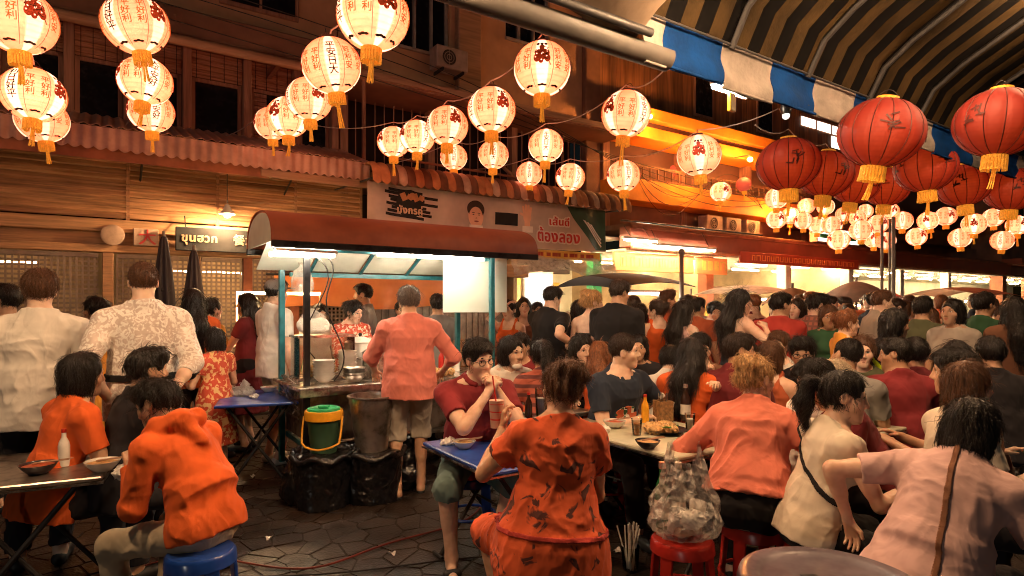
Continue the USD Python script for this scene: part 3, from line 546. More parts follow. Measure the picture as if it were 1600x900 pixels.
    if bottom:
        name_, e1 = {'trousers': ('trousers', 1.95), 'shorts': ('shorts', 1.02), 'long_shorts': ('shorts', 1.18), 'skirt': ('skirt', 0)}[bottom]
        tb = TB[TB[:, 0] <= .13 * s] + A(0, off * .7, off * .7); P = [tab(H, R1.T, tb, .05, [(H + D1 * .10 * s, D1)])]
        for e, Hj, K, An, *_ in legs:
            if bottom == 'skirt': P.append(rc(Hj, K, .11 * s, .09 * s, .10)); continue
            if e1 <= 1.2:
                fr = e1 - .12 if e1 < 1.1 else 1.0
                c = Hj + (K - Hj) * min(fr, 1); n = unit(K - Hj)
                if e1 < 1.1: P.append(rc(Hj, c + n * .03, .098 * s, .082 * s, .04, [(c, n)]))
                else:
                    c2 = K + (An - K) * .12; n2 = unit(An - K); P += [rc(Hj, K, .098 * s, .078 * s, .04), rc(K, c2 + n2 * .04, .078 * s, .076 * s, .03, [(c2, n2)])]
            else:
                c = K + (An - K) * .95; n = unit(An - K); P += [rc(Hj, K, .095 * s, .070 * s, .04), rc(K, c + n * .03, .068 * s, .055 * s, .03, [(c, n)])]
        T.part(name_, blob(P, hc, .012, seed + 9), bm, True)
    if shoe:
        for e, Hj, K, An, heel, toe in legs:
            fd = unit((toe - heel) * A(1, 1, 0))
            P = [rc(heel, toe, .040 * s, .034 * s, .02), rc(toe - fd * .05 * s, toe + fd * .025 * s, .037 * s, .028 * s, .02)]
            if shoe != 'sandal': T.part('shoe', blob(P, max(hc * .8, .008)), shoe, True)
            else: T.part('sandal', cat([blob([rc(heel + A(0, 0, -.028), toe + A(0, 0, -.02) + fd * .03, .036 * s, .038 * s, .01, [(heel - A(0, 0, .012), A(0, 0, 1))])], .008), blob([rc(toe - fd * .05 + A(-.03, 0, .012), toe - fd * .05 + A(.03, 0, .012), .026, .026, .01)], .008)]), 'rubber_black', True)
    info = dict(top=tmesh if top else None, tpath=pth if top else None, T=T, hp=hp, hR=hR, up=up, R2=R2, R1=R1, H=H, D1=D1, arms=arms, legs=legs, s=s, Hc=Hc, sw=sw, TB=TB)
    if extra: extra(info)
    return info

def patch(i, name, test, m, lift=.004):
    """the piece of the garment where test(x, y, z in the chest's frame, from the hip) holds, lifted off as a layer of its own"""
    v, f = i['top']; tm_ = trimesh.Trimesh(v, f, process=False); n = tm_.vertex_normals
    v2, f2 = trimesh.remesh.subdivide(v, f); n2 = trimesh.Trimesh(v2, f2, process=False).vertex_normals
    c = (v2[f2].mean(1) - i['H']) @ i['R2']; k = test(c[:, 0] / i['s'], c[:, 1] / i['s'], c[:, 2] / i['s'])
    if not k.any(): return
    ui, inv = np.unique(f2[k], return_inverse=True); i['T'].part(name, thick((v2[ui] + n2[ui] * lift, inv.reshape(-1, 3)), lift * .8), m, True, under=i['tpath'])
# ---------------------------------------------------------------- surfaces of the place
mat('asphalt', (.050, .036, .028), .75, .45, 3, .6, 60); mat('grout', (.022, .0145, .011), .85, .3, 12, .5)
for i, c in enumerate(((.040, .026, .019), (.034, .022, .016), (.045, .030, .022), (.032, .021, .016))): mat(f'paver_{i}', c, .42, .7, 2.6, .6, 60)
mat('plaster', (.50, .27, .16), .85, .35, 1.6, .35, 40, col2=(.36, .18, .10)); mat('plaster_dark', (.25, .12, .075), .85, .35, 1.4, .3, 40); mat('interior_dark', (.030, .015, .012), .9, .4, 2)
mat('wood_beam', (.42, .23, .14), .6, .35, 3, .4, stretch=(.4, 6, 6)); mat('post_wood', (.34, .17, .11), .65, .35, 3, .4, stretch=(8, 8, .5))
mat('slat_wood', (.56, .30, .14), .6, .45, 3, .5, stretch=(.5, 8, 8)); mat('slat_wood_dark', (.42, .21, .10), .65, .45, 3, .5, stretch=(.5, 8, 8)); mat('plank_wood', (.30, .125, .055), .65, .5, 2.5, .5, stretch=(7, 7, .4)); mat('plank_wood_dark', (.20, .085, .04), .7, .5, 2.5, .5, stretch=(7, 7, .4))
mat('blind', (.42, .19, .11), .7, .4, 4, .4, stretch=(.6, 6, 14)); mat('pink_sheet', (.60, .36, .29), .5, .3, 3, .3, 30, col2=(.42, .22, .16)); mat('rust_board', (.40, .13, .06), .65, .4, 3)
mat('black_board', (.008, .007, .007), .75, .2); mat('gold_letter', (.62, .42, .26), .4, .2, metal=.3); mat('red_letter', (.62, .04, .04), .5, .15); mat('white_paint', (.78, .74, .70), .5, .12)
mat('gate_steel', (.30, .22, .17), .45, .35, 6, metal=.5); mat('interior_warm', (.55, .40, .24), .8, .3, 1.5); mat('interior_white', (.74, .70, .56), .7, .2, 1.2)
mat('window_dark', (.012, .010, .012), .12, .2, spec=.8); mat('frame_pale', (.34, .27, .24), .5, .25); mat('ac_white', (.40, .29, .24), .5, .3, 5); mat('ac_grille', (.04, .03, .03), .5)
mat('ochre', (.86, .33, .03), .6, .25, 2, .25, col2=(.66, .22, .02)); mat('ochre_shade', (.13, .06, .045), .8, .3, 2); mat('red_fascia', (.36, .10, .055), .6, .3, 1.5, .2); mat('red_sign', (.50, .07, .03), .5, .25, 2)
mat('sign_orange', (.82, .32, .10), .5, .3, 2.2, col2=(.75, .22, .06)); mat('sign_yellow', (.85, .52, .10), .5, .2); mat('green_paint', (.02, .30, .10), .45, .2); mat('green_dark', (.035, .09, .05), .5, .35, 4)
mat('banner_grey', (.60, .48, .41), .55, .2, 2, .3, 12); mat('stripe_brown', (.20, .085, .045), .8, .35, 6, .3); mat('stripe_orange', (.55, .24, .10), .8, .3, 6, .3); mat('stripe_cream', (.56, .38, .27), .8, .3, 6, .3)
mat('valance_blue', (.003, .034, .15), .85, .35, 5, .35, 40, spec=.08); mat('valance_white', (.24, .21, .19), .85, .3, 5, .4, 40, spec=.1); mat('canvas_tan', (.040, .024, .009), .9, .45, 3, .3, 40, spec=.08); mat('canvas_dark', (.004, .0035, .0035), .95, .3, 3, spec=.04); mat('canvas_beige', (.17, .12, .08), .8, .3, 3, .4, 12); mat('steel_dark', (.022, .020, .021), .6, .3, 6, metal=.2)
mat('gutter', (.075, .066, .058), .6, .35, 4); mat('teal_paint', (.02, .15, .19), .35, .25, 9); mat('black_paint', (.012, .012, .014), .35, .2); mat('cart_brown', (.34, .10, .045), .6, .35, 3, .35, 25, col2=(.22, .06, .03)); mat('cart_lining', (.66, .70, .62), .6, .2, 2); mat('steel', (.62, .58, .54), .24, .2, 9, metal=1)
mat('steel_dull', (.42, .36, .32), .34, .3, 9, metal=.9); mat('board_white', (.50, .57, .52), .55, .08, 1.5); mat('blue_plastic', (.015, .065, .36), .28, .25, 3, coat=.3); mat('red_plastic', (.50, .030, .022), .3, .25, 4, coat=.3); mat('purple_plastic', (.13, .105, .13), .3, .25, 4, coat=.25)
mat('green_plastic', (.02, .34, .13), .35, .2); mat('yellow_plastic', (.86, .40, .02), .4, .2); mat('rubber_black', (.014, .014, .016), .55, .3); mat('bag_black', (.006, .006, .008), .24, .3, 9, .9, 34, spec=.7)
mat('table_top_green', (.56, .56, .43), .32, .3, 2.5, col2=(.42, .41, .29), coat=.3); mat('ceramic', (.72, .69, .64), .22, .12); mat('ceramic_dark', (.03, .025, .03), .25, .2); mat('food_noodle', (.74, .44, .17), .5, .5, 26, .9, 70); mat('food_red', (.6, .12, .04), .45, .5, 24, .8, 60); mat('food_green', (.10, .28, .04), .5, .5, 30, .8, 60)
mat('bottle_brown', (.030, .012, .008), .1, .1, spec=.8); mat('bottle_green', (.01, .12, .03), .1, .1, spec=.8); mat('label_paper', (.72, .66, .58), .6, .15); mat('foil', (.75, .72, .68), .25, .2, metal=.9); mat('paper_white', (.78, .75, .70), .8, .1); mat('tea', (.55, .20, .04), .15, .2, 8)
mat('umbrella_dark', (.040, .032, .040), .75, .3, 5); mat('umbrella_brown', (.30, .14, .075), .75, .3, 4, .2); mat('umbrella_grey', (.16, .13, .12), .75, .3, 4, .2); mat('umbrella_red', (.5, .07, .04), .75, .3); mat('pole_grey', (.22, .18, .16), .55, .3); mat('cable', (.02, .015, .015), .6); mat('cable_red', (.22, .03, .02), .5); mat('cord_white', (.55, .45, .38), .6)
mat('gold_fringe', (.80, .36, .03), .6, .3, 30, .7, 90, emit=.05, emit_col=(1, .36, .03)); mat('poster', (.62, .42, .22), .6, .5, 3.5, col2=(.30, .14, .06)); mat('wicker', (.34, .18, .07), .7, .5, 40, .8, 90)
glow('tube_white', (1, .84, .60), 30); glow('tube_shop', (1, .74, .40), 52); glow('tube_dim', (1, .6, .25), 7); glow('tube_warm', (1, .62, .26), 22); glow('bulb_warm', (1, .60, .31), 285); glow('panel_white', (1, .93, .78), .42); glow('panel_window', (1, .80, .62), .6); glow('panel_green', (.10, .9, .35), .5)
def pane(name, col, fac_ior=1.45, extra=.0):
    MAT[name] = usdkit.material(stage, '/World/Looks/' + name, {'f': ('fresnel', {'IOR': fac_ior}), 'a': ('math', {'math_type': 'add', 'value2': extra}), 't': ('transparent_bsdf', {'color': col}), 'g': ('glossy_bsdf', {'roughness': .08, 'color': (.9, .9, .9)}), 'm': ('mix_closure', {})},
        [('f.fac', 'a.value1'), ('a.value', 'm.fac'), ('t.BSDF', 'm.closure1'), ('g.BSDF', 'm.closure2')], surface='m.closure')
pane('clear', (.93, .93, .9)); pane('clear_bag', (.80, .79, .76), 1.5, .10)
MAT['film'] = usdkit.material(stage, '/World/Looks/film', {'tc': ('texture_coordinate', {}), 'n': ('noise_texture', {'scale': 9, 'detail': 5}), 'r': ('map_range', {'from_min': .35, 'from_max': .7, 'to_min': .10, 'to_max': .62}), 't': ('transparent_bsdf', {'color': (.9, .88, .85)}),
    'n2': ('noise_texture', {'scale': 34, 'detail': 5, 'distortion': 1.8}), 'b': ('bump', {'strength': .9, 'distance': .02}), 'p': ('principled_bsdf', {'base_color': (.70, .67, .63), 'roughness': .22}), 'm': ('mix_closure', {})},
    [('tc.object', 'n.vector'), ('n.fac', 'r.value'), ('r.result', 'm.fac'), ('tc.object', 'n2.vector'), ('n2.fac', 'b.height'), ('b.normal', 'p.normal'), ('t.BSDF', 'm.closure1'), ('p.BSDF', 'm.closure2')], surface='m.closure')
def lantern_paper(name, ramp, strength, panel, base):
    """lit paper on wire rings: no bulb inside; the emission ramp paints in its glow, strongest face-on"""
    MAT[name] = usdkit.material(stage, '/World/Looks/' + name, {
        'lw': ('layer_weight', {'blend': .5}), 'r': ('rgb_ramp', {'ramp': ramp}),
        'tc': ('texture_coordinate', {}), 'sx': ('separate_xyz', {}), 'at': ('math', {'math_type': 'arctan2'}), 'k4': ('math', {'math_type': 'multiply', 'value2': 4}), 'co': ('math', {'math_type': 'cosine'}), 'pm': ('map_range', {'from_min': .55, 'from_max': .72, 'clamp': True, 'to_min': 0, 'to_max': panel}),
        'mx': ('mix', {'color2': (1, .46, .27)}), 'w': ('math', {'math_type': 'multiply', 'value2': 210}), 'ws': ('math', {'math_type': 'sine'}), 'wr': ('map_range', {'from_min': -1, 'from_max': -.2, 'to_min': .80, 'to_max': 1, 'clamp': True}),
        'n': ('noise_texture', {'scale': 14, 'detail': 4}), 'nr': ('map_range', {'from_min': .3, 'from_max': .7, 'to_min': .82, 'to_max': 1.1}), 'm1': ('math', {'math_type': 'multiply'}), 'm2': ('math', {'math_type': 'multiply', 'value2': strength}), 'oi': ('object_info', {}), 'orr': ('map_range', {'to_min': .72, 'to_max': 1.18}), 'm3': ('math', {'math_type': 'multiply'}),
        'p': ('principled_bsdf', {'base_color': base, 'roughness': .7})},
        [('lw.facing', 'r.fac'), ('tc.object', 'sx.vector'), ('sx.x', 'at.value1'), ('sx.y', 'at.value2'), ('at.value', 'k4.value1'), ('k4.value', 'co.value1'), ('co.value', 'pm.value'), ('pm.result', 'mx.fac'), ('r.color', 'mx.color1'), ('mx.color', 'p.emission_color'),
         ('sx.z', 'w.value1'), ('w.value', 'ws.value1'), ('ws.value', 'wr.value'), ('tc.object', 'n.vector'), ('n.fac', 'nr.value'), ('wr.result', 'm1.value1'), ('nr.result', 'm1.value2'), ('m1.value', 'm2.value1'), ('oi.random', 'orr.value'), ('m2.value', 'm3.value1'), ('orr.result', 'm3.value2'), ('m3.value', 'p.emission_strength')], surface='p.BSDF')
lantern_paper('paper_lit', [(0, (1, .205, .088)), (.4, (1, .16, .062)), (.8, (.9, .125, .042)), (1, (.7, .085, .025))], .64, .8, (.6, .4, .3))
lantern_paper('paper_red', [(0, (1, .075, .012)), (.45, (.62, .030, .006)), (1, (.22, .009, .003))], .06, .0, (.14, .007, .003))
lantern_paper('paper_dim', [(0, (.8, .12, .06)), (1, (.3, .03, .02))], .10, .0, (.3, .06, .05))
mat('ink_brown', (.07, .025, .012), .8, .2); mat('lantern_seam', (.06, .006, .004), .6); mat('ink_red', (.42, .035, .012), .8, .3, emit=.03, emit_col=(1, .1, .02)); mat('ink_orange', (.55, .14, .03), .8, .3, emit=.06, emit_col=(1, .22, .04))

# ---------------------------------------------------------------- ground
G = Thing('street_ground', kind='structure')
G.part('asphalt', bx(-60, 90, -25, 110, -.30, -.034), 'asphalt')
PV = Thing('pavement', kind='structure')
from scipy.spatial import Voronoi
def pavers():
    r = np.random.default_rng(3); g = .19; P = []
    for i in range(-23, 28):
        for j in range(-2, 46):
            a = i * g * 1.25 + (j % 2) * g * .6 + .09 * math.sin(j * .7) + r.normal() * .034; b = 2.9 + j * g * .72 + .11 * math.sin(i * .9 + .3 * j) + r.normal() * .030; P.append((a, b))
    P = np.array(P); vo = Voronoi(P); cells = []
    for i, p in enumerate(P):
        reg = vo.regions[vo.point_region[i]]
        if -1 in reg or not reg: continue
        pg = Polygon(vo.vertices[reg]).buffer(-.009).buffer(.007, quad_segs=2)
        if pg.is_empty or pg.area < .008 or pg.area > .2: continue
        cells.append((abs(p[0] + .9) * .55 + p[1], p, pg.simplify(.004)))
    cells.sort(key=lambda c: c[0]); rest = [[], [], [], []]
    for k, (_, p, pg) in enumerate(cells):
        q = affinity.translate(pg, -p[0], -p[1]); m = move(plate(q, .03), (0, 0, -.03))
        v, f = m; v = v.copy(); tilt = r.normal(size=2) * .012; top = v[:, 2] > -.01
        v[top, :2] *= .965; v[:, 2] += v[:, 0] * tilt[0] + v[:, 1] * tilt[1] + r.normal() * .0015 - .002
        m = move((v, f), (p[0], p[1], 0)); j = r.integers(4)
        if k < 280: PV.part('paver', m, f'paver_{j}')
        else: rest[j].append(m)
    for j in range(4): PV.part('paver_field', cat(rest[j]), f'paver_{j}', kind='stuff')
    PV.part('joint_sand', bx(-5.4, 6.6, 2.4, 9.2, -.03, -.0065), 'grout')
pavers()

# ---------------------------------------------------------------- the shophouses, built in the street frame (x along, y = -d)
def sb(t0, t1, d0, d1, z0, z1, b=0.0): return bx(t0, t1, -d1, -d0, z0, z1, b)
class SThing(Thing):
    def __init__(s, name, label, cat_, t, d, z=0, group=None, kind=None):
        super().__init__(name, label, cat_, street(t, d, z), TH, group, kind); s.off = A(-t, d, -z)
    def sp(s, name, mesh, mat_, **k): return s.part(name, move(mesh, s.off), mat_, **k)

a = SThing('shophouse', 'two-storey shophouse with wood louvres, folding gate and upstairs bamboo blinds, left', 'building', -2, 0)
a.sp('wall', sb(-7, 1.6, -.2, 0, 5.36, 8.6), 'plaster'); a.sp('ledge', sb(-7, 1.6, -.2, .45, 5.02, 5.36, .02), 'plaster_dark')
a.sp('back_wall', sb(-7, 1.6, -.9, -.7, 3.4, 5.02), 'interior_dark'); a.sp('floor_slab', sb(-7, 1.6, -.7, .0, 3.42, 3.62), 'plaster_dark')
w = a.sp('window', sb(-.06, 1.02, -.02, .035, 5.74, 7.2, .01), 'post_wood'); a.sp('pane', sb(.0, .46, .03, .045, 5.8, 7.1), 'window_dark', under=w); a.sp('pane', sb(.5, .96, .03, .045, 5.8, 7.1), 'window_dark', under=w)
PT = [-5.2, -4.1, -3.1, -2.45, -1.75, -1.13, -.46, .30, .98, 1.55]
for t in PT: a.sp('post', sb(t - .055, t + .055, -.06, .08, 3.6, 5.02, .008), 'post_wood')
for i, (t0, t1) in enumerate(zip(PT, PT[1:])):
    bl = a.sp('blind', cat([sb(t0 + .06, t1 - .06, -.03, -.012 + .01 * (k % 2), 4.66 + k * .036, 4.66 + k * .036 + .031) for k in range(10)]), 'blind')
    a.sp('cord', cat([sb(x - .004, x + .004, -.012, .004, 4.64, 5.02) for x in np.linspace(t0 + .12, t1 - .12, 4)]), 'cable', under=bl)
    fr = a.sp('window', cat([sb(t0 + .06, t0 + .11, -.10, -.05, 3.66, 4.66), sb(t1 - .11, t1 - .06, -.10, -.05, 3.66, 4.66), sb(t0 + .06, t1 - .06, -.10, -.05, 4.61, 4.66), sb(t0 + .06, t1 - .06, -.12, .02, 3.62, 3.68)]), 'post_wood')
    a.sp('pane', sb(t0 + .11, t1 - .11, -.085, -.075, 3.68, 4.61), 'window_dark', under=fr)
    if i % 2: a.sp('shutter', cat([sb(t0 + .11, t0 + .11 + (t1 - t0 - .22) * .36, -.07, -.035, 3.70 + k * .06, 3.70 + k * .06 + .05) for k in range(15)]), 'post_wood', under=fr)
a.sp('beam', turn(rod((-7, -.62, 4.87), (4.2, -.62, 4.87), .065, 10), 0), 'wood_beam', smooth=40)
for t in (-4, -1.2, .6, 2.6): a.sp('bracket', sb(t - .03, t + .03, .0, .62, 4.82, 4.92), 'post_wood')
r = np.random.default_rng(11)
for j, (t0, t1) in enumerate(((-6, -4.2), (-4.17, -2.6), (-2.57, -1.15), (-1.12, -.10), (-.07, .95), (.98, 1.95))):
    for k in range(11):
        m = sb(t0, t1, .0, .035, -.036, .036, .006); m = turn(m, -.45 + r.normal() * .05, (1, 0, 0), (0, -.02, 0))
        a.sp('louvre_slat', move(m, (0, -.02, 2.68 + k * .070 + r.normal() * .003)), ('slat_wood', 'slat_wood', 'slat_wood_dark')[r.integers(3)])
    a.sp('mullion', sb(t1 - .005, t1 + .035, -.02, .06, 2.62, 3.44), 'slat_wood_dark')
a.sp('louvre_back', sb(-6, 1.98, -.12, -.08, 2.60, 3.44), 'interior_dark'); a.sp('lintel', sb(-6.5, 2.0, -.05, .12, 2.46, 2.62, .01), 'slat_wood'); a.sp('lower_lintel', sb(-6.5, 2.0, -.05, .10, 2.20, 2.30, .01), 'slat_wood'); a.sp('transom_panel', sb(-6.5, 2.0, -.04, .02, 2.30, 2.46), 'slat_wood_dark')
for t in (-5.2, -3.2, -1.35, -.36, .30, .95, 1.9): a.sp('pier', sb(t - .06, t + .06, -.05, .09, 0, 2.20, .008), 'rust_board' if t > 0 else 'slat_wood_dark')
a.sp('shop_back', sb(-6.5, 2.0, -3.2, -3.1, 0, 2.5), 'interior_warm'); a.sp('shop_floor', sb(-6.5, 2.0, -3.1, .3, -.02, .03), 'grout')
[a.sp('shop_tube', rod(*q_), 'tube_dim') for q_ in (((-.4, 2.6, 2.1), (.9, 2.6, 2.1), .025), ((-3.4, 2.0, 2.15), (-2.2, 2.0, 2.15), .02))]
def gate(t0, t1):
    bars = [sb(t - .011, t + .011, .0, .018, .05, 2.16) for t in np.arange(t0, t1, .062)]
    cr = [sb(t0, t1, -.012, .0, z, z + .026) for z in np.arange(.1, 2.15, .058)]
    return cat(bars), cat(cr)
for t0, t1 in ((-3.1, -1.45), (-1.25, -.44), (-.28, .22), (.38, .88), (1.02, 1.82)):
    b_, c_ = gate(t0, t1); gp = a.sp('folding_gate', b_, 'gate_steel'); a.sp('cross_bars', c_, 'gate_steel', under=gp); a.sp('rail', sb(t0, t1, -.02, .04, 2.14, 2.19), 'gate_steel', under=gp)

aw = SThing('awning', 'pink corrugated metal awning with scalloped edge over the left shopfront', 'awning', -2, 1.2, 3.2)
def fas(u, v):
    t = -6.8 + 8.47 * u; zb = 3.285 - .035 * abs(np.sin(t * math.pi / .115)); z = zb * (1 - v) + 3.505 * v
    return t, -(1.2 + .012 * np.sin(t * 2 * math.pi / .115)), z
aw.sp('fascia', thick(grid(fas, 740, 3), .006), 'pink_sheet', smooth=30)
def rf(u, v): t = -6.8 + 8.47 * u; return t, -(1.215 * (1 - v) + .0 * v), 3.52 + .42 * v + .012 * np.sin(t * 2 * math.pi / .115)
aw.sp('roof_sheet', thick(grid(rf, 500, 3), .006), 'pink_sheet', smooth=30)
aw.sp('red_trim', sb(-6.8, .35, 1.10, 1.14, 3.16, 3.30), 'rust_board'); aw.sp('trim_board', sb(.25, 1.67, 1.08, 1.16, 3.17, 3.27, .01), 'wood_beam')
for t in (-5, -3, -1, .8): aw.sp('bracket', cat([rod((t, -.05, 3.45), (t, -1.12, 3.42), .018), rod((t, -.05, 3.15), (t, -.8, 3.42), .014)]), 'steel_dark')

s_ = SThing('shop_sign', 'black hanging board with gold Thai letters and two Chinese characters', 'sign', -.15, .3, 2.25)
s_.sp('board', sb(-.62, .46, .26, .31, 2.25, 2.56, .008), 'black_board')
s_.sp('lettering', move(upright(plate(shp('sign', .115), .010)), (-.56, -.312, 2.37)), 'gold_letter'); s_.sp('characters', move(upright(plate(shp('sign2', .115), .010)), (.06, -.312, 2.365)), 'gold_letter')
for t in (-.5, .35): s_.sp('hanger', rod((t, -.28, 2.55), (t, -.15, 2.72), .008), 'steel_dark')
q = SThing('name_plaque', 'small square plaque with one red character beside the black board', 'sign', -.9, .15, 2.3)
q.sp('panel', sb(-1.08, -.80, .13, .16, 2.30, 2.52, .008), 'stripe_cream'); q.sp('character', move(upright(plate(shp('ca', .15), .008)), (-1.03, -.162, 2.335)), 'red_letter')
q = SThing('wall_clock', 'round pale clock-like disc on the beam at the far left', 'ornament', -1.3, .15, 2.3)
q.sp('disc', move(turn(lathe([(0, .03), (.10, .03), (.13, .02), (.13, 0), (0, 0)], 20), math.pi / 2, (1, 0, 0)), (-1.30, -.13, 2.42)), 'stripe_cream', smooth=30)
l = SThing('pendant_lamp', 'small pendant lamp with a lit bell shade under the left awning', 'lamp', 0, .7, 2.9)
p_ = at(355, 330, 8.05); l.base_ = p_
tl, dl = (p_ - O) @ U, (p_ - O) @ N
glow('bulb_pendant', (1, .62, .30), 420)
l.sp('cord', rod((tl, -dl, p_[2] + .1), (tl, -dl, 3.55), .006), 'cable'); l.sp('shade', move(lathe([(.015, .13), (.03, .12), (.05, .07), (.10, .0), (.092, .0), (.044, .066), (.012, .115)], 18), (tl, -dl, p_[2] - .04)), 'ceramic', smooth=40); l.sp('bulb', move(trimesh.creation.icosphere(2, .042), (tl, -dl, p_[2] - .045)), 'bulb_pendant', smooth=True)
def closed_parasol(px, py0, py1, Y, label):
    top, bot = at(px, py0, Y), at(px, py1, Y); T = Thing('closed_parasol', label, 'parasol', (top[0], top[1], 0))
    H = top[2]; hb_ = bot[2]
    prof = [(.0, H), (.03, H - .02), (.045, H - .08), (.085, hb_ + (H - hb_) * .45), (.105, hb_ + .12), (.085, hb_)]
    v, f = lathe(prof, 48); a_ = np.arctan2(v[:, 1], v[:, 0]); k = 1 + .22 * np.cos(a_ * 8) * np.clip((H - v[:, 2]) / .25, 0, 1); v[:, :2] *= k[:, None]
    T.part('canopy', (v, f), 'umbrella_dark', smooth=60); T.part('pole', rod((0, 0, .05), (0, 0, H + .05), .016), 'pole_grey', smooth=40); T.part('base', lathe([(0, .06), (.2, .05), (.22, 0), (0, 0)], 20), 'rubber_black'); T.part('strap', lathe([(.082, hb_ + .30), (.092, hb_ + .27), (.088, hb_ + .25)], 20), 'rubber_black')
closed_parasol(256, 368, 490, 7.0, 'closed dark parasol standing left of the black sign board'); closed_parasol(303, 390, 512, 6.7, 'closed dark parasol in front of the gate under the sign board')

b = SThing('shophouse', 'middle shophouse with big dark windows, pilaster and wide ledge', 'building', 4, 0)
def wall_with(name, m, t0, t1, z0, z1, holes, d0=-.2, d1=0.0):
    sh = sbx(t0, z0, t1, z1)
    for h in holes: sh = sh.difference(sbx(h[0], h[2], h[1], h[3]))
    v, f = upright(plate(sh, d1 - d0)); v[:, 1] += -d0 - .0; b.sp(name, (v, f), m)
HB = [(2.62, 3.56, 5.80, 8.0), (4.72, 5.75, 6.45, 7.6)]
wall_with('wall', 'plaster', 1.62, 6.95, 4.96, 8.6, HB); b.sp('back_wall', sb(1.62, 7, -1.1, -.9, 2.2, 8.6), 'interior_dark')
for h in HB:
    w = b.sp('window', cat([sb(h[0], h[0] + .05, -.12, -.05, h[2], h[3]), sb(h[1] - .05, h[1], -.12, -.05, h[2], h[3]), sb(h[0], h[1], -.12, .05, h[2] - .05, h[2])] + [sb(x - .022, x + .022, -.11, -.04, h[2], h[3]) for x in np.linspace(h[0], h[1], 4)[1:-1]]), 'frame_pale'); b.sp('pane', sb(h[0], h[1], -.10, -.09, h[2], h[3]), 'window_dark', under=w)
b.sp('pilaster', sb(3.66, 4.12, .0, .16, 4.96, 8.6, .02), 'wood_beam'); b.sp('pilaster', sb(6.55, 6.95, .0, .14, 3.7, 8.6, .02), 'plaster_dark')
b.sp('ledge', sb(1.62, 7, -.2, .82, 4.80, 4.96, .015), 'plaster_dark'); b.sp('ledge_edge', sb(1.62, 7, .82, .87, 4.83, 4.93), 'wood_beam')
b.sp('pipe', cat([tube(curve([(4.3, -.1, 4.75), (4.4, -.15, 4.2), (4.6, -.15, 4.0), (6.5, -.15, 4.05)], 20), .035), rod((1.75, -.75, 3.6), (1.75, -.75, 4.8), .03), rod((5.9, -.2, 3.6), (5.9, -.2, 4.8), .025), rod((2.2, -.72, 3.75), (4.6, -.72, 3.72), .02)]), 'plaster_dark', smooth=40)
for t in (1.7, 3.2, 4.9, 6.7): b.sp('post', sb(t - .06, t + .06, -.1, .05, 2.3, 4.8), 'post_wood')
b.sp('grille', cat([sb(t - .006, t + .006, -.02, .0, 3.65, 4.78) for t in np.arange(1.9, 6.6, .16)]), 'post_wood'); b.sp('inner_floor', sb(1.62, 7, -.9, .3, 3.45, 3.6), 'plaster_dark')
b.sp('shop_lintel', sb(1.0, 4.9, .1, .5, 2.02, 2.24, .01), 'slat_wood_dark'); b.sp('roller_shutter', cat([sb(t, t + .055, .05, .075 + .012 * (k % 2), 0, 2.02) for k, t in enumerate(np.arange(2.0, 4.7, .06))]), 'gate_steel')
b.sp('shop_wall', sb(4.75, 7.0, -2.6, -2.5, 0, 2.9), 'sign_yellow'); b.sp('side_wall', sb(4.70, 4.78, -2.5, .3, 0, 2.9), 'interior_warm'); b.sp('shop_ceiling', sb(4.7, 7, -2.5, .6, 2.80, 2.86), 'interior_white'); [b.sp('shop_tube', rod(*q_), 'tube_shop') for q_ in (((5.0, 1.2, 2.74), (6.6, 1.2, 2.74), .022), ((5.0, -.2, 2.74), (6.4, -.2, 2.74), .022))]
b.sp('green_pillar', sb(6.2, 6.42, .55, .75, 0, 2.5, .01), 'green_paint'); b.sp('picture', cat([sb(5.0 + .5 * k, 5.3 + .5 * k, -2.5, -2.46, 1.5, 2.0) for k in range(4)]), 'poster')
lb = SThing('light_box', 'glowing white menu light box at the middle shop entrance', 'light box', 5.6, -.2, 1.3); lb.sp('housing', sb(5.28, 6.02, -.32, -.22, 1.42, 2.18, .01), 'frame_pale'); lb.sp('screen', sb(5.32, 5.98, -.22, -.21, 1.46, 2.14), 'panel_white')
oc = SThing('cloth_sheet', 'orange red cloth strip hung behind the food cart', 'banner', 1.8, .75, 1.5)
oc.sp('sheet', thick(grid(lambda u, v: (.5 + 3.0 * u, -(.75 + .03 * np.sin(u * 40) * (1 - v)), 1.50 + .44 * v + .03 * np.sin(u * 9) * (1 - v)), 90, 8), .004), 'sign_orange', smooth=60)
oc.sp('rail', rod((.4, -.75, 1.95), (3.6, -.75, 1.95), .015), 'steel_dark')

sa = SThing('awning', 'brown, orange and cream striped canvas awning with scalloped rim above the banner', 'awning', 4, 1.6, 3.15)
nst = 38
for k in range(nst):
    t0 = 1.55 + 4.78 * k / nst; t1 = 1.55 + 4.78 * (k + 1) / nst
    def st(u, v):
        an = v * math.pi * .62; bulge = .020 * np.sin(u * math.pi); drop = .05 * np.sin(u * math.pi) * np.clip(1 - v * 5, 0, 1)
        return t0 + (t1 - t0) * u, -(1.38 + (.24 + bulge) * np.cos(an) * 1.0), 3.20 - drop + (.27 + bulge) * np.sin(an)
    sa.sp('stripe', thick(grid(st, 5, 9), .004), ('stripe_brown', 'stripe_orange', 'stripe_brown', 'stripe_cream')[k % 4] if k % 7 else 'stripe_orange', smooth=50)
sa.sp('rear_sheet', thick(grid(lambda u, v: (1.55 + 4.78 * u, -(1.30 * (1 - v) + .0 * v), 3.46 + .22 * v), 20, 4), .004), 'stripe_brown'); sa.sp('frame', cat([rod((1.55, -1.6, 3.22), (6.33, -1.6, 3.22), .014), rod((1.55, -.05, 3.3), (1.55, -1.6, 3.22), .014), rod((6.33, -.05, 3.3), (6.33, -1.6, 3.22), .014)]), 'steel_dark')

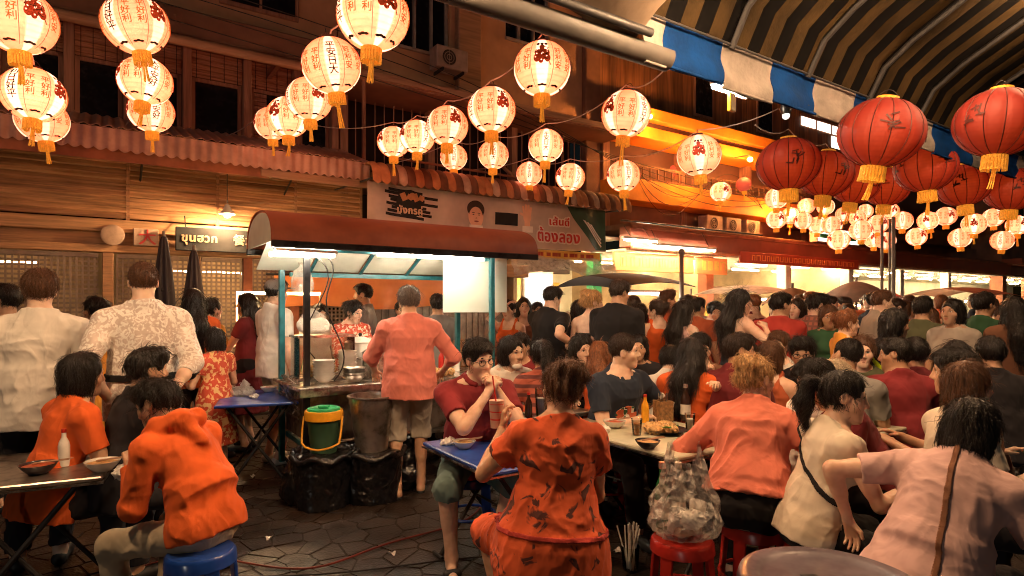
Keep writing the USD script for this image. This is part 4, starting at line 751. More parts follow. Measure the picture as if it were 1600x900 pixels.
bn = SThing('banner', 'long printed vinyl banner with a smiling man, logo and red Thai words', 'banner', 3.7, 1.4, 2.4)
bn.sp('sheet', thick(grid(lambda u, v: (1.55 + 4.36 * u, -(1.40 + .02 * np.sin(u * 22 + 2 * v) + .012 * np.sin(u * 51)), 2.46 + .75 * v - .02 * np.sin(u * math.pi)), 80, 10), .004), 'banner_grey', smooth=60)
def decal(m): v, f = upright(m); return v, f
def onb(poly, mat_, name, lift, under=None):                # flat print, following the sheet
    m = upright(plate(poly, .003)); v, f = m
    tt = trimesh.Trimesh(v, f, process=False)
    v, f = trimesh.remesh.subdivide_to_size(tt.vertices, tt.faces, .12)
    u = (v[:, 0] - 1.55) / 4.36; v = v.copy(); v[:, 1] += -(1.40 + .02 * np.sin(u * 22 + 2 * (v[:, 2] - 2.46) / .75) + .012 * np.sin(u * 51) + lift); return bn.sp(name, (v, f), mat_)
mv = affinity.translate
rr = np.random.default_rng(5)
blobp = unary_union([Point(2.18, 2.96).buffer(.2)] + [affinity.rotate(sbx(1.85 + rr.normal() * .05, 2.96 + y, 2.50 + rr.normal() * .07, 3.00 + y), -4) for y in np.linspace(-.20, .15, 8)]).simplify(.008)
onb(blobp, 'black_board', 'logo_patch', .006); onb(mv(shp('logo', .105), 1.98, 2.82), 'gold_letter', 'logo_lettering', .011)
dr = unary_union([affinity.rotate(sbx(2.05 + .09 * k, 3.0 + .02 * (k % 2), 2.13 + .09 * k, 3.09 + .02 * ((k + 1) % 2)), 25 * (-1) ** k) for k in range(4)] + [Point(2.22, 3.07).buffer(.05)]); onb(dr, 'stripe_orange', 'logo_emblem', .011)
mat('print_skin', (.88, .52, .34), .55, .15, 3); mat('print_hair', (.05, .028, .02), .6); mat('print_shade', (.66, .34, .2), .6); mat('print_white', (.85, .76, .68), .55, .1); mat('print_lip', (.35, .1, .08), .6)
fx, fz = 3.26, 2.88
onb(affinity.scale(Point(fx, fz).buffer(1), .135, .185), 'print_skin', 'printed_face', .006)
hr_ = unary_union([affinity.scale(Point(fx, fz + .10).buffer(1), .155, .13)]).difference(affinity.scale(Point(fx, fz - .02).buffer(1), .125, .155)); onb(hr_, 'print_hair', 'printed_hair', .011)
onb(unary_union([affinity.scale(Point(fx + e * .05, fz + .015).buffer(1), .015, .006) for e in (-1, 1)] + [affinity.scale(Point(fx + e * .05, fz + .042).buffer(1), .026, .0055) for e in (-1, 1)]), 'print_hair', 'printed_eyes', .011); onb(affinity.scale(Point(fx, fz - .085).buffer(1), .04, .012), 'print_lip', 'printed_mouth', .011); onb(Polygon([(fx - .017, fz - .045), (fx + .017, fz - .045), (fx + .004, fz - .02), (fx - .004, fz - .02)]), 'print_shade', 'printed_nose', .009)
onb(unary_union([sbx(2.98, 2.50, 3.56, 2.68), sbx(3.14, 2.62, 3.38, 2.74)]), 'print_white', 'printed_shirt', .0085); onb(sbx(3.62, 2.78, 4.02, 2.97), 'black_board', 'printed_dish', .006)
hx, hz = 4.20, 2.93
onb(unary_union([affinity.scale(Point(hx, hz).buffer(1), .075, .085)] + [LineS.buffer(.020) for LineS in [__import__('shapely').LineString([(hx + x0, hz + .03), (hx + x1, hz + y1)]) for x0, x1, y1 in ((-.05, -.075, .16), (-.015, -.02, .19), (.02, .03, .185), (.05, .075, .15), (-.06, -.12, .05))]] + [sbx(hx - .05, hz - .2, hx + .05, hz - .05)]), 'print_skin', 'printed_hand', .006); onb(sbx(hx - .09, hz - .24, hx + .1, hz - .14), 'print_white', 'printed_cuff', .008)
for key, hgt, x, z in (('line1', .125, 4.66, 2.85), ('line2', .20, 4.38, 2.57)):
    s = shp(key, hgt); s = mv(affinity.scale(s, 1.18 if key == 'line1' else 1.0, 1, origin=(0, 0)), x, z); onb(s.buffer(.022, quad_segs=2), 'print_white', 'word_outline', .006); onb(s, 'red_letter', 'word', .011)
gp = Polygon([(5.02, 3.18), (5.90, 3.18), (5.90, 2.48), (5.66, 2.48), (5.40, 2.74), (5.16, 3.0)]); onb(gp, 'green_dark', 'green_corner', .006)
for k in range(3): onb(Polygon([(5.35 + .08 * k, 2.98 - .03 * k), (5.40 + .08 * k, 2.97 - .03 * k), (5.80, 2.55 + .06 * k), (5.78, 2.53 + .06 * k)]), 'print_white', 'leaf_streak', .011)
yb = SThing('price_board', 'yellow strip board with faint red marks under the banner', 'sign', 5, 1.42, 2.3); yb.sp('board', sb(4.0, 5.75, 1.40, 1.43, 2.29, 2.43, .005), 'sign_yellow'); yb.sp('marks', cat([sb(t, t + .05 + .03 * (k % 3), 1.432, 1.437, 2.33, 2.39) for k, t in enumerate(np.arange(4.1, 5.6, .12))]), 'red_sign')
tp = SThing('plastic_sheet', 'crumpled grey clear plastic tarp hanging under the banner', 'tarp', 4.6, 1.9, 1.95)
def tarp(u, v): n = meshkit.fbm(np.stack([u * 7, v * 3, 0 * u], -1), 4, 4); return 3.7 + 2.2 * u, -(1.55 + .30 * (1 - v) + .22 * (n - .5)), 1.98 + .33 * v + .10 * np.sin(u * 5) * (1 - v) + .06 * (n - .5)
tp.sp('sheet', thick(grid(tarp, 60, 24), .003), 'film', smooth=True)
def ac_unit(t, d, z, w, h, label, group=None):
    T = SThing('air_conditioner', label, 'air conditioner', t, d, z, group)
    T.sp('casing', sb(t - w / 2, t + w / 2, d - .28, d, z, z + h, .015), 'ac_white'); T.sp('fan_hole', move(turn(lathe([(0, .004), (h * .36, .004), (h * .36, 0)], 24), math.pi / 2, (1, 0, 0)), (t - w * .12, -d - .001, z + h / 2)), 'ac_grille')
    T.sp('fan_guard', cat([tube([(t - w * .12 + rr * math.cos(x), -d - .012, z + h / 2 + rr * math.sin(x)) for x in np.arange(20) / 20 * 2 * np.pi], .005, 4, closed=True) for rr in (h * .12, h * .24, h * .36)] + [rod((t - w * .12, -d - .012, z + h / 2 - h * .36), (t - w * .12, -d - .012, z + h / 2 + h * .36), .004, 4)]), 'ac_white')
    T.sp('bracket', cat([sb(t - w * .35, t - w * .30, d - .3, d + .02, z - .05, z - .004), sb(t + w * .30, t + w * .35, d - .3, d + .02, z - .05, z - .004)]), 'steel_dark')
ac_unit(3.36, .5, 5.40, .58, .36, 'air conditioner box on the wall of the middle shophouse')

c = SThing('shophouse', 'long wooden upper storey with ochre balcony bands, right of the banner', 'building', 11, 0)
r = np.random.default_rng(4)
t = 6.98; k = 0
while t < 17.6:
    wd = .20 + .10 * r.random(); c.sp('plank', sb(t, t + wd - .012, .0, .03 + .012 * r.random(), 5.55, 8.6), ('plank_wood', 'plank_wood_dark')[int(r.random() < .4)]); t += wd
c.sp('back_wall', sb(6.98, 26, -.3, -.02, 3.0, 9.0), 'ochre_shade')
for t0, t1 in ((9.9, 10.6), (12.3, 13.0)):
    w = c.sp('window', sb(t0, t1, .04, .07, 5.9, 7.2, .01), 'post_wood'); c.sp('pane', sb(t0 + .06, t1 - .06, .07, .08, 5.96, 7.14), 'window_dark', under=w)
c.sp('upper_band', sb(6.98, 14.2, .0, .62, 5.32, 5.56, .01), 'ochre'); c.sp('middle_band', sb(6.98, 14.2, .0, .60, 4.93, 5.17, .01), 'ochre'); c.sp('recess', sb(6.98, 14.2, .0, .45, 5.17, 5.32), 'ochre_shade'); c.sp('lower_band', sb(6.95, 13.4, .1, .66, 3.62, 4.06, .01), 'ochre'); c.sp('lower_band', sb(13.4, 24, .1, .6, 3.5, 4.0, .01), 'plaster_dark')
for t in (7.05, 9.4, 11.8, 14.2): c.sp('post', sb(t - .09, t + .09, -.05, .2, 3.0, 4.93), 'post_wood')
c.sp('balcony_rail', cat([sb(7, 14, .5, .53, 4.35, 4.40), sb(7, 14, .5, .53, 4.1, 4.14)] + [sb(x - .012, x + .012, .5, .53, 4.06, 4.40) for x in np.arange(7.1, 14, .22)]), 'plank_wood_dark')
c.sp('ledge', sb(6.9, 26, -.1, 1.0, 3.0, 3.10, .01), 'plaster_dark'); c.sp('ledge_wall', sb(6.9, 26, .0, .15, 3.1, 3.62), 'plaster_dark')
w = c.sp('lit_window', cat([sb(14.3, 17.5, .04, .07, 5.95, 6.02), sb(14.3, 17.5, .04, .07, 6.66, 6.73)]), 'post_wood')
for k in range(4): c.sp('pane', sb(14.35 + .8 * k, 15.05 + .8 * k, .045, .055, 6.42, 6.66), 'panel_window', under=w)
for k in range(2): c.sp('pane', sb(15.9 + .75 * k, 16.55 + .75 * k, .045, .055, 6.02, 6.36), 'panel_window', under=w)
c.sp('fascia', sb(6.72, 26, .9, 1.2, 2.62, 3.00, .01), 'red_fascia'); c.sp('fascia_edge', sb(6.72, 26, 1.2, 1.24, 2.96, 3.02), 'rust_board'); c.sp('gutter_pipe', rod((6.7, -1.25, 2.60), (26, -1.25, 2.60), .03), 'rust_board', smooth=40)
for t in (9.6, 12.6, 15.6, 18.6, 22): c.sp('column', sb(t - .12, t + .12, .5, .75, 0, 2.62, .01), 'white_paint' if t > 11 else 'rust_board')
c.sp('shop_back', sb(6.9, 44, -4.1, -4, 0, 2.7), 'interior_white'); c.sp('shop_ceiling', sb(6.9, 44, -4, .9, 2.58, 2.62), 'interior_white'); c.sp('shop_floor', sb(6.9, 26, -4, .9, -.02, .03), 'grout'); [c.sp('partition', sb(x, x + .1, -4, .4, 0, 2.58), 'interior_warm') for x in (9.65, 15.7)]
for k, t in enumerate(np.arange(7.4, 36, 1.9)):
    f_ = c.sp('ceiling_lamp', cat([sb(t, t + 1.3, -1.3, -1.22, 2.53, 2.575), sb(t, t + 1.3, .2, .28, 2.53, 2.575)]), 'white_paint'); c.sp('tube', cat([rod((t + .05, 1.26, 2.51), (t + 1.25, 1.26, 2.51), .016), rod((t + .05, -.24, 2.51), (t + 1.25, -.24, 2.51), .016)]), 'tube_shop', under=f_)
r = np.random.default_rng(8)
for k in range(14):
    x = 7.2 + 1.25 * k; h = .4 + .5 * r.random(); c.sp('picture', sb(x, x + .45 + .3 * r.random(), -3.99, -3.95, 1.35, 1.35 + h, .01), ('poster', 'sign_yellow', 'poster', 'sign_orange', 'green_paint')[r.integers(5)])
for k in range(9): x = 10.2 + 1.7 * k; c.sp('shelf', cat([sb(x, x + .9, -3.9, -3.5, z, z + .04) for z in (.9, 1.3, 1.7, 2.1)] + [sb(x + .02 + .11 * i, x + .09 + .11 * i, -3.8, -3.6, z + .04, z + .2 + .06 * ((i * 7 + k) % 3)) for z in (.9, 1.3, 1.7) for i in range(8)]), ('gate_steel', 'wood_beam')[k % 2])
for k, t in enumerate((9.95, 10.63, 11.35)): ac_unit(t, .62, 3.17, .52, .36, f'{("first", "second", "third")[k]} from the left of three air conditioner boxes on the ledge under the ochre band')
sg = SThing('shop_sign', 'long red sign board with faint raised lettering on the far fascia', 'sign', 12.5, 1.25, 2.5); sg.sp('board', sb(9.9, 14.9, 1.25, 1.29, 2.44, 2.68, .006), 'red_sign')
r = np.random.default_rng(2); x = 10.3; ms = []
while x < 14.6: wd = .09 + .08 * r.random(); ms += [sb(x, x + .025, 1.291, 1.302, 2.50, 2.62), sb(x + wd - .025, x + wd, 1.291, 1.302, 2.50, 2.62), sb(x + .026, x + wd - .026, 1.291, 1.302, 2.60, 2.62) if r.random() < .6 else sb(x + .026, x + wd - .026, 1.291, 1.302, 2.50, 2.52)]; x += wd + .05
sg.sp('lettering', cat(ms), 'sign_orange')
for i, (t0, t1, lab) in enumerate(((6.5, 8.75, 'orange lit shop panel with pale lettering, left of the grey pole'), (8.85, 9.85, 'orange lit shop panel right of the grey pole'))):
    T = SThing('shop_sign', lab, 'sign', t0, 1.0, 2.2); T.sp('board', sb(t0, t1, .94, 1.0, 2.18, 2.53, .006), 'sign_orange')
    x = t0 + .15; ms = []
    while x < t1 - .2: wd = .07 + .1 * r.random(); ms += [sb(x, x + .03, 1.001, 1.008, 2.26, 2.46), sb(x + .03, x + wd, 1.001, 1.008, 2.26 + .17 * (r.random() < .5), 2.29 + .17), sb(x + wd - .02, x + wd + .008, 1.0085, 1.014, 2.27, 2.44)]; x += wd + .07
    T.sp('lettering', cat(ms), 'sign_yellow')
for i, (t0, t1, z, lab) in enumerate(((6.3, 7.2, 2.70, 'bare fluorescent tube lamp at the end of the banner'), (7.0, 8.9, 2.62, 'long fluorescent tube lamp over the orange shop panels'))):
    T = SThing('tube_lamp', lab, 'lamp', t0, 1.45, z); T.sp('fixture', sb(t0, t1, 1.38, 1.46, z + .02, z + .07, .008), 'white_paint'); T.sp('tube', rod((t0 + .04, -1.43, z), (t1 - .04, -1.43, z), .020), 'tube_white', smooth=40)
    T.sp('hanger', cat([rod((x, -1.42, z + .07), (x, -1.25, 2.98), .006) for x in (t0 + .2, t1 - .2)]), 'cable')
gc = SThing('glass_canopy', 'translucent sheet canopy with black metal frame above the tube lamps', 'canopy', 8, 1.6, 2.8)
gc.sp('sheet', thick(grid(lambda u, v: (6.45 + 3.2 * u, -(1.22 + .75 * v), 3.09 - .14 * v + .01 * np.sin(u * 90)), 160, 4), .004), 'film', smooth=40); gc.sp('frame', cat([rod((6.45, -1.22 - .75 * v, 3.08 - .14 * v), (9.65, -1.22 - .75 * v, 3.08 - .14 * v), .016) for v in (0, .5, 1)] + [rod((x, -1.22, 3.085), (x, -1.97, 2.945), .014) for x in np.linspace(6.45, 9.65, 9)]), 'black_paint')
ws = SThing('light_box', 'white sign box with green bars among the far lanterns', 'light box', 13.8, 1.3, 3.02); ws.sp('box', sb(12.9, 14.9, 1.1, 1.3, 3.06, 3.42, .01), 'white_paint'); ws.sp('face', sb(12.93, 14.87, 1.3, 1.31, 3.08, 3.40), 'panel_white'); ws.sp('green_bar', cat([sb(13.0, 13.55, 1.311, 1.318, 3.16, 3.26), sb(14.3, 14.7, 1.311, 1.318, 3.16, 3.26)]), 'green_paint')
gp_ = Thing('street_pole', 'grey steel pole in front of the orange shop panels', 'pole', at(1065, 700, 8.2) * A(1, 1, 0)); gp_.part('shaft', rod((0, 0, 0), (0, 0, 2.27), .03, 12), 'pole_grey', smooth=40); gp_.part('cap', lathe([(0, 2.30), (.035, 2.29), (.04, 2.26), (.04, 2.23), (0, 2.23)], 12), 'pole_grey')
d_ = SThing('shophouse', 'far dim building closing the row at the right', 'building', 32, 0); d_.sp('wall', sb(26.1, 45, -.3, .9, 2.65, 9.0), 'plaster_dark'); [d_.sp('pier', sb(t_, t_ + .4, .5, .9, 0, 2.65), 'rust_board') for t_ in (26.2, 29.5, 33, 37, 41)]; d_.sp('ledge', sb(26.1, 45, .9, 1.5, 3.0, 3.2), 'red_fascia')
for k in range(8): w = d_.sp('window', sb(27 + 2.2 * k, 28.2 + 2.2 * k, .9, .95, 4.6, 6.2), 'post_wood'); d_.sp('pane', sb(27.1 + 2.2 * k, 28.1 + 2.2 * k, .951, .96, 4.7, 6.1), 'window_dark', under=w)

# ---------------------------------------------------------------- canopy over the market, above and right of the viewer
CD = 6.87
cn = SThing('market_canopy', 'large arched canopy of tan canvas strips on dark ribs over the diners', 'canopy', 6, CD, 3)
prof = np.array([(CD, 3.22), (CD + .03, 3.33), (CD + .13, 3.45), (CD + .5, 3.68), (CD + 1.2, 4.05), (CD + 2.6, 4.78), (CD + 5.5, 6.3)])
pc = curve(np.c_[prof, 0 * prof[:, :1]], 26)[:, :2]
T0, T1, ns = 1.02, 12.0, 84
for k in range(ns):
    t0, t1 = T0 + (T1 - T0) * k / ns, T0 + (T1 - T0) * (k + 1) / ns
    v = np.array([(tt, -p[0], p[1]) for tt in (t0, (t0 + t1) / 2, t1) for p in pc]); v[len(pc):2 * len(pc), 2] += -.012; n_ = len(pc)
    f = [[i * n_ + j, i * n_ + j + 1, (i + 1) * n_ + j + 1, (i + 1) * n_ + j] for i in range(2) for j in range(n_ - 1)]
    cn.sp('canvas_strip', thick((v, np.array(f)), -.005), 'canvas_tan' if k % 2 else 'canvas_dark', smooth=60)
for t in np.arange(T0, T1 + .1, .88): cn.sp('rib', tube([(t, -p[0], p[1] - .035) for p in pc], .022, 6), 'steel_dark', smooth=50)
for j in (6, 11, 15, 18, 21, 23): cn.sp('purlin', rod((T0, -pc[j][0], pc[j][1] - .07), (T1, -pc[j][0], pc[j][1] - .07), .024, 6), 'steel_dark', smooth=50)
for t in (4.0, 8.4, 11.8): cn.sp('post', rod((t, -CD - 4.9, 0), (t, -CD - 4.9, 5.95), .04, 10), 'steel_dark', smooth=50)
va = SThing('valance', 'blue and white block-striped cloth valance hanging from the canopy rim', 'valance', 4, CD, 2.9)
def uz(x, y):                                                # along the rim, from the picture column
    rr_ = A((x - 800) / F, 1, 0); k_ = (O + CD * N) @ N / (rr_ @ N); return (rr_ * k_ - O) @ U
edges = [uz(x, 0) for x in (1012, 1046, 1134, 1212, 1280, 1342, 1402, 1462, 1522)] + [0] * 6
edges = edges[:9] + [edges[8] + .66 * k for k in range(1, 8)]
for k, (t0, t1) in enumerate(zip(edges, edges[1:])):
    z0 = 2.945 + .012 * math.sin(k * 2.3)
    va.sp('cloth_panel', thick(grid(lambda u, v: (t0 + (t1 - t0 - .004) * u, -(CD - .03 + .02 * np.sin((t0 + (t1 - t0) * u) * 8) * (1 - v) + .012 * np.sin(v * 8)), z0 + (3.235 - z0) * v - .010 * np.sin(u * math.pi)), 12, 10), .005), 'valance_white' if k % 2 == 0 else 'valance_blue', smooth=50)
    va.sp('hem', rod((t0 + .004, -CD + .025, z0 - .002), (t1 - .008, -CD + .025, z0 - .002), .010), 'valance_white' if k % 2 == 0 else 'valance_blue', smooth=50)
va.sp('rail', rod((edges[0], -CD - .01, 3.20), (edges[-1], -CD - .01, 3.20), .008), 'steel_dark')
tg = SThing('tarp_awning', 'worn beige tarpaulin awning with grey gutter left of the blue valance', 'awning', 0, CD, 3)
tg.sp('tarpaulin', thick(grid(lambda u, v: (-4.0 + 5.05 * u, -(CD + 3.0 * v), 3.06 + .75 * v ** .7 + .05 * np.sin(u * 17) * np.sin(v * 3.1) + .03 * np.sin(u * 31 + v * 5)), 60, 20), .005), 'canvas_beige', smooth=60)
tg.sp('gutter', thick(grid(lambda u, v: (-4.0 + 5.35 * u, -(CD - .05 - .07 * np.cos(v * math.pi * 1.1)), 3.01 - .075 * np.sin(v * math.pi * 1.1)), 4, 10), .006), 'gutter', smooth=60); tg.sp('pole', rod((-4, -CD - .06, 3.06), (1.1, -CD - .06, 3.06), .025), 'steel_dark', smooth=50)
for t in (-3, -1.4, .2): tg.sp('rib', rod((t, -CD, 3.03), (t, -CD - 3, 3.74), .018), 'steel_dark')

def added_bulb_lamp(p, label, drop=.5, group=None):  # added lamp; the hood is there to keep its light off the canopy
    T = Thing('hooded_bulb', label, 'lamp', p, 0, group); T.part('cord', rod((0, 0, .06), (0, 0, drop), .005, 5), 'cable'); T.part('socket', lathe([(.0, .085), (.02, .080), (.024, .03), (.0, .025)], 16), 'black_paint', smooth=40); T.part('hood', lathe([(.0, .105), (.03, .10), (.07, .065), (.125, .022), (.122, .018), (.066, .056), (.03, .088), (.0, .092)], 24), 'steel_dark', smooth=40); T.part('bulb', move(trimesh.creation.icosphere(2, .045), (0, 0, -.02)), 'bulb_warm', smooth=True)
for i, p_ in enumerate(((-2.3, 2.0, 2.95), (-.35, 2.55, 3.05), (1.15, 2.95, 3.25), (2.55, 3.4, 3.5), (4.1, 4.2, 3.8), (5.9, 5.4, 4.35))):  # added out of view, to light the diners and the crowd
    added_bulb_lamp(A(*p_), 'added hooded bulb on a cord, out of view under the market canopy', .3, 'added hooded bulbs under the canopy')
glow('bulb_facade', (1, .38, .09), 230)
for px, py, d, lab in ((1172, 249, 1.05, 'small bright bulb at the right end of the middle ochre band'), (1090, 247, 1.1, 'added bulb lighting the ochre balcony, hidden behind a white lantern'), (1015, 182, .95, 'added bulb lighting the left end of the upper ochre band, beside the lantern under the valance'), (1238, 330, 1.2, 'added bulb over the ledge hidden among the far lanterns')):  # only the bulb ending the middle band is real; the rest are added light
    t_, z_ = facade(px, py, d); T = SThing('wall_bulb', lab, 'lamp', t_, d, z_); T.sp('bulb', move(trimesh.creation.icosphere(2, .05), (t_, -d, z_)), 'bulb_facade', smooth=True); T.sp('arm', tube([(t_, -d, z_ + .05), (t_, -d, z_ + .10), (t_, -d + .4, z_ + .12)], .010, 6), 'black_paint')
vl = SThing('tube_lamp', 'short fluorescent lamp with yellow bracket hung under the second blue valance panel', 'lamp', 3, CD - .2, 2.9)
p_ = at(1140, 140, 5.0); tl, dl = (p_ - O) @ U, (p_ - O) @ N
vl.sp('fixture', turn(sb(tl - .22, tl + .22, dl - .03, dl + .03, p_[2], p_[2] + .04, .006), .0), 'white_paint'); vl.sp('tube', rod((tl - .21, -dl, p_[2] - .02), (tl + .21, -dl, p_[2] - .02), .018), 'tube_white'); vl.sp('bracket', sb(tl - .02, tl + .06, dl - .01, dl + .02, p_[2] - .18, p_[2] - .03, .004), 'yellow_plastic')
vl.sp('hanger', rod((tl, -dl, p_[2] + .04), (tl, -CD + .03, 3.0), .006), 'cable')
p_ = at(1228, 181, 5.2); T = Thing('spot_lamp', 'small round lit spot lamp under the third white valance panel', 'lamp', p_); T.part('bulb', trimesh.creation.icosphere(2, .03), 'panel_white', smooth=True); T.part('housing', move(lathe([(.035, 0), (.05, .05), (.03, .12), (0, .12)], 16), (0, 0, .01)), 'black_paint', smooth=40); T.part('cord', rod((0, 0, .12), (0, 0, .45), .005, 5), 'cable')

MAT['bag_film'] = usdkit.material(stage, '/World/Looks/bag_film', {'tc': ('texture_coordinate', {}), 'n': ('noise_texture', {'scale': 16, 'detail': 5, 'distortion': 1.2}), 'r': ('map_range', {'from_min': .36, 'from_max': .66, 'to_min': .10, 'to_max': .62, 'clamp': True}), 't': ('transparent_bsdf', {'color': (.95, .94, .92)}),
    'v': ('voronoi_texture', {'scale': 26, 'feature': 'f1'}), 'n2': ('noise_texture', {'scale': 20, 'detail': 3}), 'ad': ('math', {'math_type': 'add'}), 'b': ('bump', {'strength': 1.0, 'distance': .03}), 'p': ('principled_bsdf', {'base_color': (.74, .71, .67), 'roughness': .13, 'specular_ior_level': .9}), 'm': ('mix_closure', {})},
    [('tc.object', 'n.vector'), ('n.fac', 'r.value'), ('r.result', 'm.fac'), ('tc.object', 'v.vector'), ('tc.object', 'n2.vector'), ('v.distance', 'ad.value1'), ('n2.fac', 'ad.value2'), ('ad.value', 'b.height'), ('b.normal', 'p.normal'), ('t.BSDF', 'm.closure1'), ('p.BSDF', 'm.closure2')], surface='m.closure')
# ---------------------------------------------------------------- paper lanterns
def on_ball(poly, az, el_, R, zr, lift=.0035):
    """a flat drawing (metres) laid on the lantern at an azimuth and a height angle"""
    v, f = plate(poly, .001); tt = trimesh.Trimesh(v, f, process=False); v, f = trimesh.remesh.subdivide_to_size(tt.vertices, tt.faces, .04)
    a_ = az + v[:, 0] / (R * math.cos(el_)); e = el_ + v[:, 1] / R; k = R + lift + v[:, 2]
    return np.c_[k * np.cos(e) * np.cos(a_), k * np.cos(e) * np.sin(a_), k * np.sin(e) * zr], f
def make_lantern(name, base, seed, paper='paper_lit', R=.2, zr=.95, tassel=True, label='', group=None, prints=True, rot=0):
    r = np.random.default_rng(seed); T = Thing(name, label, 'lantern', base, rot, group)
    an = np.linspace(-1.33, 1.33, 25 if paper == 'paper_lit' else 17); rr = R * np.cos(an)
    sv, sf = lathe(np.c_[rr, R * zr * np.sin(an)], 28 if paper == 'paper_lit' else 84 if paper == 'paper_red' else 20)
    if paper == 'paper_red': a_ = np.arctan2(sv[:, 1], sv[:, 0]); sv = sv * np.c_[1 - .030 * abs(np.cos(a_ * 7)) ** 12, 1 - .030 * abs(np.cos(a_ * 7)) ** 12, 1 + 0 * a_]
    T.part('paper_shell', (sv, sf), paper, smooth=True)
    if paper == 'paper_red':
        T.part('seam', cat([tube([((R + .002) * (1 - .03) * math.cos(e) * math.cos(a0), (R + .002) * .97 * math.cos(e) * math.sin(a0), R * zr * math.sin(e)) for e in np.linspace(-1.3, 1.3, 15)], .0035, 4) for a0 in np.arange(14) * math.pi / 7]), 'lantern_seam', kind='stuff'); T.part('dark_marks', cat([on_ball(unary_union([affinity.rotate(sbx(x_ - .03, y_ - .006, x_ + .03, y_ + .006), g_) for x_, y_, g_ in zip(r.normal(size=9) * .03, r.normal(size=9) * .05, r.uniform(0, 180, 9))]), b_ * math.pi / 2 + .2, .08, R, zr, .004) for b_ in range(4)]), 'lantern_seam', kind='stuff')
    zt = R * zr * math.sin(1.33); rt = R * math.cos(1.33) * 1.05
    T.part('top_ring', move(lathe([(rt * .7, .016), (rt, .016), (rt * 1.05, -.004), (rt * .7, -.004)], 18), (0, 0, zt)), 'ink_brown' if paper != 'paper_red' else 'gold_fringe'); T.part('hanger', cat([tube(curve([(-rt, 0, zt), (-rt * .5, 0, zt + .05), (0, 0, zt + .065), (rt * .5, 0, zt + .05), (rt, 0, zt)], 9), .003, 4)]), 'cable')
    fr = []
    for k in range(22):
        a_ = k / 22 * 2 * math.pi; q = rt * (1.0 + .06 * r.random()); fr.append(tube([(q * math.cos(a_), q * math.sin(a_), -zt), (q * 1.02 * math.cos(a_), q * 1.02 * math.sin(a_), -zt - .05), (q * (1.0 + .1 * r.normal()) * math.cos(a_), q * math.sin(a_), -zt - R * .36 - .01 * r.random())], .0075 * R / .2, 4))
    fp = T.part('fringe', cat(fr), 'gold_fringe'); T.part('fringe_band', move(lathe([(0, .004), (rt * 1.08, .004), (rt * 1.1, -.022), (0, -.022)], 18), (0, 0, -zt)), 'gold_fringe', under=fp)
    if tassel: T.part('tassel', cat([tube(curve([(.006 * math.cos(k), .006 * math.sin(k), -zt), (.010 * math.cos(k) + .005, .01 * math.sin(k), -zt - .11), (.018 * math.cos(k) + .014 * (seed % 3 - 1), .016 * math.sin(k), -zt - .19 - .05 * (seed % 2))], 6), .0042, 4) for k in range(7)]), 'gold_fringe')
    if prints and paper == 'paper_lit':
        dark, red, org = [], [], []; st = seed % 3; q = lambda c, x, y, s_: affinity.translate(affinity.translate(affinity.scale(shp('c' + c, s_), 1, 1, origin=(0, 0)), -s_ * .62, -s_ * .5), x, y)
        for b_ in range(4):
            az = b_ * math.pi / 2
            if (b_ + st) % 2 == 0:
                for i, ch in enumerate(('abcd', 'efca', 'dcbe', 'aefb', 'cdab')[(seed + b_) % 5]): dark.append(on_ball(q(ch, 0, 0, .047), az, .52 - i * .29, R, zr))
            else:
                fig = unary_union([Point(0, .055).buffer(.020), affinity.scale(Point(0, .005).buffer(1), .048, .036), affinity.scale(Point(-.035, -.03).buffer(1), .022, .03), affinity.scale(Point(.035, -.03).buffer(1), .022, .03)] + [Point(*(r.normal(size=2) * .032)).buffer(.010 + .01 * r.random()) for _ in range(7)]).difference(unary_union([Point(*(r.normal(size=2) * .030)).buffer(.006) for _ in range(9)])).simplify(.002)
                red.append(on_ball(fig, az, .16, R, zr)); ln = unary_union([affinity.rotate(sbx(x, y, x + .03, y + .005), g) for x, y, g in zip(r.normal(size=10) * .035 - .01, r.normal(size=10) * .04, r.uniform(0, 180, 10))] + [affinity.translate(Point(0, .083).buffer(.012), d_, 0) for d_ in (-.03, 0, .03)]); dark.append(on_ball(ln, az, .16, R, zr, .0055))
            for off in (-.62, .62):
                for i in range(3): org.append(on_ball(q('bdfe'[(i + b_) % 4], 0, 0, .040), az + math.pi / 4 + off * .35, .34 - i * .27, R, zr))
        for k in range(8):
            cl = unary_union([affinity.translate(affinity.scale(Point(0, 0).buffer(1, quad_segs=4), .013, .008), x, y) for x, y in ((-.018, 0), (0, .004), (.018, 0))]); dark.append(on_ball(cl, k * math.pi / 4, -.92, R, zr))
        for b_ in range(4): dark.append(on_ball(sbx(-.0016, -.21, .0016, .21), b_ * math.pi / 2 + .40, 0, R, zr)); dark.append(on_ball(sbx(-.0016, -.21, .0016, .21), b_ * math.pi / 2 - .40, 0, R, zr))
        T.part('ink_lines', cat(dark), 'ink_brown', kind='stuff'); [T.part('red_figure', m_, 'ink_red') for m_ in red]; T.part('orange_characters', cat(org), 'ink_orange', kind='stuff')
    return T
PROTO = {}
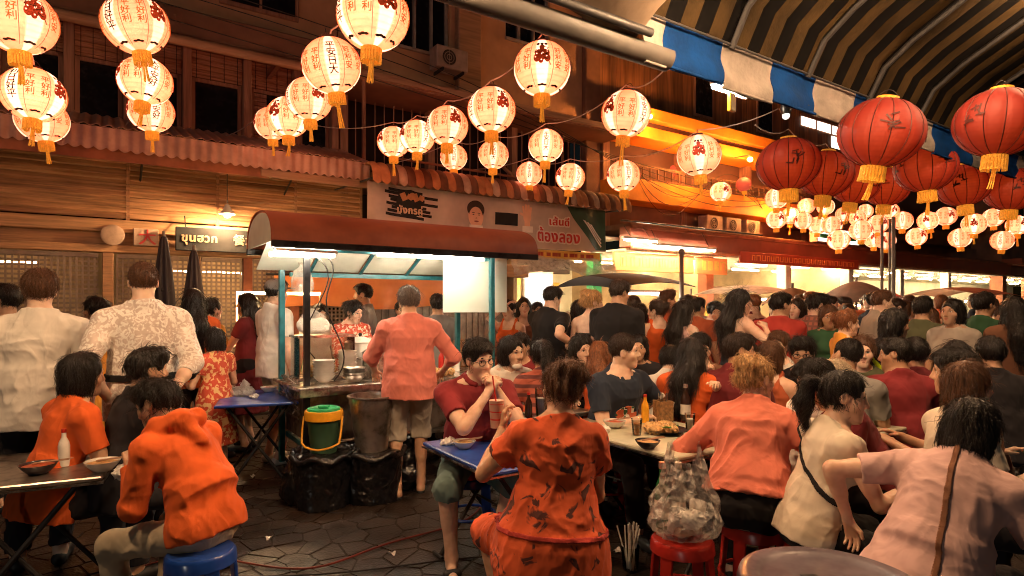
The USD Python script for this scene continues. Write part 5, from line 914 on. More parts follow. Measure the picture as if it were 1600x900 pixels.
def lantern(px, py, rpx, label, group=None, kind='paper_lit', R=.2, turn_=0, tassel=True):
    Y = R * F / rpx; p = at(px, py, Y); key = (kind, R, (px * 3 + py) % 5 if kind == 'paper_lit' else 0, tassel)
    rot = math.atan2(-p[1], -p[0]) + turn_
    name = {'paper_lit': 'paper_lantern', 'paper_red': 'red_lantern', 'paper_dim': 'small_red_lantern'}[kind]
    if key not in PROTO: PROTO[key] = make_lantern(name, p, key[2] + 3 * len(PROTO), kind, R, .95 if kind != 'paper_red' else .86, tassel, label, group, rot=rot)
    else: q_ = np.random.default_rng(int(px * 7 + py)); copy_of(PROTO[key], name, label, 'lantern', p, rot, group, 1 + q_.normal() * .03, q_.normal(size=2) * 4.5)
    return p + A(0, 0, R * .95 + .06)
def string(tops, name='lantern_string', label='', ends=()):
    pts = []; q = [A(*e) for e in ends[:1]] + list(tops) + [A(*e) for e in ends[1:]]
    for a_, b_ in zip(q, q[1:]):
        for t in np.linspace(0, 1, 7)[:-1]: pts.append(a_ + (b_ - a_) * t - A(0, 0, .06 * 4 * t * (1 - t) * min(np.linalg.norm(b_ - a_), 1.5)))
    single(name, tube(pts + [q[-1]], .0055, 5), 'cord_white', label, 'string', smooth=60)
GL = 'white paper lanterns over the street'
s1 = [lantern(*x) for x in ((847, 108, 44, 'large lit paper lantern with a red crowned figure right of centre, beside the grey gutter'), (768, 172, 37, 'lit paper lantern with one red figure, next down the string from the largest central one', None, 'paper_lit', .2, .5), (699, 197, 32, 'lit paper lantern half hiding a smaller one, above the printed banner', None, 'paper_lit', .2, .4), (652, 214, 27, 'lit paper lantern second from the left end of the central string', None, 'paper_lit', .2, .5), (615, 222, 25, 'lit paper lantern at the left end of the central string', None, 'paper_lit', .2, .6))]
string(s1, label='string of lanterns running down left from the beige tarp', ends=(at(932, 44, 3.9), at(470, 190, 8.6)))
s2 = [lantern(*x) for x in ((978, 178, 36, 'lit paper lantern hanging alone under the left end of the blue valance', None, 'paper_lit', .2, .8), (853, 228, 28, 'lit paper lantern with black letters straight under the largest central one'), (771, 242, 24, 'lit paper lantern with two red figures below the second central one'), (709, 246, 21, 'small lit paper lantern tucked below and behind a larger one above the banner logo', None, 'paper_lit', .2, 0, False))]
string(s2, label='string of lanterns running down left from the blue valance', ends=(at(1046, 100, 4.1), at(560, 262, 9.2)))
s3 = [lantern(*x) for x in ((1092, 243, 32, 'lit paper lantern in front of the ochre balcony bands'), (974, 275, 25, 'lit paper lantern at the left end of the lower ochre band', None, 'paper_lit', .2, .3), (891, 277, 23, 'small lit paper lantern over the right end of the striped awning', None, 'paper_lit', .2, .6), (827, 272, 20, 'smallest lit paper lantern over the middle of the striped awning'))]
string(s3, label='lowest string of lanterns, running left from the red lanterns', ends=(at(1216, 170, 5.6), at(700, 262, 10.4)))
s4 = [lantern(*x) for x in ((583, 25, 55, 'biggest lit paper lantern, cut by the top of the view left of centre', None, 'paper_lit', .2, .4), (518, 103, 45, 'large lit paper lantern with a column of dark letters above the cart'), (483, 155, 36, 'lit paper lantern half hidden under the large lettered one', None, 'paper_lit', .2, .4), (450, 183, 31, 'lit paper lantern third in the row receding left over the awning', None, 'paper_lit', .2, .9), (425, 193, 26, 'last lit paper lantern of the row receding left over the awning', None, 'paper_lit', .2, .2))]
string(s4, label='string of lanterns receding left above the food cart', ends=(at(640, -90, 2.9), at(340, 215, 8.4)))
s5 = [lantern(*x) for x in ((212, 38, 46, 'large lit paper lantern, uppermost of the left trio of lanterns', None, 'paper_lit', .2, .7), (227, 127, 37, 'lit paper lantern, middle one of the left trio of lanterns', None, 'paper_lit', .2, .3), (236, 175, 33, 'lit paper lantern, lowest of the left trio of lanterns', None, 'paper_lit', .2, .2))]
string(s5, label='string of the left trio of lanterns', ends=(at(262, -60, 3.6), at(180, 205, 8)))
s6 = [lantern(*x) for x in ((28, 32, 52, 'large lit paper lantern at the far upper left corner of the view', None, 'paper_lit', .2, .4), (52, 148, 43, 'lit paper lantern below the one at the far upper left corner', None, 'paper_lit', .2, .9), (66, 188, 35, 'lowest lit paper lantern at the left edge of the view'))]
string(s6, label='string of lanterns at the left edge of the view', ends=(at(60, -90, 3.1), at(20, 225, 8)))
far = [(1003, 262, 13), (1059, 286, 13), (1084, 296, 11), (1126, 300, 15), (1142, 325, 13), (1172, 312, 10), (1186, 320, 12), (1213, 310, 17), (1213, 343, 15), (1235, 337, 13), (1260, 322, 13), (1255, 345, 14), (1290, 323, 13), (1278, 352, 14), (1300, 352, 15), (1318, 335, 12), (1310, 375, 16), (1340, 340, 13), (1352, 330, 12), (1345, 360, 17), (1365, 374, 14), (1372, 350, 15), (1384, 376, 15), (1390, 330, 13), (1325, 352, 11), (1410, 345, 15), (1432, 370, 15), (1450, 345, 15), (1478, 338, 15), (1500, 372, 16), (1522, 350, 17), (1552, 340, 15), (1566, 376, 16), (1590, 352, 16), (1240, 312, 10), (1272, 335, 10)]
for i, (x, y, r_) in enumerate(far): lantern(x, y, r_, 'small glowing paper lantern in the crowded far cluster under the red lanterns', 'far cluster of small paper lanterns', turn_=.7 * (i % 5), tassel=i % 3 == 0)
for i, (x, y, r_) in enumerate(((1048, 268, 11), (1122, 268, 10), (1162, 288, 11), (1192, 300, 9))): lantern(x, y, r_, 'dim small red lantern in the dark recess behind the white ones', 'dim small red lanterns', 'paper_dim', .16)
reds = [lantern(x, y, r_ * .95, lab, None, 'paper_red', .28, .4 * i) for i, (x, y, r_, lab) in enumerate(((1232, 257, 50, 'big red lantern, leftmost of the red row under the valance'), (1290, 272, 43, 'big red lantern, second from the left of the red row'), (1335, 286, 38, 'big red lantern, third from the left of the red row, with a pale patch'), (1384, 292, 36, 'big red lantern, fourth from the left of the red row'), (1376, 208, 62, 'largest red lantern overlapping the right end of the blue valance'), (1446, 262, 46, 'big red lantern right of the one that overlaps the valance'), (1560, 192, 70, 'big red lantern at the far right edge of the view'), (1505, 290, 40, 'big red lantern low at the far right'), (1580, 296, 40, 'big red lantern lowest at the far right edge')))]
string(reds[:4], label='string of the red lantern row', ends=(at(1180, 195, 4.9), at(1430, 270, 9)))
wires = SThing('power_cable', 'bundle of thin black cables slung along the upper floors', 'cable', 0, .3, 5)
wires.sp('strand', cat([tube(curve([(-6, -.75, 5.3 + .1 * k), (-1 + .4 * k, -.8, 5.05 + .15 * k), (4, -.9, 4.6 + .12 * k), (7, -.8, 4.35 - .06 * k), (13, -.75, 4.25 + .05 * k)], 40), .007, 4) for k in range(4)] + [tube(curve([(7.2, -.75, 4.3), (8.2, -.9, 3.75 - .2 * k), (9.6, -.75, 4.0 + .1 * k), (11.5, -.75, 3.8)], 24), .006, 4) for k in range(3)]), 'cable', smooth=60)

# ---------------------------------------------------------------- food cart
CT, CDp = -.03, 3.55
k_ = SThing('food_cart', 'wheeled food cart with brown canvas roof, teal posts and steel counter', 'food cart', .9, 3.9)
FT, BK = 4.21, 3.55; L0, L1 = -.03, 1.77
for nm, t, d, m, lab in (('post', L0, FT, 'black_paint', 'black front post'), ('post', L1, FT, 'teal_paint', None), ('post', L0 - .04, BK, 'teal_paint', None), ('post', L1 - .02, BK, 'teal_paint', None)):
    k_.sp(nm, sb(t - .024, t + .024, d - .024, d + .024, .12, 2.03, .004), m, label=lab)
for t in (L0, L1): k_.sp('side_rail', sb(t - .015, t + .015, BK + .03, FT - .03, 1.98, 2.02), 'teal_paint'); k_.sp('side_rail', sb(t - .015, t + .015, BK + .03, FT - .03, .36, .40), 'teal_paint')
k_.sp('front_rail', sb(L0 + .03, L1 - .03, FT - .015, FT + .015, 1.985, 2.02), 'teal_paint'); k_.sp('back_rail', sb(L0 + .03, L1 - .03, BK - .015, BK + .015, 1.80, 1.84), 'teal_paint')
k_.sp('counter_top', sb(L0 - .10, L1 + .02, BK - .08, FT + .14, .845, .875, .006), 'steel'); k_.sp('counter_edge', sb(L0 - .10, L1 + .02, FT + .142, FT + .165, .80, .878, .006), 'steel')
k_.sp('front_panel', sb(L0 + .03, L1 - .03, FT - .03, FT - .005, .40, .80), 'steel_dull'); k_.sp('side_panel', sb(L0 - .005, L0 + .012, BK + .03, FT - .03, .42, .80), 'steel_dull'); k_.sp('shelf', sb(L0, L1, BK, FT - .04, .34, .37), 'steel_dull')
for t in (L0 + .28, L1 - .28):
    for d in (BK + .05, FT - .1):
        wp = k_.sp('wheel', move(turn(lathe([(.05, -.025), (.16, -.03), (.19, -.015), (.19, .015), (.16, .03), (.05, .025), (.05, -.025)], 24), math.pi / 2, (1, 0, 0)), (t, -d, .19)), 'rubber_black', smooth=40); k_.sp('rim', cat([move(turn(lathe([(0, .02), (.05, .02), (.12, .012), (.12, -.012), (0, -.02)], 18), math.pi / 2, (1, 0, 0)), (t, -d, .19))]), 'steel_dull', under=wp)
RT0, RT1 = -.36, 2.17
def roof(u, v):
    an = v * math.pi; e = np.sin(an); t = RT0 + (RT1 - RT0) * u
    return t, -(3.97 + .46 * np.cos(an)), 2.03 + .28 * e ** .75 - .012 * np.sin(u * math.pi * 6) ** 2 * (1 - e)
k_.sp('roof_canvas', thick(grid(roof, 50, 26), -.008), 'cart_brown', smooth=60)
for t, nm in ((RT0, 'end_cap'), (RT1, 'end_cap')):
    prof_ = [(3.97 + .447 * math.cos(x), 2.033 + .262 * math.sin(x) ** .75) for x in np.linspace(0, math.pi, 20)]
    pl = upright(plate(Polygon([(-p[0], p[1]) for p in prof_]), .012)); v, f = pl; k_.sp(nm, (np.c_[v[:, 1] + t + (.02 if t < 0 else -.02), v[:, 0], v[:, 2]], f), 'cart_lining', smooth=False)
k_.sp('eave_trim', sb(RT0, RT1, 4.42, 4.45, 1.985, 2.04, .006), 'black_paint'); k_.sp('eave_trim', sb(RT0, RT1, 3.49, 3.52, 1.985, 2.04, .006), 'black_paint')
for j, (t0, t1) in enumerate(zip(np.linspace(RT0 + .05, RT1 - .05, 6), np.linspace(RT0 + .05, RT1 - .05, 6)[1:])):
    k_.sp('ceiling_panel', thick((np.array([(t0 + .02, -4.10, 2.12), (t1 - .02, -4.10, 2.12), (t1 - .02, -3.56, 1.86), (t0 + .02, -3.56, 1.86)]), np.array([[0, 1, 2, 3]])), .006), 'cart_lining'); k_.sp('ceiling_bar', rod((t1, -4.10, 2.10), (t1, -3.57, 1.845), .016, 6), 'teal_paint')
b0, b1 = at(692, 475, 6.05), at(792, 475, 6.22); bd = unit(b1 - b0); bm_ = bx(0, np.linalg.norm(b1 - b0), -.006, .006, 1.465, 2.02, .003); bm_ = turn(bm_, math.atan2(bd[1], bd[0])); k_.part('menu_board', move(bm_, (b0[0], b0[1], 0)), 'board_white', world=True)
[k_.part('board_hook', rod(b0 + bd * q_ + A(0, 0, 2.0 - b0[2]), b0 + bd * q_ + A(0, 0, 2.14 - b0[2]), .005), 'steel_dark', world=True) for q_ in (.08, .5)]
lp = k_.sp('lamp_holder', sb(-.30, .20, 4.26, 4.31, 1.965, 1.99, .006), 'white_paint'); k_.sp('tube', rod((-.34, -4.30, 1.94), (.18, -4.26, 1.955), .018), 'tube_white', under=lp, smooth=40); k_.sp('tube', rod((.55, -4.30, 1.975), (1.62, -4.30, 1.975), .012), 'tube_white', under=lp, smooth=40)  # the long second tube is added at the front eave to light the board
k_.sp('electric_wire', cat([tube(curve([(.05, -4.23, 1.98), (.17, -4.27, 1.85), (.12, -4.25, 1.6), (.25, -4.25, 1.2), (.2, -4.2, .9)], 24), .006, 5), tube(curve([(.02, -4.24, 1.95), (.12, -4.3, 1.78), (.05, -4.26, 1.55), (.03, -4.24, 1.1)], 20), .005, 5)]), 'cable', smooth=60)
# things on the counter
def on_cart(t, d, z=.877): return street(t, d, z)
def bowl_stack(name, label, p, n, r, m='ceramic'):
    T = Thing(name, label, 'bowls', p)
    for k in range(n): T.part('bowl', move(lathe([(r * .45, 0), (r * .5, .006), (r * .85, r * .38), (r, r * .62), (r * .965, r * .62), (r * .8, r * .36), (r * .4, .012), (0, .012)], 22), (.003 * math.sin(k * 2), .003 * math.cos(k * 3), .022 * k)), m, smooth=50)
bowl_stack('bowl_stack', 'stack of white bowls at the left front of the cart counter', on_cart(.16, 4.05), 7, .095); bowl_stack('bowl_stack', 'low stack of grey steel bowls on the cart counter', on_cart(.38, 4.18), 4, .10, 'steel_dull'); bowl_stack('bowl_stack', 'stack of white bowls behind the grey steel ones', on_cart(.42, 3.9), 10, .085)
def pot(name, label, p, r, h, m='steel', lid=True, fill=None):
    T = Thing(name, label, 'pot', p); T.part('body', lathe([(0, 0), (r * .95, 0), (r, .02), (r, h), (r * 1.05, h + .006), (r * 1.05, h + .012), (r * .96, h + .008), (r * .95, .03), (0, .02)], 28), m, smooth=40)
    for e in (-1, 1): T.part('handle', tube(curve([(e * r, -.04, h * .75), (e * (r + .04), -.03, h * .78), (e * (r + .04), .03, h * .78), (e * r, .04, h * .75)], 12), .007, 6), m, smooth=60)
    if lid: lp_ = T.part('lid', lathe([(r * 1.02, h + .014), (r * .8, h + .035), (r * .3, h + .06), (0, h + .064)], 28), m, smooth=50); T.part('knob', move(lathe([(0, .0), (.012, .0), (.02, .025), (.012, .035), (0, .036)], 12), (0, 0, h + .062)), 'rubber_black', under=lp_)
    if fill: T.part('contents', lathe([(0, h - .03), (r * .5, h - .025), (r * .95, h - .035)], 20), fill)
pot('stock_pot', 'covered steel stock pot on the middle of the cart counter', on_cart(.70, 3.95), .15, .22); pot('cooking_pot', 'open pot of broth beside the man at the cart', on_cart(1.0, 4.0), .16, .14, 'steel_dull', False, 'food_noodle'); pot('rice_tub', 'white tub with lid behind the stock pot', on_cart(.62, 3.68), .14, .30, 'ceramic')
gcase = SThing('glass_case', 'small glass display case on the cart counter', 'display case', .25, 3.7, .877)
for (x0, x1, d0, d1, z0, z1) in ((.0, .50, 3.58, 3.586, .90, 1.25), (.0, .50, 3.86, 3.866, .90, 1.25), (.0, .006, 3.586, 3.86, .90, 1.25), (.494, .50, 3.586, 3.86, .90, 1.25)): gcase.sp('pane', sb(x0, x1, d0, d1, z0, z1), 'clear')
gcase.sp('frame', cat([sb(-.01, .51, 3.57, 3.876, .878, .90), sb(-.01, .51, 3.57, 3.876, 1.25, 1.27)]), 'steel'); 
def heap(p, r, h, m, seed, name, label, cat_='food', dish='ceramic'):
    T = Thing(name, label, cat_, p); q = np.random.default_rng(seed)
    T.part('plate', lathe([(0, .004), (r * .55, .004), (r, .022), (r * 1.02, .026), (r * .6, .0), (0, 0)], 26), dish, smooth=50)
    P = [el((q.normal() * r * .32, q.normal() * r * .32, .015 + h * .35 * q.random()), (r * .3, r * .3, h * .42), None, .02) for _ in range(9)]
    T.part('food', blob(P, r / 20, r * .16, seed, freq=(60, 60, 60)), m, True)
    T.part('garnish', cat([turn(move(bx(-.012, .012, -.004, .004, 0, .006), (q.normal() * r * .3, q.normal() * r * .3, h * .75)), q.random() * 6, (0, 0, 1)) for _ in range(14)]), 'food_green')
heap(on_cart(1.22, 4.08), .13, .07, 'food_noodle', 3, 'noodle_plate', 'plate of yellow noodles at the right of the cart counter'); heap(on_cart(.92, 4.24), .10, .06, 'food_red', 4, 'garnish_plate', 'small plate of red garnish at the front of the cart counter'); heap(on_cart(.25, 3.72, .90), .14, .16, 'food_noodle', 6, 'noodle_heap', 'heap of noodles inside the glass case on the cart')
def bag(p, w, h, label, m='clear_bag', name='plastic_bag', seed=1, squash=1.0):
    T = Thing(name, label, 'bag', p); q = np.random.default_rng(seed)
    def sh(u, v):
        an = u * 2 * math.pi; rr_ = np.interp(v, [0, .12, .45, .75, .9, 1], [.30, .92, 1, .72, .22, .42]) * w / 2; q3 = np.stack([np.cos(an) * 2.2 + 9, np.sin(an) * 2.2, v * 4 + seed], -1); n = meshkit.fbm(q3, 3, seed) - .5; cr_ = abs(2 * meshkit.noise(q3 * 2.6, seed + 4) - 1)
        rr_ = rr_ * (1 + .5 * n - .10 * (1 - cr_) ** 3); return rr_ * np.cos(an), rr_ * np.sin(an) * squash, h * v + .05 * h * n
    T.part('film', grid(sh, 72, 44), m, smooth=True)
    return T
hb = bag(on_cart(.16, 3.74, 1.27), .26, .24, 'white plastic bag of noodles piled on the glass case', 'film', seed=5); hb.part('contents', blob([el((q_ * .06, .02 * q_, .08), (.07, .08, .07)) for q_ in (-1, 0, 1)], .012, .02, 3), 'paper_white', True)
bag(on_cart(.06, 3.75, 1.62), .20, .30, 'white plastic bag hanging by the left teal post of the cart', 'film', seed=8)
def bottle(p, label, m, h=.24, r=.032, cap='label_paper', name='bottle', band=True):
    T = Thing(name, label, 'bottle', p); T.part('glass', lathe([(0, 0), (r * .95, 0), (r, .01), (r, h * .55), (r * .85, h * .65), (r * .42, h * .78), (r * .40, h * .96), (0, h * .96)], 18), m, smooth=50)
    T.part('cap', lathe([(0, h), (r * .46, h), (r * .48, h * .93), (r * .44, h * .90), (0, h * .90)], 14), cap)
    if band: T.part('paper_label', lathe([(r * 1.015, h * .18), (r * 1.015, h * .45)], 18), 'label_paper')
for i, (t, d, m, lab) in enumerate(((.86, 3.62, 'tea', 'amber sauce bottle at the back of the cart counter'), (1.3, 3.66, 'bottle_brown', 'dark sauce bottle at the back right of the cart counter'), (1.45, 3.75, 'red_plastic', 'red squeeze bottle at the right end of the cart counter'), (1.52, 3.95, 'ceramic', 'white condiment bottle at the right end of the cart counter'))): bottle(on_cart(t, d), lab, m, .22, .030, 'red_plastic', 'sauce_bottle', i < 2)
lad = SThing('ladle', 'long dark ladle standing in the pot on the cart', 'ladle', 1.0, 4.0, .9); lad.sp('handle', rod((1.02, -3.98, .92), (.93, -4.06, 1.28), .006), 'steel_dark'); lad.sp('scoop', move(trimesh.creation.icosphere(2, .035), (1.02, -3.98, .93)), 'steel_dull')
ub = SThing('basket_rack', 'dark rack of utensils and net bags hanging at the cart left end', 'rack', -.1, 3.9, .5)
q = np.random.default_rng(4); ub.sp('net', cat([tube([(-.07 + q.normal() * .015, -3.6 - .5 * x, .62 + .25 * y), (-.09 + q.normal() * .02, -3.6 - .5 * x, .62 + .25 * y + .05)], .006, 4) for x in np.linspace(0, 1, 12) for y in np.linspace(0, 1, 6)]), 'steel_dull', kind='stuff'); ub.sp('frame', cat([rod((-.08, -3.58, z), (-.08, -4.14, z), .007) for z in (.6, .76, .9)]), 'steel_dull')

# ---------------------------------------------------------------- buckets and bins in front of the cart
bp = at(506, 700, 4.72) * A(1, 1, 0)
T = Thing('black_bin', 'low bin wrapped in a shiny black rubbish bag under the green bucket', 'bin', bp); T.part('bag', blob([rc((0, 0, .05), (0, 0, .36), .21, .225, .02, [((0, 0, .40), A(0, 0, 1)), ((0, 0, .0), A(0, 0, -1))])],   .010, .020, 4, freq=(16, 16, 6)), 'bag_black', True); T.part('bag_rim', tube([(.245 * math.cos(x) * (1 + .05 * math.sin(5 * x)), .245 * math.sin(x), .385 + .02 * math.sin(7 * x)) for x in np.arange(40) / 40 * 2 * np.pi], .022, 6, closed=True), 'bag_black', smooth=60)
T = Thing('lidded_bucket', 'dark green bucket with green lid, yellow rim and yellow drop handle', 'bucket', bp + A(0, 0, .405)); bk_ = lambda n_, m_, *a_, **k_: T.part(n_, scale(m_, .84), *a_, **k_); bk_('body', lathe([(0, 0), (.115, 0), (.155, .36), (.147, .36), (.11, .02), (0, .02)], 28), 'green_dark', smooth=40); bk_('rim', lathe([(.150, .30), (.172, .302), (.176, .36), (.168, .385), (.150, .385)], 28), 'yellow_plastic', smooth=40); bk_('lid', lathe([(.150, .385), (.145, .405), (.12, .412), (.10, .398), (0, .398)], 28), 'green_plastic', smooth=40)
bk_('lid_knob', bx(-.05, .05, -.022, .022, .40, .43, .008), 'green_plastic'); bk_('handle', tube([(-.176, -.02, .33), (-.178, -.06, .22), (-.170, -.10, .10), (-.12, -.155, .075), (-.06, -.172, .06), (0, -.178, .052), (.06, -.172, .06), (.12, -.155, .075), (.170, -.10, .10), (.178, -.06, .22), (.176, -.02, .33)], .010, 8), 'yellow_plastic', smooth=60)
bp = at(581, 705, 4.88) * A(1, 1, 0)
T = Thing('black_bin', 'low bin wrapped in a shiny black rubbish bag under the steel bucket', 'bin', bp); T.part('bag', blob([rc((0, 0, .05), (0, 0, .34), .22, .23, .02, [((0, 0, .38), A(0, 0, 1)), ((0, 0, .0), A(0, 0, -1))])], .010, .020, 9, freq=(16, 16, 6)), 'bag_black', True); T.part('bag_rim', tube([(.25 * math.cos(x) * (1 + .05 * math.sin(4 * x)), .25 * math.sin(x), .37 + .02 * math.sin(6 * x)) for x in np.arange(40) / 40 * 2 * np.pi], .022, 6, closed=True), 'bag_black', smooth=60)
T = Thing('steel_bucket', 'dull steel bucket with a wide rim beside the green bucket', 'bucket', bp + A(0, 0, .385)); T.part('body', lathe([(0, 0), (.125, 0), (.18, .42), (.195, .425), (.195, .435), (.174, .435), (.12, .02), (0, .02)], 32), 'steel_dull', smooth=40)
for e in (-1, 1): T.part('lug', bx(e * .17 - .012, e * .17 + .012, -.02, .02, .36, .42, .004), 'steel_dull')
T.part('handle', tube([(.19 * math.cos(x), .05, .40 - .10 * math.sin(x)) for x in np.linspace(math.pi, 0, 14)], .005, 6), 'steel_dull', smooth=60)
for i, (px, py, Y, lab) in enumerate(((470, 740, 4.75, 'crumpled black rubbish bag left of the bins'), (635, 760, 5.15, 'black rubbish bag between the bins and the cart wheel'))):
    T = Thing('rubbish_bag', lab, 'bag', at(px, py, Y) * A(1, 1, 0)); T.part('film', blob([rc((0, 0, .13), (0, 0, .22), .15, .12, .03, [((0, 0, 0), A(0, 0, -1))]), rc((0, 0, .28), (.02, 0, .38), .04, .06, .03)], .012, .03, 20 + i, freq=(15, 15, 8)), 'bag_black', True)

# ---------------------------------------------------------------- tables, stools and what is on them
def folding_table(label, c, rot, w, l, h, m, legm='steel_dark', edge=True):
    T = Thing('folding_table', label, 'table', A(c[0], c[1], 0), rot); T.part('tabletop', bx(-w / 2, w / 2, -l / 2, l / 2, h - .022, h, .006), m)
    if edge: T.part('edge_band', cat([bx(-w / 2 - .006, w / 2 + .006, e * l / 2 - .006, e * l / 2 + .006, h - .034, h - .0235) for e in (-1, 1)] + [bx(e * w / 2 - .006, e * w / 2 + .006, -l / 2, l / 2, h - .034, h - .0235) for e in (-1, 1)]), 'steel')
    for e in (-1, 1):
        y = e * (l / 2 - .08)
        for s_ in (-1, 1): T.part('leg', tube([(s_ * w * .40, y + s_ * .012, 0), (-s_ * w * .36, y + s_ * .012, h - .03)], .013, 8), legm, smooth=40)
        T.part('foot_bar', cat([rod((s_ * w * .40, y - .06, .014), (s_ * w * .40, y + .06, .014), .012, 6) for s_ in (-1, 1)]), legm)
    T.part('brace', rod((0, -l / 2 + .08, h * .5), (0, l / 2 - .08, h * .5), .008, 6), legm)
    return T
def quad_table(label, P, z, m, **k):                                  # from three corners (near-left order) on the table's own height
    a_, b_, c_ = (A(*p) for p in P); w = np.linalg.norm((b_ - a_)[:2]); l = np.linalg.norm((c_ - a_)[:2]); rot = math.atan2(*(b_ - a_)[1::-1]); mid = (b_ + c_) / 2
    return folding_table(label, mid, rot, w, l, z, m, **k)
quad_table('blue folding table with crossed black legs left of the cart', [(-2.39, 4.87), (-1.784, 5.09), (-2.70, 5.72)], .73, 'blue_plastic', edge=False)
quad_table('blue topped folding table with silver edge between the seated couple', [(-.128, 3.05), (.42, 3.40), (-.534, 3.76)], .70, 'blue_plastic')
quad_table('long greenish table with food between the man in navy and the woman in coral', [(.867, 3.17), (1.49, 3.59), (.25, 4.08)], .75, 'table_top_green')
quad_table('steel topped table with plates behind the woman in the red dress', [(.02, 4.25), (.60, 4.62), (-.30, 4.85)], .74, 'steel_dull')
quad_table('plain table among the seated crowd at centre right', [(1.35, 4.75), (2.05, 5.15), (.95, 5.45)], .74, 'table_top_green')
quad_table('brown table the diners on the far right lean over', [(2.05, 3.65), (2.75, 4.10), (1.55, 4.45)], .74, 'table_top_green')
quad_table('table at the left edge where the person in the orange hoodie eats', [(-2.62, 2.62), (-1.98, 2.92), (-2.92, 3.30)], .72, 'steel_dull')
def stool(p, label, m, h=.45, top=.145, group=None, name='plastic_stool', rot=0):
    T = Thing(name, label, 'stool', A(p[0], p[1], 0), rot, group); g = .8
    T.part('seat', lathe([(.018, h - .012), (.018, h), (top * .7, h - .002), (top * .93, h), (top, h - .012), (top * 1.03, h - .055), (top * .985, h - .055), (top * .95, h - .018), (.018, h - .012)], 28), m, smooth=40)
    for k in range(4):
        a_ = math.pi / 4 + k * math.pi / 2; c_, s_ = math.cos(a_), math.sin(a_); r0, r1 = top * .93, top * 1.22
        v, f = bx(-.030, .030, -.008, .008, 0, h - .05, .003); t_ = v[:, 2] / (h - .05); rr_ = r1 + (r0 - r1) * t_; wv = v[:, 0] * (.72 + .3 * t_)
        T.part('leg', (np.c_[c_ * (rr_ + v[:, 1]) - s_ * wv, s_ * (rr_ + v[:, 1]) + c_ * wv, v[:, 2]], f), m, smooth=30)
    T.part('apron_ring', tube([(top * 1.09 * math.cos(x), top * 1.09 * math.sin(x), h * .45) for x in np.arange(20) / 20 * 2 * np.pi], .009, 6, closed=True), m, smooth=50)
    return T
stool(at(314, 850, 2.72), 'blue plastic stool under the person in the orange hoodie', 'blue_plastic'); stool(at(880, 880, 2.62), 'blue plastic stool under the woman in the red dress', 'blue_plastic'); stool(at(1066, 815, 2.86), 'red plastic stool carrying the clear plastic bag', 'red_plastic'); stool(at(1175, 850, 3.05), 'red plastic stool under the woman in the coral blouse', 'red_plastic'); stool(at(735, 800, 3.92), 'blue plastic stool under the man in the dark red polo', 'blue_plastic'); stool(at(1278, 850, 2.85), 'red plastic stool under the woman in the white sleeveless top', 'red_plastic'); stool(at(950, 730, 4.45), 'red plastic stool under the man in the navy shirt', 'red_plastic')
bt = Thing('round_table', 'round grey purple plastic table top with a slot, nearest right', 'table', at(1300, 905, 1.98) * A(1, 1, 0)); zt = 1.55 - 430 * 1.98 / 950
bt.part('tabletop', lathe([(0, zt - .016), (.20, zt - .018), (.225, zt - .004), (.26, zt + .004), (.285, zt - .006), (.292, zt - .03), (.285, zt - .05), (.27, zt - .045), (.26, zt - .03), (0, zt - .03)], 56), 'purple_plastic', smooth=50); bt.part('slot', move(bx(-.028, .028, -.009, .009, zt - .017, zt - .0135, .001), (-.045, .06, 0)), 'black_paint')
for k in range(4):
    a_ = .5 + k * math.pi / 2; bt.part('leg', rod((.20 * math.cos(a_), .20 * math.sin(a_), zt - .03), (.27 * math.cos(a_), .27 * math.sin(a_), 0), .018, 8), 'purple_plastic', smooth=40)
# the clear bag on the red stool, with bottles in it
sp_ = at(1066, 815, 2.86) * A(1, 1, 0) + A(0, 0, .452)
bg = Thing('plastic_bag', 'bulging clear plastic carrier bag on the red stool', 'bag', sp_ + A(.01, 0, 0))
def bagf(u, v):
    an = u * 2 * math.pi; rr_ = np.interp(v, [0, .06, .2, .42, .6, .75, .88, 1], [.06, .15, .175, .165, .135, .105, .085, .07]); q3 = np.stack([np.cos(an) * 2.4 + 5, np.sin(an) * 2.4, v * 3.2], -1)
    n = meshkit.fbm(q3, 3, 12) - .5; rg = (1 - abs(2 * meshkit.noise(q3 * A(2.6, 2.6, 1.1), 8) - 1)) ** 2; pl = np.sin(an * 13 + 3 * n) * np.clip((v - .35) / .4, 0, 1)
    rr_ = rr_ * (1 + .55 * n - .12 * rg + .10 * pl); ear = .13 * np.clip((v - .7) / .3, 0, 1) * np.abs(np.cos(an + .4)) ** 5
    return rr_ * np.cos(an) * 1.05, rr_ * np.sin(an) * .85, .33 * v + ear + .03 * n * v
bg.part('film', grid(bagf, 130, 60), 'bag_film', smooth=70); q = np.random.default_rng(4)
bg.part('paper_cup', cat([move(turn(lathe([(0, 0), (.032, 0), (.042, .11), (.039, .11), (.030, .006), (0, .006)], 16), .35, (1, .4, 0)), (-.05, .0, .03)), move(turn(lathe([(0, 0), (.032, 0), (.042, .11), (.039, .11), (.030, .006), (0, .006)], 16), -.6, (1, -.6, 0)), (.06, .03, .05))]), 'paper_white', smooth=50); bg.part('food_box', turn(bx(-.07, .07, -.05, .05, .02, .07, .008), .5), 'stripe_cream'); bg.part('napkin', blob([el((.02, -.05, .10), (.06, .04, .04))], .008, .02, 3, freq=(40, 40, 40)), 'paper_white', True)
bottle(sp_ + A(-.07, .10, 0), 'green glass bottle behind the clear bag', 'bottle_green', .33, .036, 'foil'); bottle(sp_ + A(.005, .09, 0), 'clear water bottle with pale cap behind the clear bag', 'film', .33, .036)
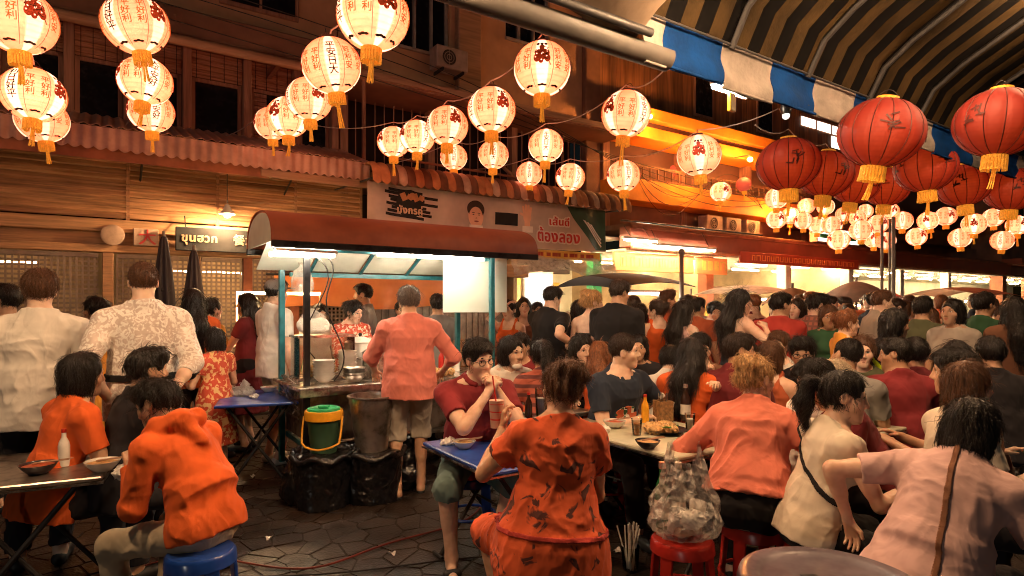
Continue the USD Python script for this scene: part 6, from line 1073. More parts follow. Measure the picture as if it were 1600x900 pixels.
# long table: plates, bottles, cup, caddy
def px_on(px, py, z): Y = (CAMH - z) * F / (py - HZ); return at(px, py, Y)
heap(px_on(1040, 676, .752), .13, .06, 'food_noodle', 11, 'noodle_plate', 'dark plate heaped with fried noodles on the greenish table', 'food', 'ceramic_dark'); heap(px_on(1104, 672, .752), .11, .05, 'food_red', 12, 'meat_plate', 'second plate of food by the woman in coral'); heap(px_on(1100, 648, .752), .10, .06, 'food_noodle', 13, 'snack_bowl', 'small pale bowl of food behind the second plate')
bottle(px_on(1050, 652, .752), 'brown beer bottle with foil neck, left of the pair on the table', 'bottle_brown', .25, .033, 'foil'); bottle(px_on(1071, 657, .752), 'brown beer bottle with foil neck, right of the pair on the table', 'bottle_brown', .25, .034, 'foil')
q_ = px_on(1036, 658, .752); T = Thing('cutlery_caddy', 'square brown cutlery box beside the beer bottles', 'box', q_, .3); T.part('box', cat([bx(-.05, .05, -.05, -.044, 0, .14), bx(-.05, .05, .044, .05, 0, .14), bx(-.05, -.044, -.044, .044, 0, .14), bx(.044, .05, -.044, .044, 0, .14), bx(-.043, .043, -.043, .043, 0, .01)]), 'wicker'); T.part('cutlery', cat([rod((.02 * math.cos(k), .02 * math.sin(k), .02), (.03 * math.cos(k * 1.3), .03 * math.sin(k * 1.3), .19), .003, 4) for k in range(9)]), 'steel')
def cup(p, label, h=.13, r=.038, fill='tea', straw=True, m='clear'):
    T = Thing('drink_cup', label, 'cup', p); T.part('cup', lathe([(r * .72, 0), (r, h), (r * 1.05, h), (r * .98, h - .003), (r * .70, .004)], 20), m, smooth=40); T.part('drink', lathe([(0, .004), (r * .69, .004), (r * .90, h * .72), (0, h * .72)], 18), fill)
    if straw: T.part('straw', rod((.0, 0, .02), (.03, .01, h + .06), .004, 6), 'red_plastic')
cup(px_on(995, 680, .752), 'short glass of amber drink at the near edge of the greenish table', .10, .034, 'tea', False); cup(px_on(1078, 676, .752), 'empty tall glass in front of the second plate', .12, .032, 'label_paper', False)
cup(px_on(846, 662, .742), 'tall clear cup with a pale drink on the steel topped table', .24, .045, 'paper_white'); heap(px_on(812, 645, .742), .11, .04, 'food_red', 15, 'dinner_plate', 'plate of leftovers on the steel topped table', 'food'); heap(px_on(800, 660, .742), .10, .035, 'food_green', 16, 'salad_plate', 'plate of greens on the steel topped table', 'food')
cup(px_on(349, 612, .732), 'cup of yellow tea on the left blue table', .17, .05, 'tea', True); q_ = px_on(378, 618, .732); T = Thing('ice_bag', 'small knotted clear bag of ice on the left blue table', 'bag', q_); T.part('film', blob([el((0, 0, .035), (.10, .08, .04)), rc((0, 0, .06), (.03, 0, .11), .015, .03, .02)], .010, .03, 5, freq=(30, 30, 30)), 'film', True)
cw = Thing('straw_cup', 'clear tumbler full of white straws on the ground by the red stool', 'cup', at(985, 882, 3.55) * A(1, 1, 0)); cw.part('tumbler', lathe([(.045, 0), (.052, .14), (.05, .14), (.043, .004), (0, .004)], 18), 'clear', smooth=40)
q = np.random.default_rng(3); cw.part('straw', cat([rod((q.normal() * .012, q.normal() * .012, .006), (q.normal() * .03, q.normal() * .03, .24 + .05 * q.random()), .0045, 5) for _ in range(16)]), 'paper_white')
single('extension_lead', tube(curve([(-2.3, 3.2, .012), (-1.6, 3.62, .012), (-1.15, 3.55, .012), (-.85, 3.85, .012), (-.35, 4.3, .012), (-.2, 4.9, .012), (.1, 5.6, .012)], 60), .006, 6), 'cable_red', 'thin red brown cord snaking over the paving in the foreground', 'cord', smooth=60)
single('extension_lead', tube(curve([(-2.2, 3.42, .012), (-1.3, 3.44, .012), (-.9, 3.5, .012), (-.5, 3.62, .012), (.2, 3.7, .012)], 40), .005, 6), 'cable', 'thin dark cord lying straight across the nearest paving', 'cord', smooth=60)
np_ = at(212, 705, 2.9); np_[2] = .722; T = Thing('napkin_heap', 'crumpled white paper napkins on the table at the left edge', 'napkins', np_); T.part('paper', blob([el((0, 0, .03), (.09, .07, .03)), el((.05, .02, .05), (.05, .05, .03))], .008, .03, 8, freq=(40, 40, 40)), 'paper_white', True)

# ---------------------------------------------------------------- stalls farther along the street
def umbrella(px, py_top, py_rim, Y, r, label, m, n=8, tilt=0):
    p = at(px, py_rim, Y); zt_ = at(px, py_top, Y)[2]; T = Thing('market_umbrella', label, 'umbrella', (p[0], p[1], 0))
    for k in range(n):
        a0, a1 = k / n * 2 * math.pi, (k + 1) / n * 2 * math.pi
        def pn_(u, v):
            a_ = a0 + (a1 - a0) * u; rr_ = r * v * (np.cos((u - .5) * (a1 - a0)) ** -.9 if True else 1) * math.cos(math.pi / n); return rr_ * np.cos(a_), rr_ * np.sin(a_), zt_ + (p[2] - zt_) * v ** 1.6 + .03 * np.sin(u * math.pi) * v
        T.part('panel', thick(grid(pn_, 7, 9), .004), m, smooth=50); T.part('rib', tube([(r * v * math.cos(a0), r * v * math.sin(a0), zt_ + (p[2] - zt_) * v ** 1.6 - .012) for v in np.linspace(.05, 1, 8)], .009, 5), 'steel_dark')
    T.part('pole', rod((0, 0, 0), (0, 0, zt_ + .08), .022, 10), 'pole_grey', smooth=40); T.part('base', lathe([(0, .08), (.22, .06), (.25, 0), (0, 0)], 18), 'rubber_black')
umbrella(1238, 450, 476, 9.6, .48, 'broad brown market umbrella over a stall in the crowd', 'umbrella_brown'); umbrella(1338, 440, 474, 11.5, .75, 'grey market umbrella behind the crowd at the right', 'umbrella_grey'); umbrella(1384, 455, 478, 14, .6, 'small red market umbrella at the end of the street', 'umbrella_red')
def stall(px, py, Y, w, label, roofm, lampc=True):
    p = at(px, 475, Y) * A(1, 1, 0); T = Thing('market_stall', label, 'stall', p, TH); zr_ = at(px, py, Y)[2]
    T.part('roof', thick(grid(lambda u, v: (-w / 2 + w * u, -.9 + 1.5 * v, zr_ - .12 + .15 * np.sin(math.pi * v) + .05 * np.sin(u * math.pi)), 20, 12), .01), roofm, smooth=60)
    for sx in (-1, 1):
        for sy in (-.85, .55): T.part('post', rod((sx * (w / 2 - .04), sy, 0), (sx * (w / 2 - .04), sy, zr_ - .15), .014, 8), 'pole_grey')
    T.part('counter', bx(-w / 2, w / 2, -.85, .1, .86, .90, .006), 'steel'); T.part('front_panel', bx(-w / 2 + .02, w / 2 - .02, -.83, -.80, .1, .86), 'sign_orange')
    if lampc: lp_ = T.part('lamp_holder', bx(-w * .4, w * .4, -.5, -.45, zr_ - .20, zr_ - .17), 'white_paint'); T.part('tube', rod((-w * .38, -.475, zr_ - .215), (w * .38, -.475, zr_ - .215), .02), 'tube_white', under=lp_)
    q = np.random.default_rng(int(px)); T.part('shelf', bx(-w / 2 + .05, w / 2 - .05, .35, .55, 1.25, 1.28), 'wood_beam')
    for k in range(int(w / .28)): x = -w / 2 + .15 + .28 * k; T.part('tray', bx(x, x + .22, -.75, -.3, .90, .95 + .05 * q.random(), .01), ('food_red', 'food_noodle', 'food_green', 'foil')[q.integers(4)]); T.part('carton', bx(x, x + .18, .38, .52, 1.28, 1.42 + .12 * q.random(), .008), ('sign_yellow', 'label_paper', 'sign_yellow', 'green_paint', 'poster')[q.integers(5)])
stall(962, 436, 8.8, 1.3, 'food stall with a dark arched roof and bright lamp behind the crowd', 'umbrella_dark'); stall(1160, 452, 12.5, 1.6, 'cream lit stall far behind the woman with the bare back', 'stripe_cream'); stall(1330, 462, 13.5, 2.0, 'far lit stall with grey roof near the end of the crowd', 'umbrella_grey'); stall(1490, 455, 12.5, 2.0, 'lit stall with brown roof at the far right', 'umbrella_brown')
vs = Thing('vendor_table', 'low lit vendor table with goods in front of the folding gate', 'stall', at(425, 475, 7.15) * A(1, 1, 0), TH)
vs.part('table', bx(-.45, .5, -.3, .3, .70, .74, .006), 'wood_beam'); vs.part('frame', cat([rod((-.43, -.28, .74), (-.43, -.28, 1.66), .014), rod((.48, -.28, .74), (.48, -.28, 1.66), .014)] + [rod((x, y, 0), (x, y, .7), .016) for x in (-.42, .46) for y in (-.27, .27)]), 'wood_beam'); vs.part('light_strip', cat([rod((-.43, -.28, 1.67), (.48, -.28, 1.67), .016), rod((-.43, -.296, .80), (-.43, -.296, 1.66), .008)]), 'tube_warm')
q = np.random.default_rng(9)
for k in range(16): x, y, r_ = -.38 + .055 * k, -.2 + .3 * q.random(), .03 + .02 * q.random(); vs.part('jar', move(lathe([(0, 0), (r_, 0), (r_, .09 + .06 * q.random()), (r_ * .6, .13), (0, .15)], 12), (x, y, .74)), ('sign_yellow', 'food_red', 'ceramic', 'green_paint', 'tea')[q.integers(5)], smooth=40)
cr = SThing('wood_crate', 'pile of orange wooden boards and crates behind the cart right end', 'crate', 2.4, 3.3)
for k in range(6): cr.sp('slat', sb(1.95, 2.9, 3.28, 3.32, .55 + .10 * k, .63 + .10 * k, .006), 'wood_beam')
cr.sp('post', cat([sb(1.95, 2.0, 3.2, 3.28, 0, 1.15), sb(2.85, 2.9, 3.2, 3.28, 0, 1.15)]), 'slat_wood')
for i, (px, Y, r_) in enumerate(((1378, 9, .022), (1390, 9.6, .018), (1396, 8.6, .028))):
    T = Thing('canopy_pole', ('thin', 'second thin', 'thickest')[i] + ' pale steel pole of the group under the red lanterns', 'pole', at(px, 600, Y) * A(1, 1, 0)); T.part('shaft', rod((0, 0, 0), (0, 0, at(px, 372, Y)[2] + .3), r_, 10), 'pole_grey', smooth=40); T.part('foot_plate', bx(-.1, .1, -.1, .1, 0, .012), 'steel_dark')

# ---------------------------------------------------------------- clutter on the tables and the ground
def bowl(p, r, label, m='ceramic', fill='food_noodle'):
    T = Thing('soup_bowl', label, 'bowl', p); T.part('bowl', lathe([(0, 0), (r * .5, 0), (r * .85, r * .38), (r, r * .62), (r * .965, r * .62), (r * .8, r * .34), (0, r * .1)], 24), m, smooth=50); T.part('soup', lathe([(0, r * .50), (r * .5, r * .51), (r * .88, r * .47)], 18), fill)
    q = np.random.default_rng(int(p[0] * 1000) % 997); T.part('chopstick', rod((-r * .4, 0, r * .6), (r * 1.5, r * .5, r * .75), .003, 5), 'wood_beam'); T.part('chopstick', rod((-r * .4, .012, r * .6), (r * 1.5, r * .5 + .03, r * .75), .003, 5), 'wood_beam')
for px, py, z, r, lab, m, f_ in ((960, 668, .752, .075, 'white soup bowl at the near left edge of the greenish table', 'ceramic', 'food_red'), (1012, 700, .752, .07, 'dark bowl at the near corner of the greenish table', 'ceramic_dark', 'food_noodle'), (1085, 690, .752, .065, 'white soup bowl beside the second plate', 'ceramic', 'food_green'), (725, 700, .702, .07, 'white soup bowl on the blue table before the man in the polo', 'ceramic', 'food_noodle'), (420, 612, .732, .075, 'white bowl on the left blue table', 'ceramic', 'food_red'), (160, 735, .722, .08, 'soup bowl before the person in the orange hoodie', 'ceramic', 'food_noodle'), (60, 740, .722, .08, 'soup bowl on the table at the left edge', 'ceramic_dark', 'food_red')): bowl(px_on(px, py, z), r, lab, m, f_)
for px, py, z, lab, m in ((975, 652, .752, 'red sauce bottle on the greenish table by the man in navy', 'red_plastic'), (1008, 660, .752, 'yellow sauce bottle on the greenish table', 'yellow_plastic'), (826, 655, .742, 'brown sauce bottle on the steel topped table', 'bottle_brown'), (120, 722, .722, 'red sauce bottle on the table at the left edge', 'red_plastic'), (100, 728, .722, 'pale sauce bottle on the table at the left edge', 'ceramic')): bottle(px_on(px, py, z), lab, m, .19, .026, 'red_plastic' if m != 'red_plastic' else 'ceramic', 'sauce_bottle', False)
for px, py, z, lab in ((940, 676, .752, 'crumpled napkin at the left edge of the greenish table'), (1062, 696, .752, 'crumpled napkin at the near edge of the greenish table'), (698, 694, .702, 'crumpled napkin at the corner of the central blue table'), (395, 622, .732, 'crumpled napkin on the left blue table')):
    T = Thing('napkin', lab, 'napkin', px_on(px, py, z)); T.part('paper', blob([el((0, 0, .012), (.035, .028, .012)), el((.02, .01, .02), (.02, .02, .014))], .005, .018, int(px), freq=(60, 60, 60)), 'paper_white', True)
q = np.random.default_rng(31)
for k, (px, py, lab) in enumerate(((420, 842, 'white paper scrap lying left on the nearest paving'), (612, 866, 'paper scrap on the nearest paving left of the sandals'), (395, 745, 'paper scrap under the left blue table'), (965, 862, 'paper scrap on the paving left of the straw cup'))):
    p = px_on(px, py, .002); T = Thing('paper_scrap', lab, 'litter', p, q.random() * 6); w_, h_ = .016 + .014 * q.random(), .010 + .014 * q.random()
    T.part('paper', thick(grid(lambda u, v: ((u - .5) * 2 * w_, (v - .5) * 2 * h_, .006 + .012 * np.sin(u * 5 + k) * np.sin(v * 4 + 1) + .004), 8, 8), .001), 'paper_white', smooth=60)
# ---------------------------------------------------------------- clothes
for n_, c_ in dict(c_dark=(.018, .016, .02), c_black=(.012, .011, .013), c_navy=(.022, .032, .055), c_orange=(.70, .12, .022), c_coral=(.70, .20, .13), c_pink=(.74, .23, .18), c_red=(.42, .045, .035), c_maroon=(.17, .022, .028), c_wine=(.24, .028, .034), c_rust=(.50, .12, .05), c_white=(.74, .70, .64), c_cream=(.68, .60, .48), c_rose=(.58, .38, .36), c_grey=(.26, .25, .24), c_stone=(.46, .41, .35), c_khaki=(.50, .42, .30), c_olive=(.10, .11, .06), c_green=(.04, .12, .06), c_bright_green=(.03, .42, .12), c_teal=(.13, .20, .19), c_denim=(.08, .12, .18), c_gold=(.70, .30, .04), c_brown=(.20, .09, .05)).items(): cloth(n_, c_)
cloth('c_leaf', (.60, .51, .47), pattern='leaf', col2=(.80, .77, .73), pscale=24); cloth('c_redflower', (.62, .10, .06), pattern='print', col2=(.80, .62, .5), pscale=34); cloth('c_tiedye', (.66, .11, .035), pattern='tiedye', col2=(.09, .03, .025), pscale=13, vary=.3); cloth('c_check', (.50, .18, .13), pattern='check', col2=(.10, .08, .07), pscale=120); cloth('c_band', (.45, .12, .08), pattern='stripe', col2=(.14, .05, .05), pscale=95); cloth('c_child', (.58, .08, .04), pattern='print', col2=(.75, .45, .2), pscale=26)
def W(px, Y): return A((px - 800) / F * Y, Y, 0)
def loc(base, yaw, w): a_ = math.radians(-yaw); d = A(*w) - A(*base); return A(d[0] * math.cos(a_) - d[1] * math.sin(a_), d[0] * math.sin(a_) + d[1] * math.cos(a_), d[2])
def P(px, Y, yaw, label, hands={}, name='person', **k):
    b_ = W(px, Y); yaw -= math.degrees(math.atan((px - 800) / F))
    for h_, w in hands.items(): k[h_] = loc(b_, yaw, w)
    return person(b_, yaw, label, name=name, **k)
DN = (.25, -.2, -1)
# ---- nearest people
P(322, 2.82, 46, 'person in an orange hoodie and beige trousers hunched over food', sit=.45, lean=13, hunch=24, head=(14, 16, 0), top='hoodie', hem=-.04, tm='c_orange', bottom='trousers', bm='c_khaki', hr='mess', sk='skin_tan', q=0, face=False, fat=.0, loose=.2,
  rh=(.12, .30, .80), lh=(-.10, .34, .80), re=(.5, -.6, -.9), le=(-.5, -.6, -.9), curl=.9, h=1.56)
i = P(862, 2.58, 12, 'woman in a blotched red orange dress lifting a cup, seen from behind', {'lh': at(786, 668, 2.86)}, sit=.45, lean=6, side=5, head=(4, 6, 4), male=False, top='dress', tm='c_tiedye', bottom=None, hr='updo', hm='hair_brown', sk='skin_tan', q=0, face=False, fat=.22, loose=.9, le=(-.7, .0, -1), ld=(.0, .1, 1), lp=(1, .25, .1), curl=.85, rh=(.16, .36, .72), h=1.66, feet=((-.16, .25, 0), (.2, .3, 0)))
patch(i, 'waist_seam', lambda x, y, z: (z > .045) & (z < .062), 'c_red', .006)
cp = Thing('drink_cup', 'tall pink patterned cup held up by the woman in the red dress', 'cup', at(776, 668, 2.88)); cp.part('cup', lathe([(0, 0), (.028, 0), (.037, .13), (.030, .128), (0, .125)], 20), 'pink_sheet', smooth=40); cp.part('band', cat([lathe([(.0300 + .0024 * k, .03 + .035 * k), (.0312 + .0024 * k, .045 + .035 * k)], 20) for k in range(3)]), 'red_letter'); cp.part('straw', rod((0, 0, .1), (-.02, .03, .24), .004, 6), 'red_plastic')
P(736, 3.92, 196, 'man with glasses in a dark red polo and grey shorts, hands near his mouth', sit=.46, lean=10, hunch=6, head=(16, 8, 3), top='polo', glasses=True, tm='c_wine', bottom='long_shorts', bm='c_teal', shoe='sandal', hr='short', sk='skin_light', q=0, rh='mouth', lh='mouth', re=(.75, .25, -1), le=(-.6, .25, -1), rd=(-.45, .15, .8), ld=(.45, .15, .8), rp=(-.8, -.4, 0), lp=(.8, -.4, 0), curl=1.0, h=1.73, feet=((-.05, .34, 0), (.22, .36, 0)))
i = P(952, 4.35, 222, 'laughing man in a navy printed T-shirt leaning on the greenish table', {'rh': at(1000, 655, 4.12), 'lh': at(1035, 650, 4.25)}, sit=.45, lean=12, head=(44, 2, 0), top='tee', tm='c_navy', bottom='trousers', bm='c_dark', hr='crop', hm='hair_dark', sk='skin_fair', q=0, fat=.10, curl=.8, h=1.76, rp=(0, .0, -1), lp=(0, 0, -1), re=(1, -.3, -.5), le=(-1, -.2, -.6))
for n_, m_, sd_ in (('white', 'c_white', 1), ('green', 'c_green', 2), ('orange', 'c_rust', 3)): patch(i, 'shirt_print', lambda x, y, z: (y > .03) & (((x - .01) / .085) ** 2 + ((z - .27) / .06) ** 2 < 1) & (meshkit.noise(np.c_[x, z, x * 0 + sd_] * A(34, 34, 5), sd_) > .60), m_, .004 + .001 * sd_)
P(1170, 3.02, -6, 'fair haired woman in a coral blouse and black trousers, sitting with her back turned', sit=.45, lean=17, hunch=4, head=(-38, 8, 6), male=False, top='long', hem=.07, tm='c_coral', bottom='trousers', bm='c_black', shoe='rubber_black', hr='updo', hm='hair_blonde', sk='skin_fair', q=0, fat=.32, loose=1.0, rh=(.26, .36, .78), lh=(-.22, .38, .78), re=(.8, -.3, -.6), le=(-.8, -.3, -.6), h=1.66)
i = P(1262, 2.78, -64, 'young woman with a black ponytail in a white sleeveless top, face in profile', sit=.45, lean=15, head=(-24, 4, 0), male=False, top='capsleeve', tm='c_cream', bottom='trousers', bm='c_black', hr='pony', sk='skin_light', q=0, rh=(.12, .42, .76), lh=(-.10, .46, .78), h=1.56, loose=.2)
patch(i, 'bag_strap', lambda x, y, z: abs(x * .75 + z - .30 + .1 * y) < .012, 'c_black', .005)
i = P(1440, 2.2, -14, 'person in a dusty pink T-shirt with a dark strap, nearest right, seen from behind', {'lh': at(1325, 812, 2.55)}, sit=.43, lean=24, hunch=12, side=8, head=(-15, 12, 0), male=False, top='tee', tm='c_rose', bottom='trousers', bm='c_dark', hr='bob', sk='skin_light', q=0, face=False, rh=(.25, .42, .75), le=(-1, -.5, -.2), h=1.64, fat=.2, loose=.2)
patch(i, 'bag_strap', lambda x, y, z: (abs(x - .03 + .14 * (z - .3)) < .009) & (y < .03), 'c_brown', .006)
P(1226, 3.5, -58, 'pale haired woman in white with a small bun, bending behind the woman in coral', sit=.45, lean=24, hunch=6, head=(-5, 16, 0), male=False, top='tee', tm='c_white', bottom='trousers', bm='c_dark', hr='bun', hm='hair_pale', sk='skin_fair', q=0, rh='table', lh='table', h=1.64)
P(1372, 3.35, 112, 'dark haired man in a maroon shirt bending over his food at the far right table', sit=.45, lean=24, hunch=8, head=(10, 14, 0), top='tee', tm='c_maroon', bottom='trousers', bm='c_dark', hr='short', sk='skin_tan', q=0, rh=(.12, .45, .78), lh=(-.15, .42, .78), h=1.68)
i = P(224, 3.75, 8, 'tall person in a white leaf-print shirt with a black sash, back turned', {'rh': at(268, 612, 3.55), 'lh': at(172, 625, 3.6)}, top='shirt', tm='c_leaf', hem=-.18, bottom='trousers', bm='c_dark', hr='crop', hm='hair_brown', sk='skin_fair', q=0, face=False, h=1.82, loose=.15, head=(-8, 2, 0), re=(.35, -.5, -1), le=(-.35, -.5, -1))
patch(i, 'sash', lambda x, y, z: abs(z - .13) < .018, 'c_black', .008)
i = P(640, 4.92, 4, 'man in a pink shirt and grey knee shorts standing at the food cart, back turned', top='shirt', tm='c_pink', bottom='long_shorts', bm='c_stone', shoe='sandal', hr='short', hm='hair_grey', sk='skin_tan', q=0, face=False, h=1.70, rh=(.30, .22, .98), lh=(-.27, .34, .98), re=(1, -.6, -.6), le=(-1, -.6, -.6), fat=.2, loose=.4, head=(6, 10, 0), feet=((-.10, -.02, 0), (.10, .10, 0)))
# ---- left
P(180, 3.3, -75, 'dark haired youth with face in profile at the left edge, sitting', sit=.45, top='tee', tm='c_dark', lean=14, hr='mess', sk='skin_tan', rh='table', lh='table', h=1.66, q=1)
P(303, 5.55, 14, 'long haired woman in an orange top and dark trousers left of the parasols, back turned', male=False, top='shirt', tm='c_orange', bm='c_dark', hr='long', sk='skin_tan', h=1.70, face=False, loose=.5)
P(328, 6.1, -60, 'woman in a gold blouse half hidden behind the woman in orange', male=False, top='tee', tm='c_gold', bm='c_brown', hr='bun', sk='skin_light', h=1.62)
P(336, 5.35, 30, 'child in a red flowered dress beside the left blue table', male=False, top='dress', tm='c_child', bottom=None, hr='bob', sk='skin_tan', h=1.33, face=False, rh=(.15, .22, .85), lh=(-.15, .2, .85))
P(388, 6.5, 70, 'long haired woman in a dark red dress at the lit vendor table', male=False, top='dress', tm='c_maroon', bottom='skirt', bm='c_black', hr='long', sk='skin_tan', h=1.68, rh=(.12, .40, .98), lh=(-.15, .36, .98))
P(428, 5.95, -62, 'man in a grey cap, white T-shirt and pale shorts standing beside the cart', top='tee', tm='c_white', hem=-.22, bottom='long_shorts', bm='c_khaki', shoe='c_white', hr='short', sk='skin_light', h=1.80, loose=.2, head=(-6, 4, 0),
  extra=lambda i: i['T'].part('cap', cat([blob([el(i['hp'](0, -.012, .055), A(.092, .112, .085), i['hR'].T, .01), ('el', i['hp'](0, .0, -.075), A(.15, .16, .115), i['hR'].T, .004, True)], .009), blob([el(i['hp'](0, .12, .055), A(.06, .07, .010), i['hR'].T, .01)], .008)]), 'c_grey', True))
# ---- behind the cart
P(548, 6.45, 200, 'woman vendor in a red and white flowered blouse working behind the cart', male=False, top='shirt', tm='c_redflower', bm='c_dark', hr='bun', sk='skin_light', h=1.60, head=(28, 16, 4), rh=(.15, .38, 1.0), lh=(-.12, .42, 1.0), q=0)
P(571, 7.3, 80, 'man in a grey shirt facing left behind the woman vendor', top='tee', tm='c_grey', bm='c_dark', hr='short', sk='skin_tan', h=1.80, head=(5, 4, 0))
P(497, 7.1, 195, 'pale dressed woman behind the bags at the left of the cart', male=False, top='tee', tm='c_white', bm='c_dark', hr='bob', sk='skin_light', h=1.56, head=(10, 14, 0))
P(684, 6.9, 10, 'person in a dark grey shirt behind the man in pink, back turned', top='tee', tm='c_grey', bm='c_dark', hr='short', sk='skin_tan', h=1.66, face=False)
P(628, 7.3, 185, 'stallholder in an orange shirt in the shade behind the man in pink', top='tee', tm='c_orange', bm='c_dark', hr='short', sk='skin_tan', h=1.58)
# ---- standing, middle of the crowd
B_ = 'standing in the crowd'
P(857, 6.45, -38, 'broad man in a black T-shirt looking down at something in his hands', {'rh': at(900, 541, 6.2), 'lh': at(893, 545, 6.35)}, top='tee', tm='c_black', bm='c_dark', hr='short', sk='skin_light', h=1.75, head=(-18, 16, 0), fat=.15, curl=.9)
P(797, 7.0, 150, 'woman in an orange top raising a hand to her face', {'rh': at(790, 478, 6.8)}, male=False, top='tank', tm='c_orange', bm='c_dark', hr='bun', sk='skin_light', h=1.60, re=(1, .2, -.8))
P(818, 7.6, 190, 'woman in a dark dress facing the viewer beside the light box', male=False, top='sundress', tm='c_brown', bottom='skirt', bm='c_dark', hr='long', sk='skin_light', h=1.64)
P(839, 8.4, 200, 'person in a bright green shirt before the light box', male=False, top='tee', tm='c_bright_green', bm='c_dark', hr='short', sk='skin_tan', h=1.58)
P(922, 6.2, -28, 'fair haired woman with bare shoulders in a black strapless top', male=False, top='strapless', tm='c_black', bottom='trousers', bm='c_denim', hr='updo', hm='hair_blonde', sk='skin_fair', h=1.70, head=(-45, 6, 0), rh=(.2, .3, 1.05), q=0)
P(904, 7.0, -30, 'dark haired woman in a black top left of the bare shouldered woman', male=False, top='tank', tm='c_dark', bm='c_dark', hr='bob', sk='skin_tan', h=1.60, face=False)
P(963, 5.9, -20, 'big man in a black shirt right of the bare shouldered woman, back turned', top='tee', tm='c_black', bm='c_dark', hr='short', hm='hair_dark', sk='skin_tan', h=1.80, fat=.35, head=(-30, 12, 0))
P(1000, 7.0, 160, 'person in a red and white flowered shirt behind the big man in black', male=False, top='shirt', tm='c_redflower', bm='c_dark', hr='bob', sk='skin_light', h=1.56)
P(1030, 6.4, 8, 'woman in an orange red top with dark hair in a low knot, back turned', male=False, top='tank', tm='c_orange', bm='c_dark', hr='bun', hm='hair_dark', sk='skin_light', h=1.60, loose=.4, head=(58, 4, 0))
P(1040, 7.5, -10, 'brown haired person behind the woman in the orange red top', top='tee', tm='c_rust', hr='mess', hm='hair_brown', sk='skin_tan', h=1.72, head=(-60, 0, 0))
P(1066, 6.15, -40, 'woman with long straight black hair and a bare shoulder', male=False, top='sundress', tm='c_rose', bottom='skirt', bm='c_rose', hr='long', sk='skin_fair', h=1.60, head=(-20, 6, 0), q=0)
P(1088, 7.2, -20, 'man in a rust red shirt right of the long haired woman', top='tee', tm='c_rust', hr='short', sk='skin_tan', h=1.62, head=(-30, 0, 0))
P(1112, 7.8, -60, 'person in a white shirt by the pillar, head bent', top='tee', tm='c_white', hr='short', sk='skin_light', h=1.58, head=(0, 12, 0))
P(1122, 7.2, 170, 'dark haired person in a dull red top beside the one in white', male=False, top='tee', tm='c_red', hr='short', sk='skin_tan', h=1.55)
P(1152, 5.75, -52, 'woman with wavy dark hair and bare back reaching out to the right, in denim', {'rh': at(1196, 512, 5.6)}, male=False, top='strapless', tm='c_navy', bottom='trousers', bm='c_denim', hr='wavy', sk='skin_light', h=1.70, head=(-25, 2, 0), q=0)
P(1216, 5.9, 6, 'person in a red shirt with short dark hair, back turned, at the crowd centre', top='tee', tm='c_red', hr='short', sk='skin_tan', h=1.66, head=(-62, 4, 0))
P(1272, 6.3, -40, 'man in a checked red shirt before the brown umbrella', top='shirt', tm='c_check', hr='mess', sk='skin_light', h=1.66, head=(-20, 8, 0))
P(1246, 6.6, 150, 'round faced woman in a cream top left of the checked shirt, facing the viewer', male=False, top='tee', tm='c_cream', hr='bob', hm='hair_dark', sk='skin_light', h=1.62)
P(1294, 6.0, 200, 'person in a dark green T-shirt right of the checked shirt', male=False, top='tee', tm='c_green', hr='bob', hm='hair_brown', sk='skin_tan', h=1.54, head=(-10, 6, 0))
P(1318, 5.3, -70, 'brown haired woman in a yellow top, face in profile', male=False, top='tee', tm='c_gold', hr='bun', hm='hair_red', sk='skin_light', h=1.50, head=(0, 6, 0), q=1)
P(1352, 6.6, -70, 'person in a pale grey shirt leaning to the right', top='tee', tm='c_stone', hr='short', hm='hair_brown', sk='skin_fair', h=1.72, lean=14)
i = P(1392, 4.6, -30, 'dark haired woman with a neon yellow green strap at the right', male=False, top='tee', tm='c_dark', hr='bob', sk='skin_tan', h=1.52, head=(-30, 8, 0))
patch(i, 'neon_strap', lambda x, y, z: abs(x * .8 + z - .28) < .022, 'yellow_green' if 'yellow_green' in MAT else cloth('yellow_green', (.55, .75, .02)), .006)
# ---- sitting, middle of the crowd
i = P(786, 4.85, 205, 'person in a white T-shirt with a white mask under the chin, sitting', sit=.46, male=False, top='tee', tm='c_white', hr='bob', sk='skin_light', lean=12, head=(18, 6, 0), rh=(.16, .36, .80), lh=(-.12, .40, .80), h=1.66, q=0)
i['T'].part('mask', blob([el(i['hp'](0, .075, -.105), A(.045, .035, .028), i['hR'].T, .01)], .006), 'paper_white', True)
i = P(852, 4.5, 12, 'woman in a banded red dress with sunglasses pushed up in her dark hair, back turned', sit=.45, male=False, top='tee', tm='c_band', hr='pony', sk='skin_tan', lean=12, rh=(.2, .4, .78), lh=(-.25, .35, .78), h=1.62, face=False, q=0, loose=.8)
e_ = []
for s_ in (-1, 1): e_.append(tube([i['hp'](s_ * .034 + .026 * math.cos(x), .078 + .01 * math.sin(x), .105 + .02 * math.sin(x)) for x in np.arange(12) / 12 * 2 * np.pi], .005, 5, closed=True))
i['T'].part('sunglasses', cat(e_), 'rubber_black')
P(905, 5.0, 188, 'young woman in a black top with a dark fringe, facing the viewer, sitting', sit=.46, male=False, top='tank', tm='c_black', hr='bob', sk='skin_light', lean=8, head=(22, 4, 0), rh='table', lh='table', h=1.64, q=0)
P(942, 4.75, 15, 'woman with long red brown hair and an orange top, sitting with her back turned', sit=.45, male=False, top='tank', tm='c_orange', hr='long', hm='hair_red', sk='skin_light', lean=10, h=1.56, rh='table', lh='table', head=(-45, 4, 0))
i = P(1030, 4.4, -16, 'person in a white T-shirt with a dark strap across the back, leaning forward', sit=.45, top='tee', tm='c_white', hr='short', sk='skin_light', lean=24, hunch=10, head=(-8, 14, 0), rh='table', lh='table', h=1.66, face=False, q=0)
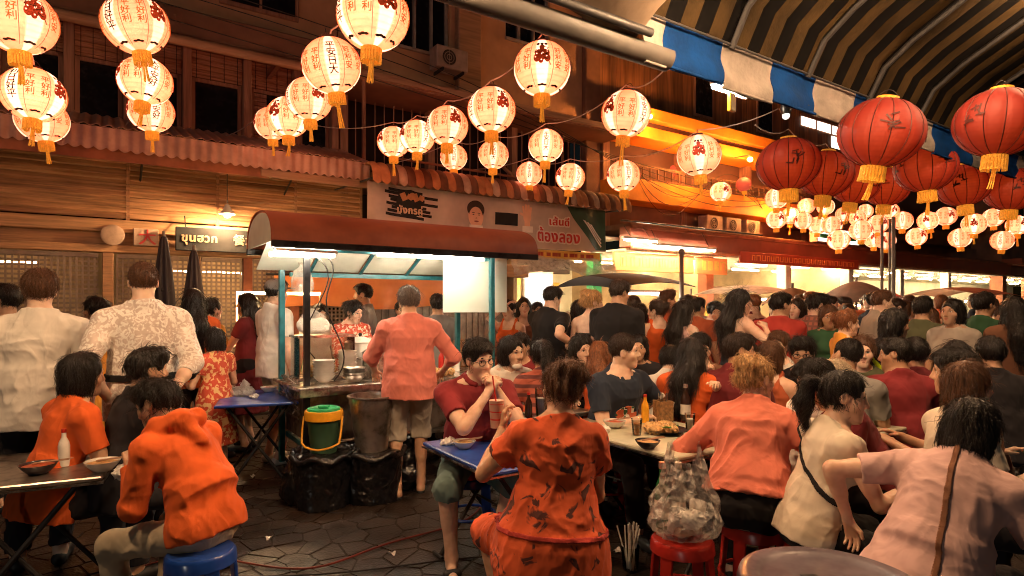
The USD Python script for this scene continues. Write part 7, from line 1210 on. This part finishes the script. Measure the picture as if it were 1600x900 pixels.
patch(i, 'bag_strap', lambda x, y, z: (abs(x * .9 - z + .26) < .014) & (y < .05), 'c_brown', .006)
P(1068, 4.3, -14, 'woman with very long black hair and an orange sweater, sitting with her back turned', sit=.46, male=False, top='long', tm='c_orange', hr='long', sk='skin_light', lean=16, h=1.68, rh='table', lh='table', q=0, loose=.4, head=(48, 6, 0))
P(1096, 5.05, 172, 'man with short dark hair eating with both hands at his mouth', sit=.46, top='tee', tm='c_brown', hr='short', sk='skin_light', lean=12, head=(24, 14, 0), rh='mouth', lh='mouth', re=(.8, 0, -1), le=(-.8, 0, -1), h=1.68, q=0, curl=1.0)
P(1137, 4.2, -30, 'dark haired man in a dark maroon shirt, sitting with his back turned', sit=.46, top='tee', tm='c_maroon', hr='short', hm='hair_dark', sk='skin_tan', lean=12, h=1.72, rh='table', lh='table', q=0, head=(-50, 4, 0))
P(1192, 4.25, -20, 'woman with brown hair and a bare arm behind the woman in coral', {'lh': at(1118, 600, 4.1)}, sit=.46, male=False, top='tank', tm='c_rust', hr='bob', hm='hair_brown', sk='skin_light', lean=14, h=1.62, rh='table', face=False, q=0, le=(-1, 0, -.4))
P(1257, 4.6, 176, 'man with glasses and dark hair facing the viewer, only his brow in sight', sit=.46, top='tee', tm='c_dark', hr='mess', sk='skin_tan', lean=14, head=(0, 6, 0), h=1.66, rh='table', lh='table', q=0, glasses=True)
P(1312, 4.05, -18, 'dark haired man in a grey T-shirt, sitting with his back turned', sit=.46, top='tee', tm='c_grey', hr='crop', sk='skin_tan', lean=14, h=1.68, rh='table', lh='table', q=0, head=(60, 6, 0))
P(1415, 4.1, 20, 'person in a wine red shirt at the edge of the right tables', sit=.46, top='tee', tm='c_wine', hr='short', sk='skin_tan', lean=10, h=1.66, rh='table', lh='table', head=(62, 8, 0))
P(1000, 5.6, 175, 'dark haired seated person between the man in navy and the one in white', sit=.46, male=False, top='tee', tm='c_dark', hr='bob', sk='skin_tan', lean=10, h=1.58, rh='table', lh='table')
P(820, 5.6, 165, 'seated person in a dark red top behind the woman in the banded dress', sit=.46, top='tee', tm='c_wine', hr='short', sk='skin_tan', lean=12, h=1.60, rh='table', lh='table')
P(1160, 4.9, 190, 'seated woman in a flowered red top facing the viewer', sit=.46, male=False, top='tee', tm='c_redflower', hr='long', sk='skin_light', lean=10, h=1.60, rh='table', lh='table')
P(1222, 5.1, 165, 'seated man in a white shirt behind the brown haired woman', sit=.46, top='tee', tm='c_white', hr='short', hm='hair_brown', sk='skin_fair', lean=8, h=1.66, rh='table', lh='table', q=0)
P(1345, 4.7, 185, 'seated woman in an olive top behind the man in grey', sit=.46, male=False, top='tee', tm='c_olive', hr='bun', hm='hair_brown', sk='skin_fair', lean=10, h=1.66, rh='table', lh='table', q=0)
# ---- past both sides of the photograph's sharp middle
P(62, 3.6, -5, 'standing person in a plain white shirt at the left edge of the view, back turned', top='shirt', tm='c_white', bm='c_dark', hr='short', hm='hair_brown', sk='skin_fair', h=1.76, face=False, q=0, loose=.4)
P(70, 3.15, -70, 'person in an orange shirt across the left table, facing right', sit=.45, male=False, top='tee', tm='c_orange', bm='c_dark', hr='bob', sk='skin_tan', lean=16, h=1.66, rh='table', lh='table', q=0)
P(152, 5.3, 40, 'woman in an ochre dress in the shade at the left', male=False, top='dress', tm='c_gold', bottom=None, hr='bun', sk='skin_tan', h=1.62, face=False)
P(12, 4.6, 60, 'dark clothed man at the far left edge', top='tee', tm='c_dark', hr='short', sk='skin_tan', h=1.70)
P(1462, 2.95, -60, 'person in a white T-shirt sitting beyond the nearest right table', sit=.45, male=False, top='tee', tm='c_cream', hr='bob', hm='hair_brown', sk='skin_light', lean=14, h=1.62, rh='table', lh='table', q=0)
P(1545, 3.1, 90, 'person in a brown shirt at the right edge facing left', sit=.45, top='tee', tm='c_brown', hr='short', sk='skin_tan', lean=12, h=1.68, rh='table', lh='table', q=0)
for px, Y, yaw, h_, tm_, hr_, lab in ((1436, 4.3, 10, 1.64, 'c_maroon', 'short', 'seated man in maroon right of the neon strap'), (1500, 4.5, 170, 1.62, 'c_rose', 'long', 'seated woman in a rose top at the right'), (1562, 4.2, 20, 1.66, 'c_dark', 'short', 'seated person in black at the right edge')): P(px, Y, yaw, lab, sit=.46, male=hr_ != 'long', top='tee', tm=tm_, hr=hr_, sk='skin_tan', lean=12, h=h_, rh='table', lh='table', face=yaw > 90)
for px, Y, yaw, h_, tm_, hr_, lab in ((1440, 5.8, -20, 1.62, 'c_olive', 'short', 'standing person in an olive shirt at the right'), (1490, 5.4, 150, 1.60, 'c_stone', 'bob', 'standing woman in a grey shirt at the right'), (1535, 5.9, -40, 1.66, 'c_green', 'short', 'standing man in a green shirt near the right edge'), (1585, 5.2, 20, 1.62, 'c_brown', 'long', 'standing woman in brown at the right edge')): P(px, Y, yaw, lab, male=hr_ == 'short', top='tee', tm=tm_, hr=hr_, sk='skin_tan', h=h_, face=abs(yaw) > 30)
# ---- the far crowd
r = np.random.default_rng(21)
cols = [('c_red', 'red'), ('c_dark', 'black'), ('c_white', 'white'), ('c_rust', 'rust'), ('c_stone', 'grey'), ('c_orange', 'orange'), ('c_green', 'dark green'), ('c_maroon', 'maroon'), ('c_rose', 'rose'), ('c_navy', 'navy')]
xs = sorted(list(r.uniform(990, 1420, 24)) + list(r.uniform(1170, 1420, 14)) + list(r.uniform(1420, 1600, 10)))
LM = ((1012, 'behind the big man in black'), (1048, 'behind the woman in the orange red top'), (1090, 'behind the long haired woman'), (1130, 'by the white pillar'), (1182, 'behind the bare backed woman'), (1238, 'behind the red shirt at the crowd centre'), (1290, 'behind the checked shirt'), (1340, 'behind the woman in yellow'), (1420, 'under the far lanterns'), (1510, 'at the far right'), (1700, 'at the right edge'))
for k, px in enumerate(xs):
    c_, n_ = cols[(k * 3) % 10]; hr_ = ('short', 'bob', 'short', 'long', 'bun', 'mess')[r.integers(6)]; Y = r.uniform(7.2, 10.5)
    hm_ = ('hair_black', 'hair_dark', 'hair_brown', 'hair_dark', 'hair_red', 'hair_brown')[r.integers(6)]
    hn_ = dict(short='short hair', bob='bobbed hair', long='long hair', bun='pinned up hair', mess='tousled hair')[hr_]
    P(px, Y, (r.uniform(70, 290) if k % 3 else r.uniform(-60, 60)), f'far person in {n_} with {hn_} ' + next(t for x, t in LM if px < x), male=hr_ in ('short', 'mess'), top=('tee', 'shirt', 'tank')[r.integers(3)], tm=c_, hr=hr_, hm=hm_, sk=('skin_tan', 'skin_light', 'skin_fair')[r.integers(3)], h=r.uniform(1.50, 1.74), q=2, face=True, shoe=None, rh=('hang', (.15, .3, 1.1))[r.integers(2)])
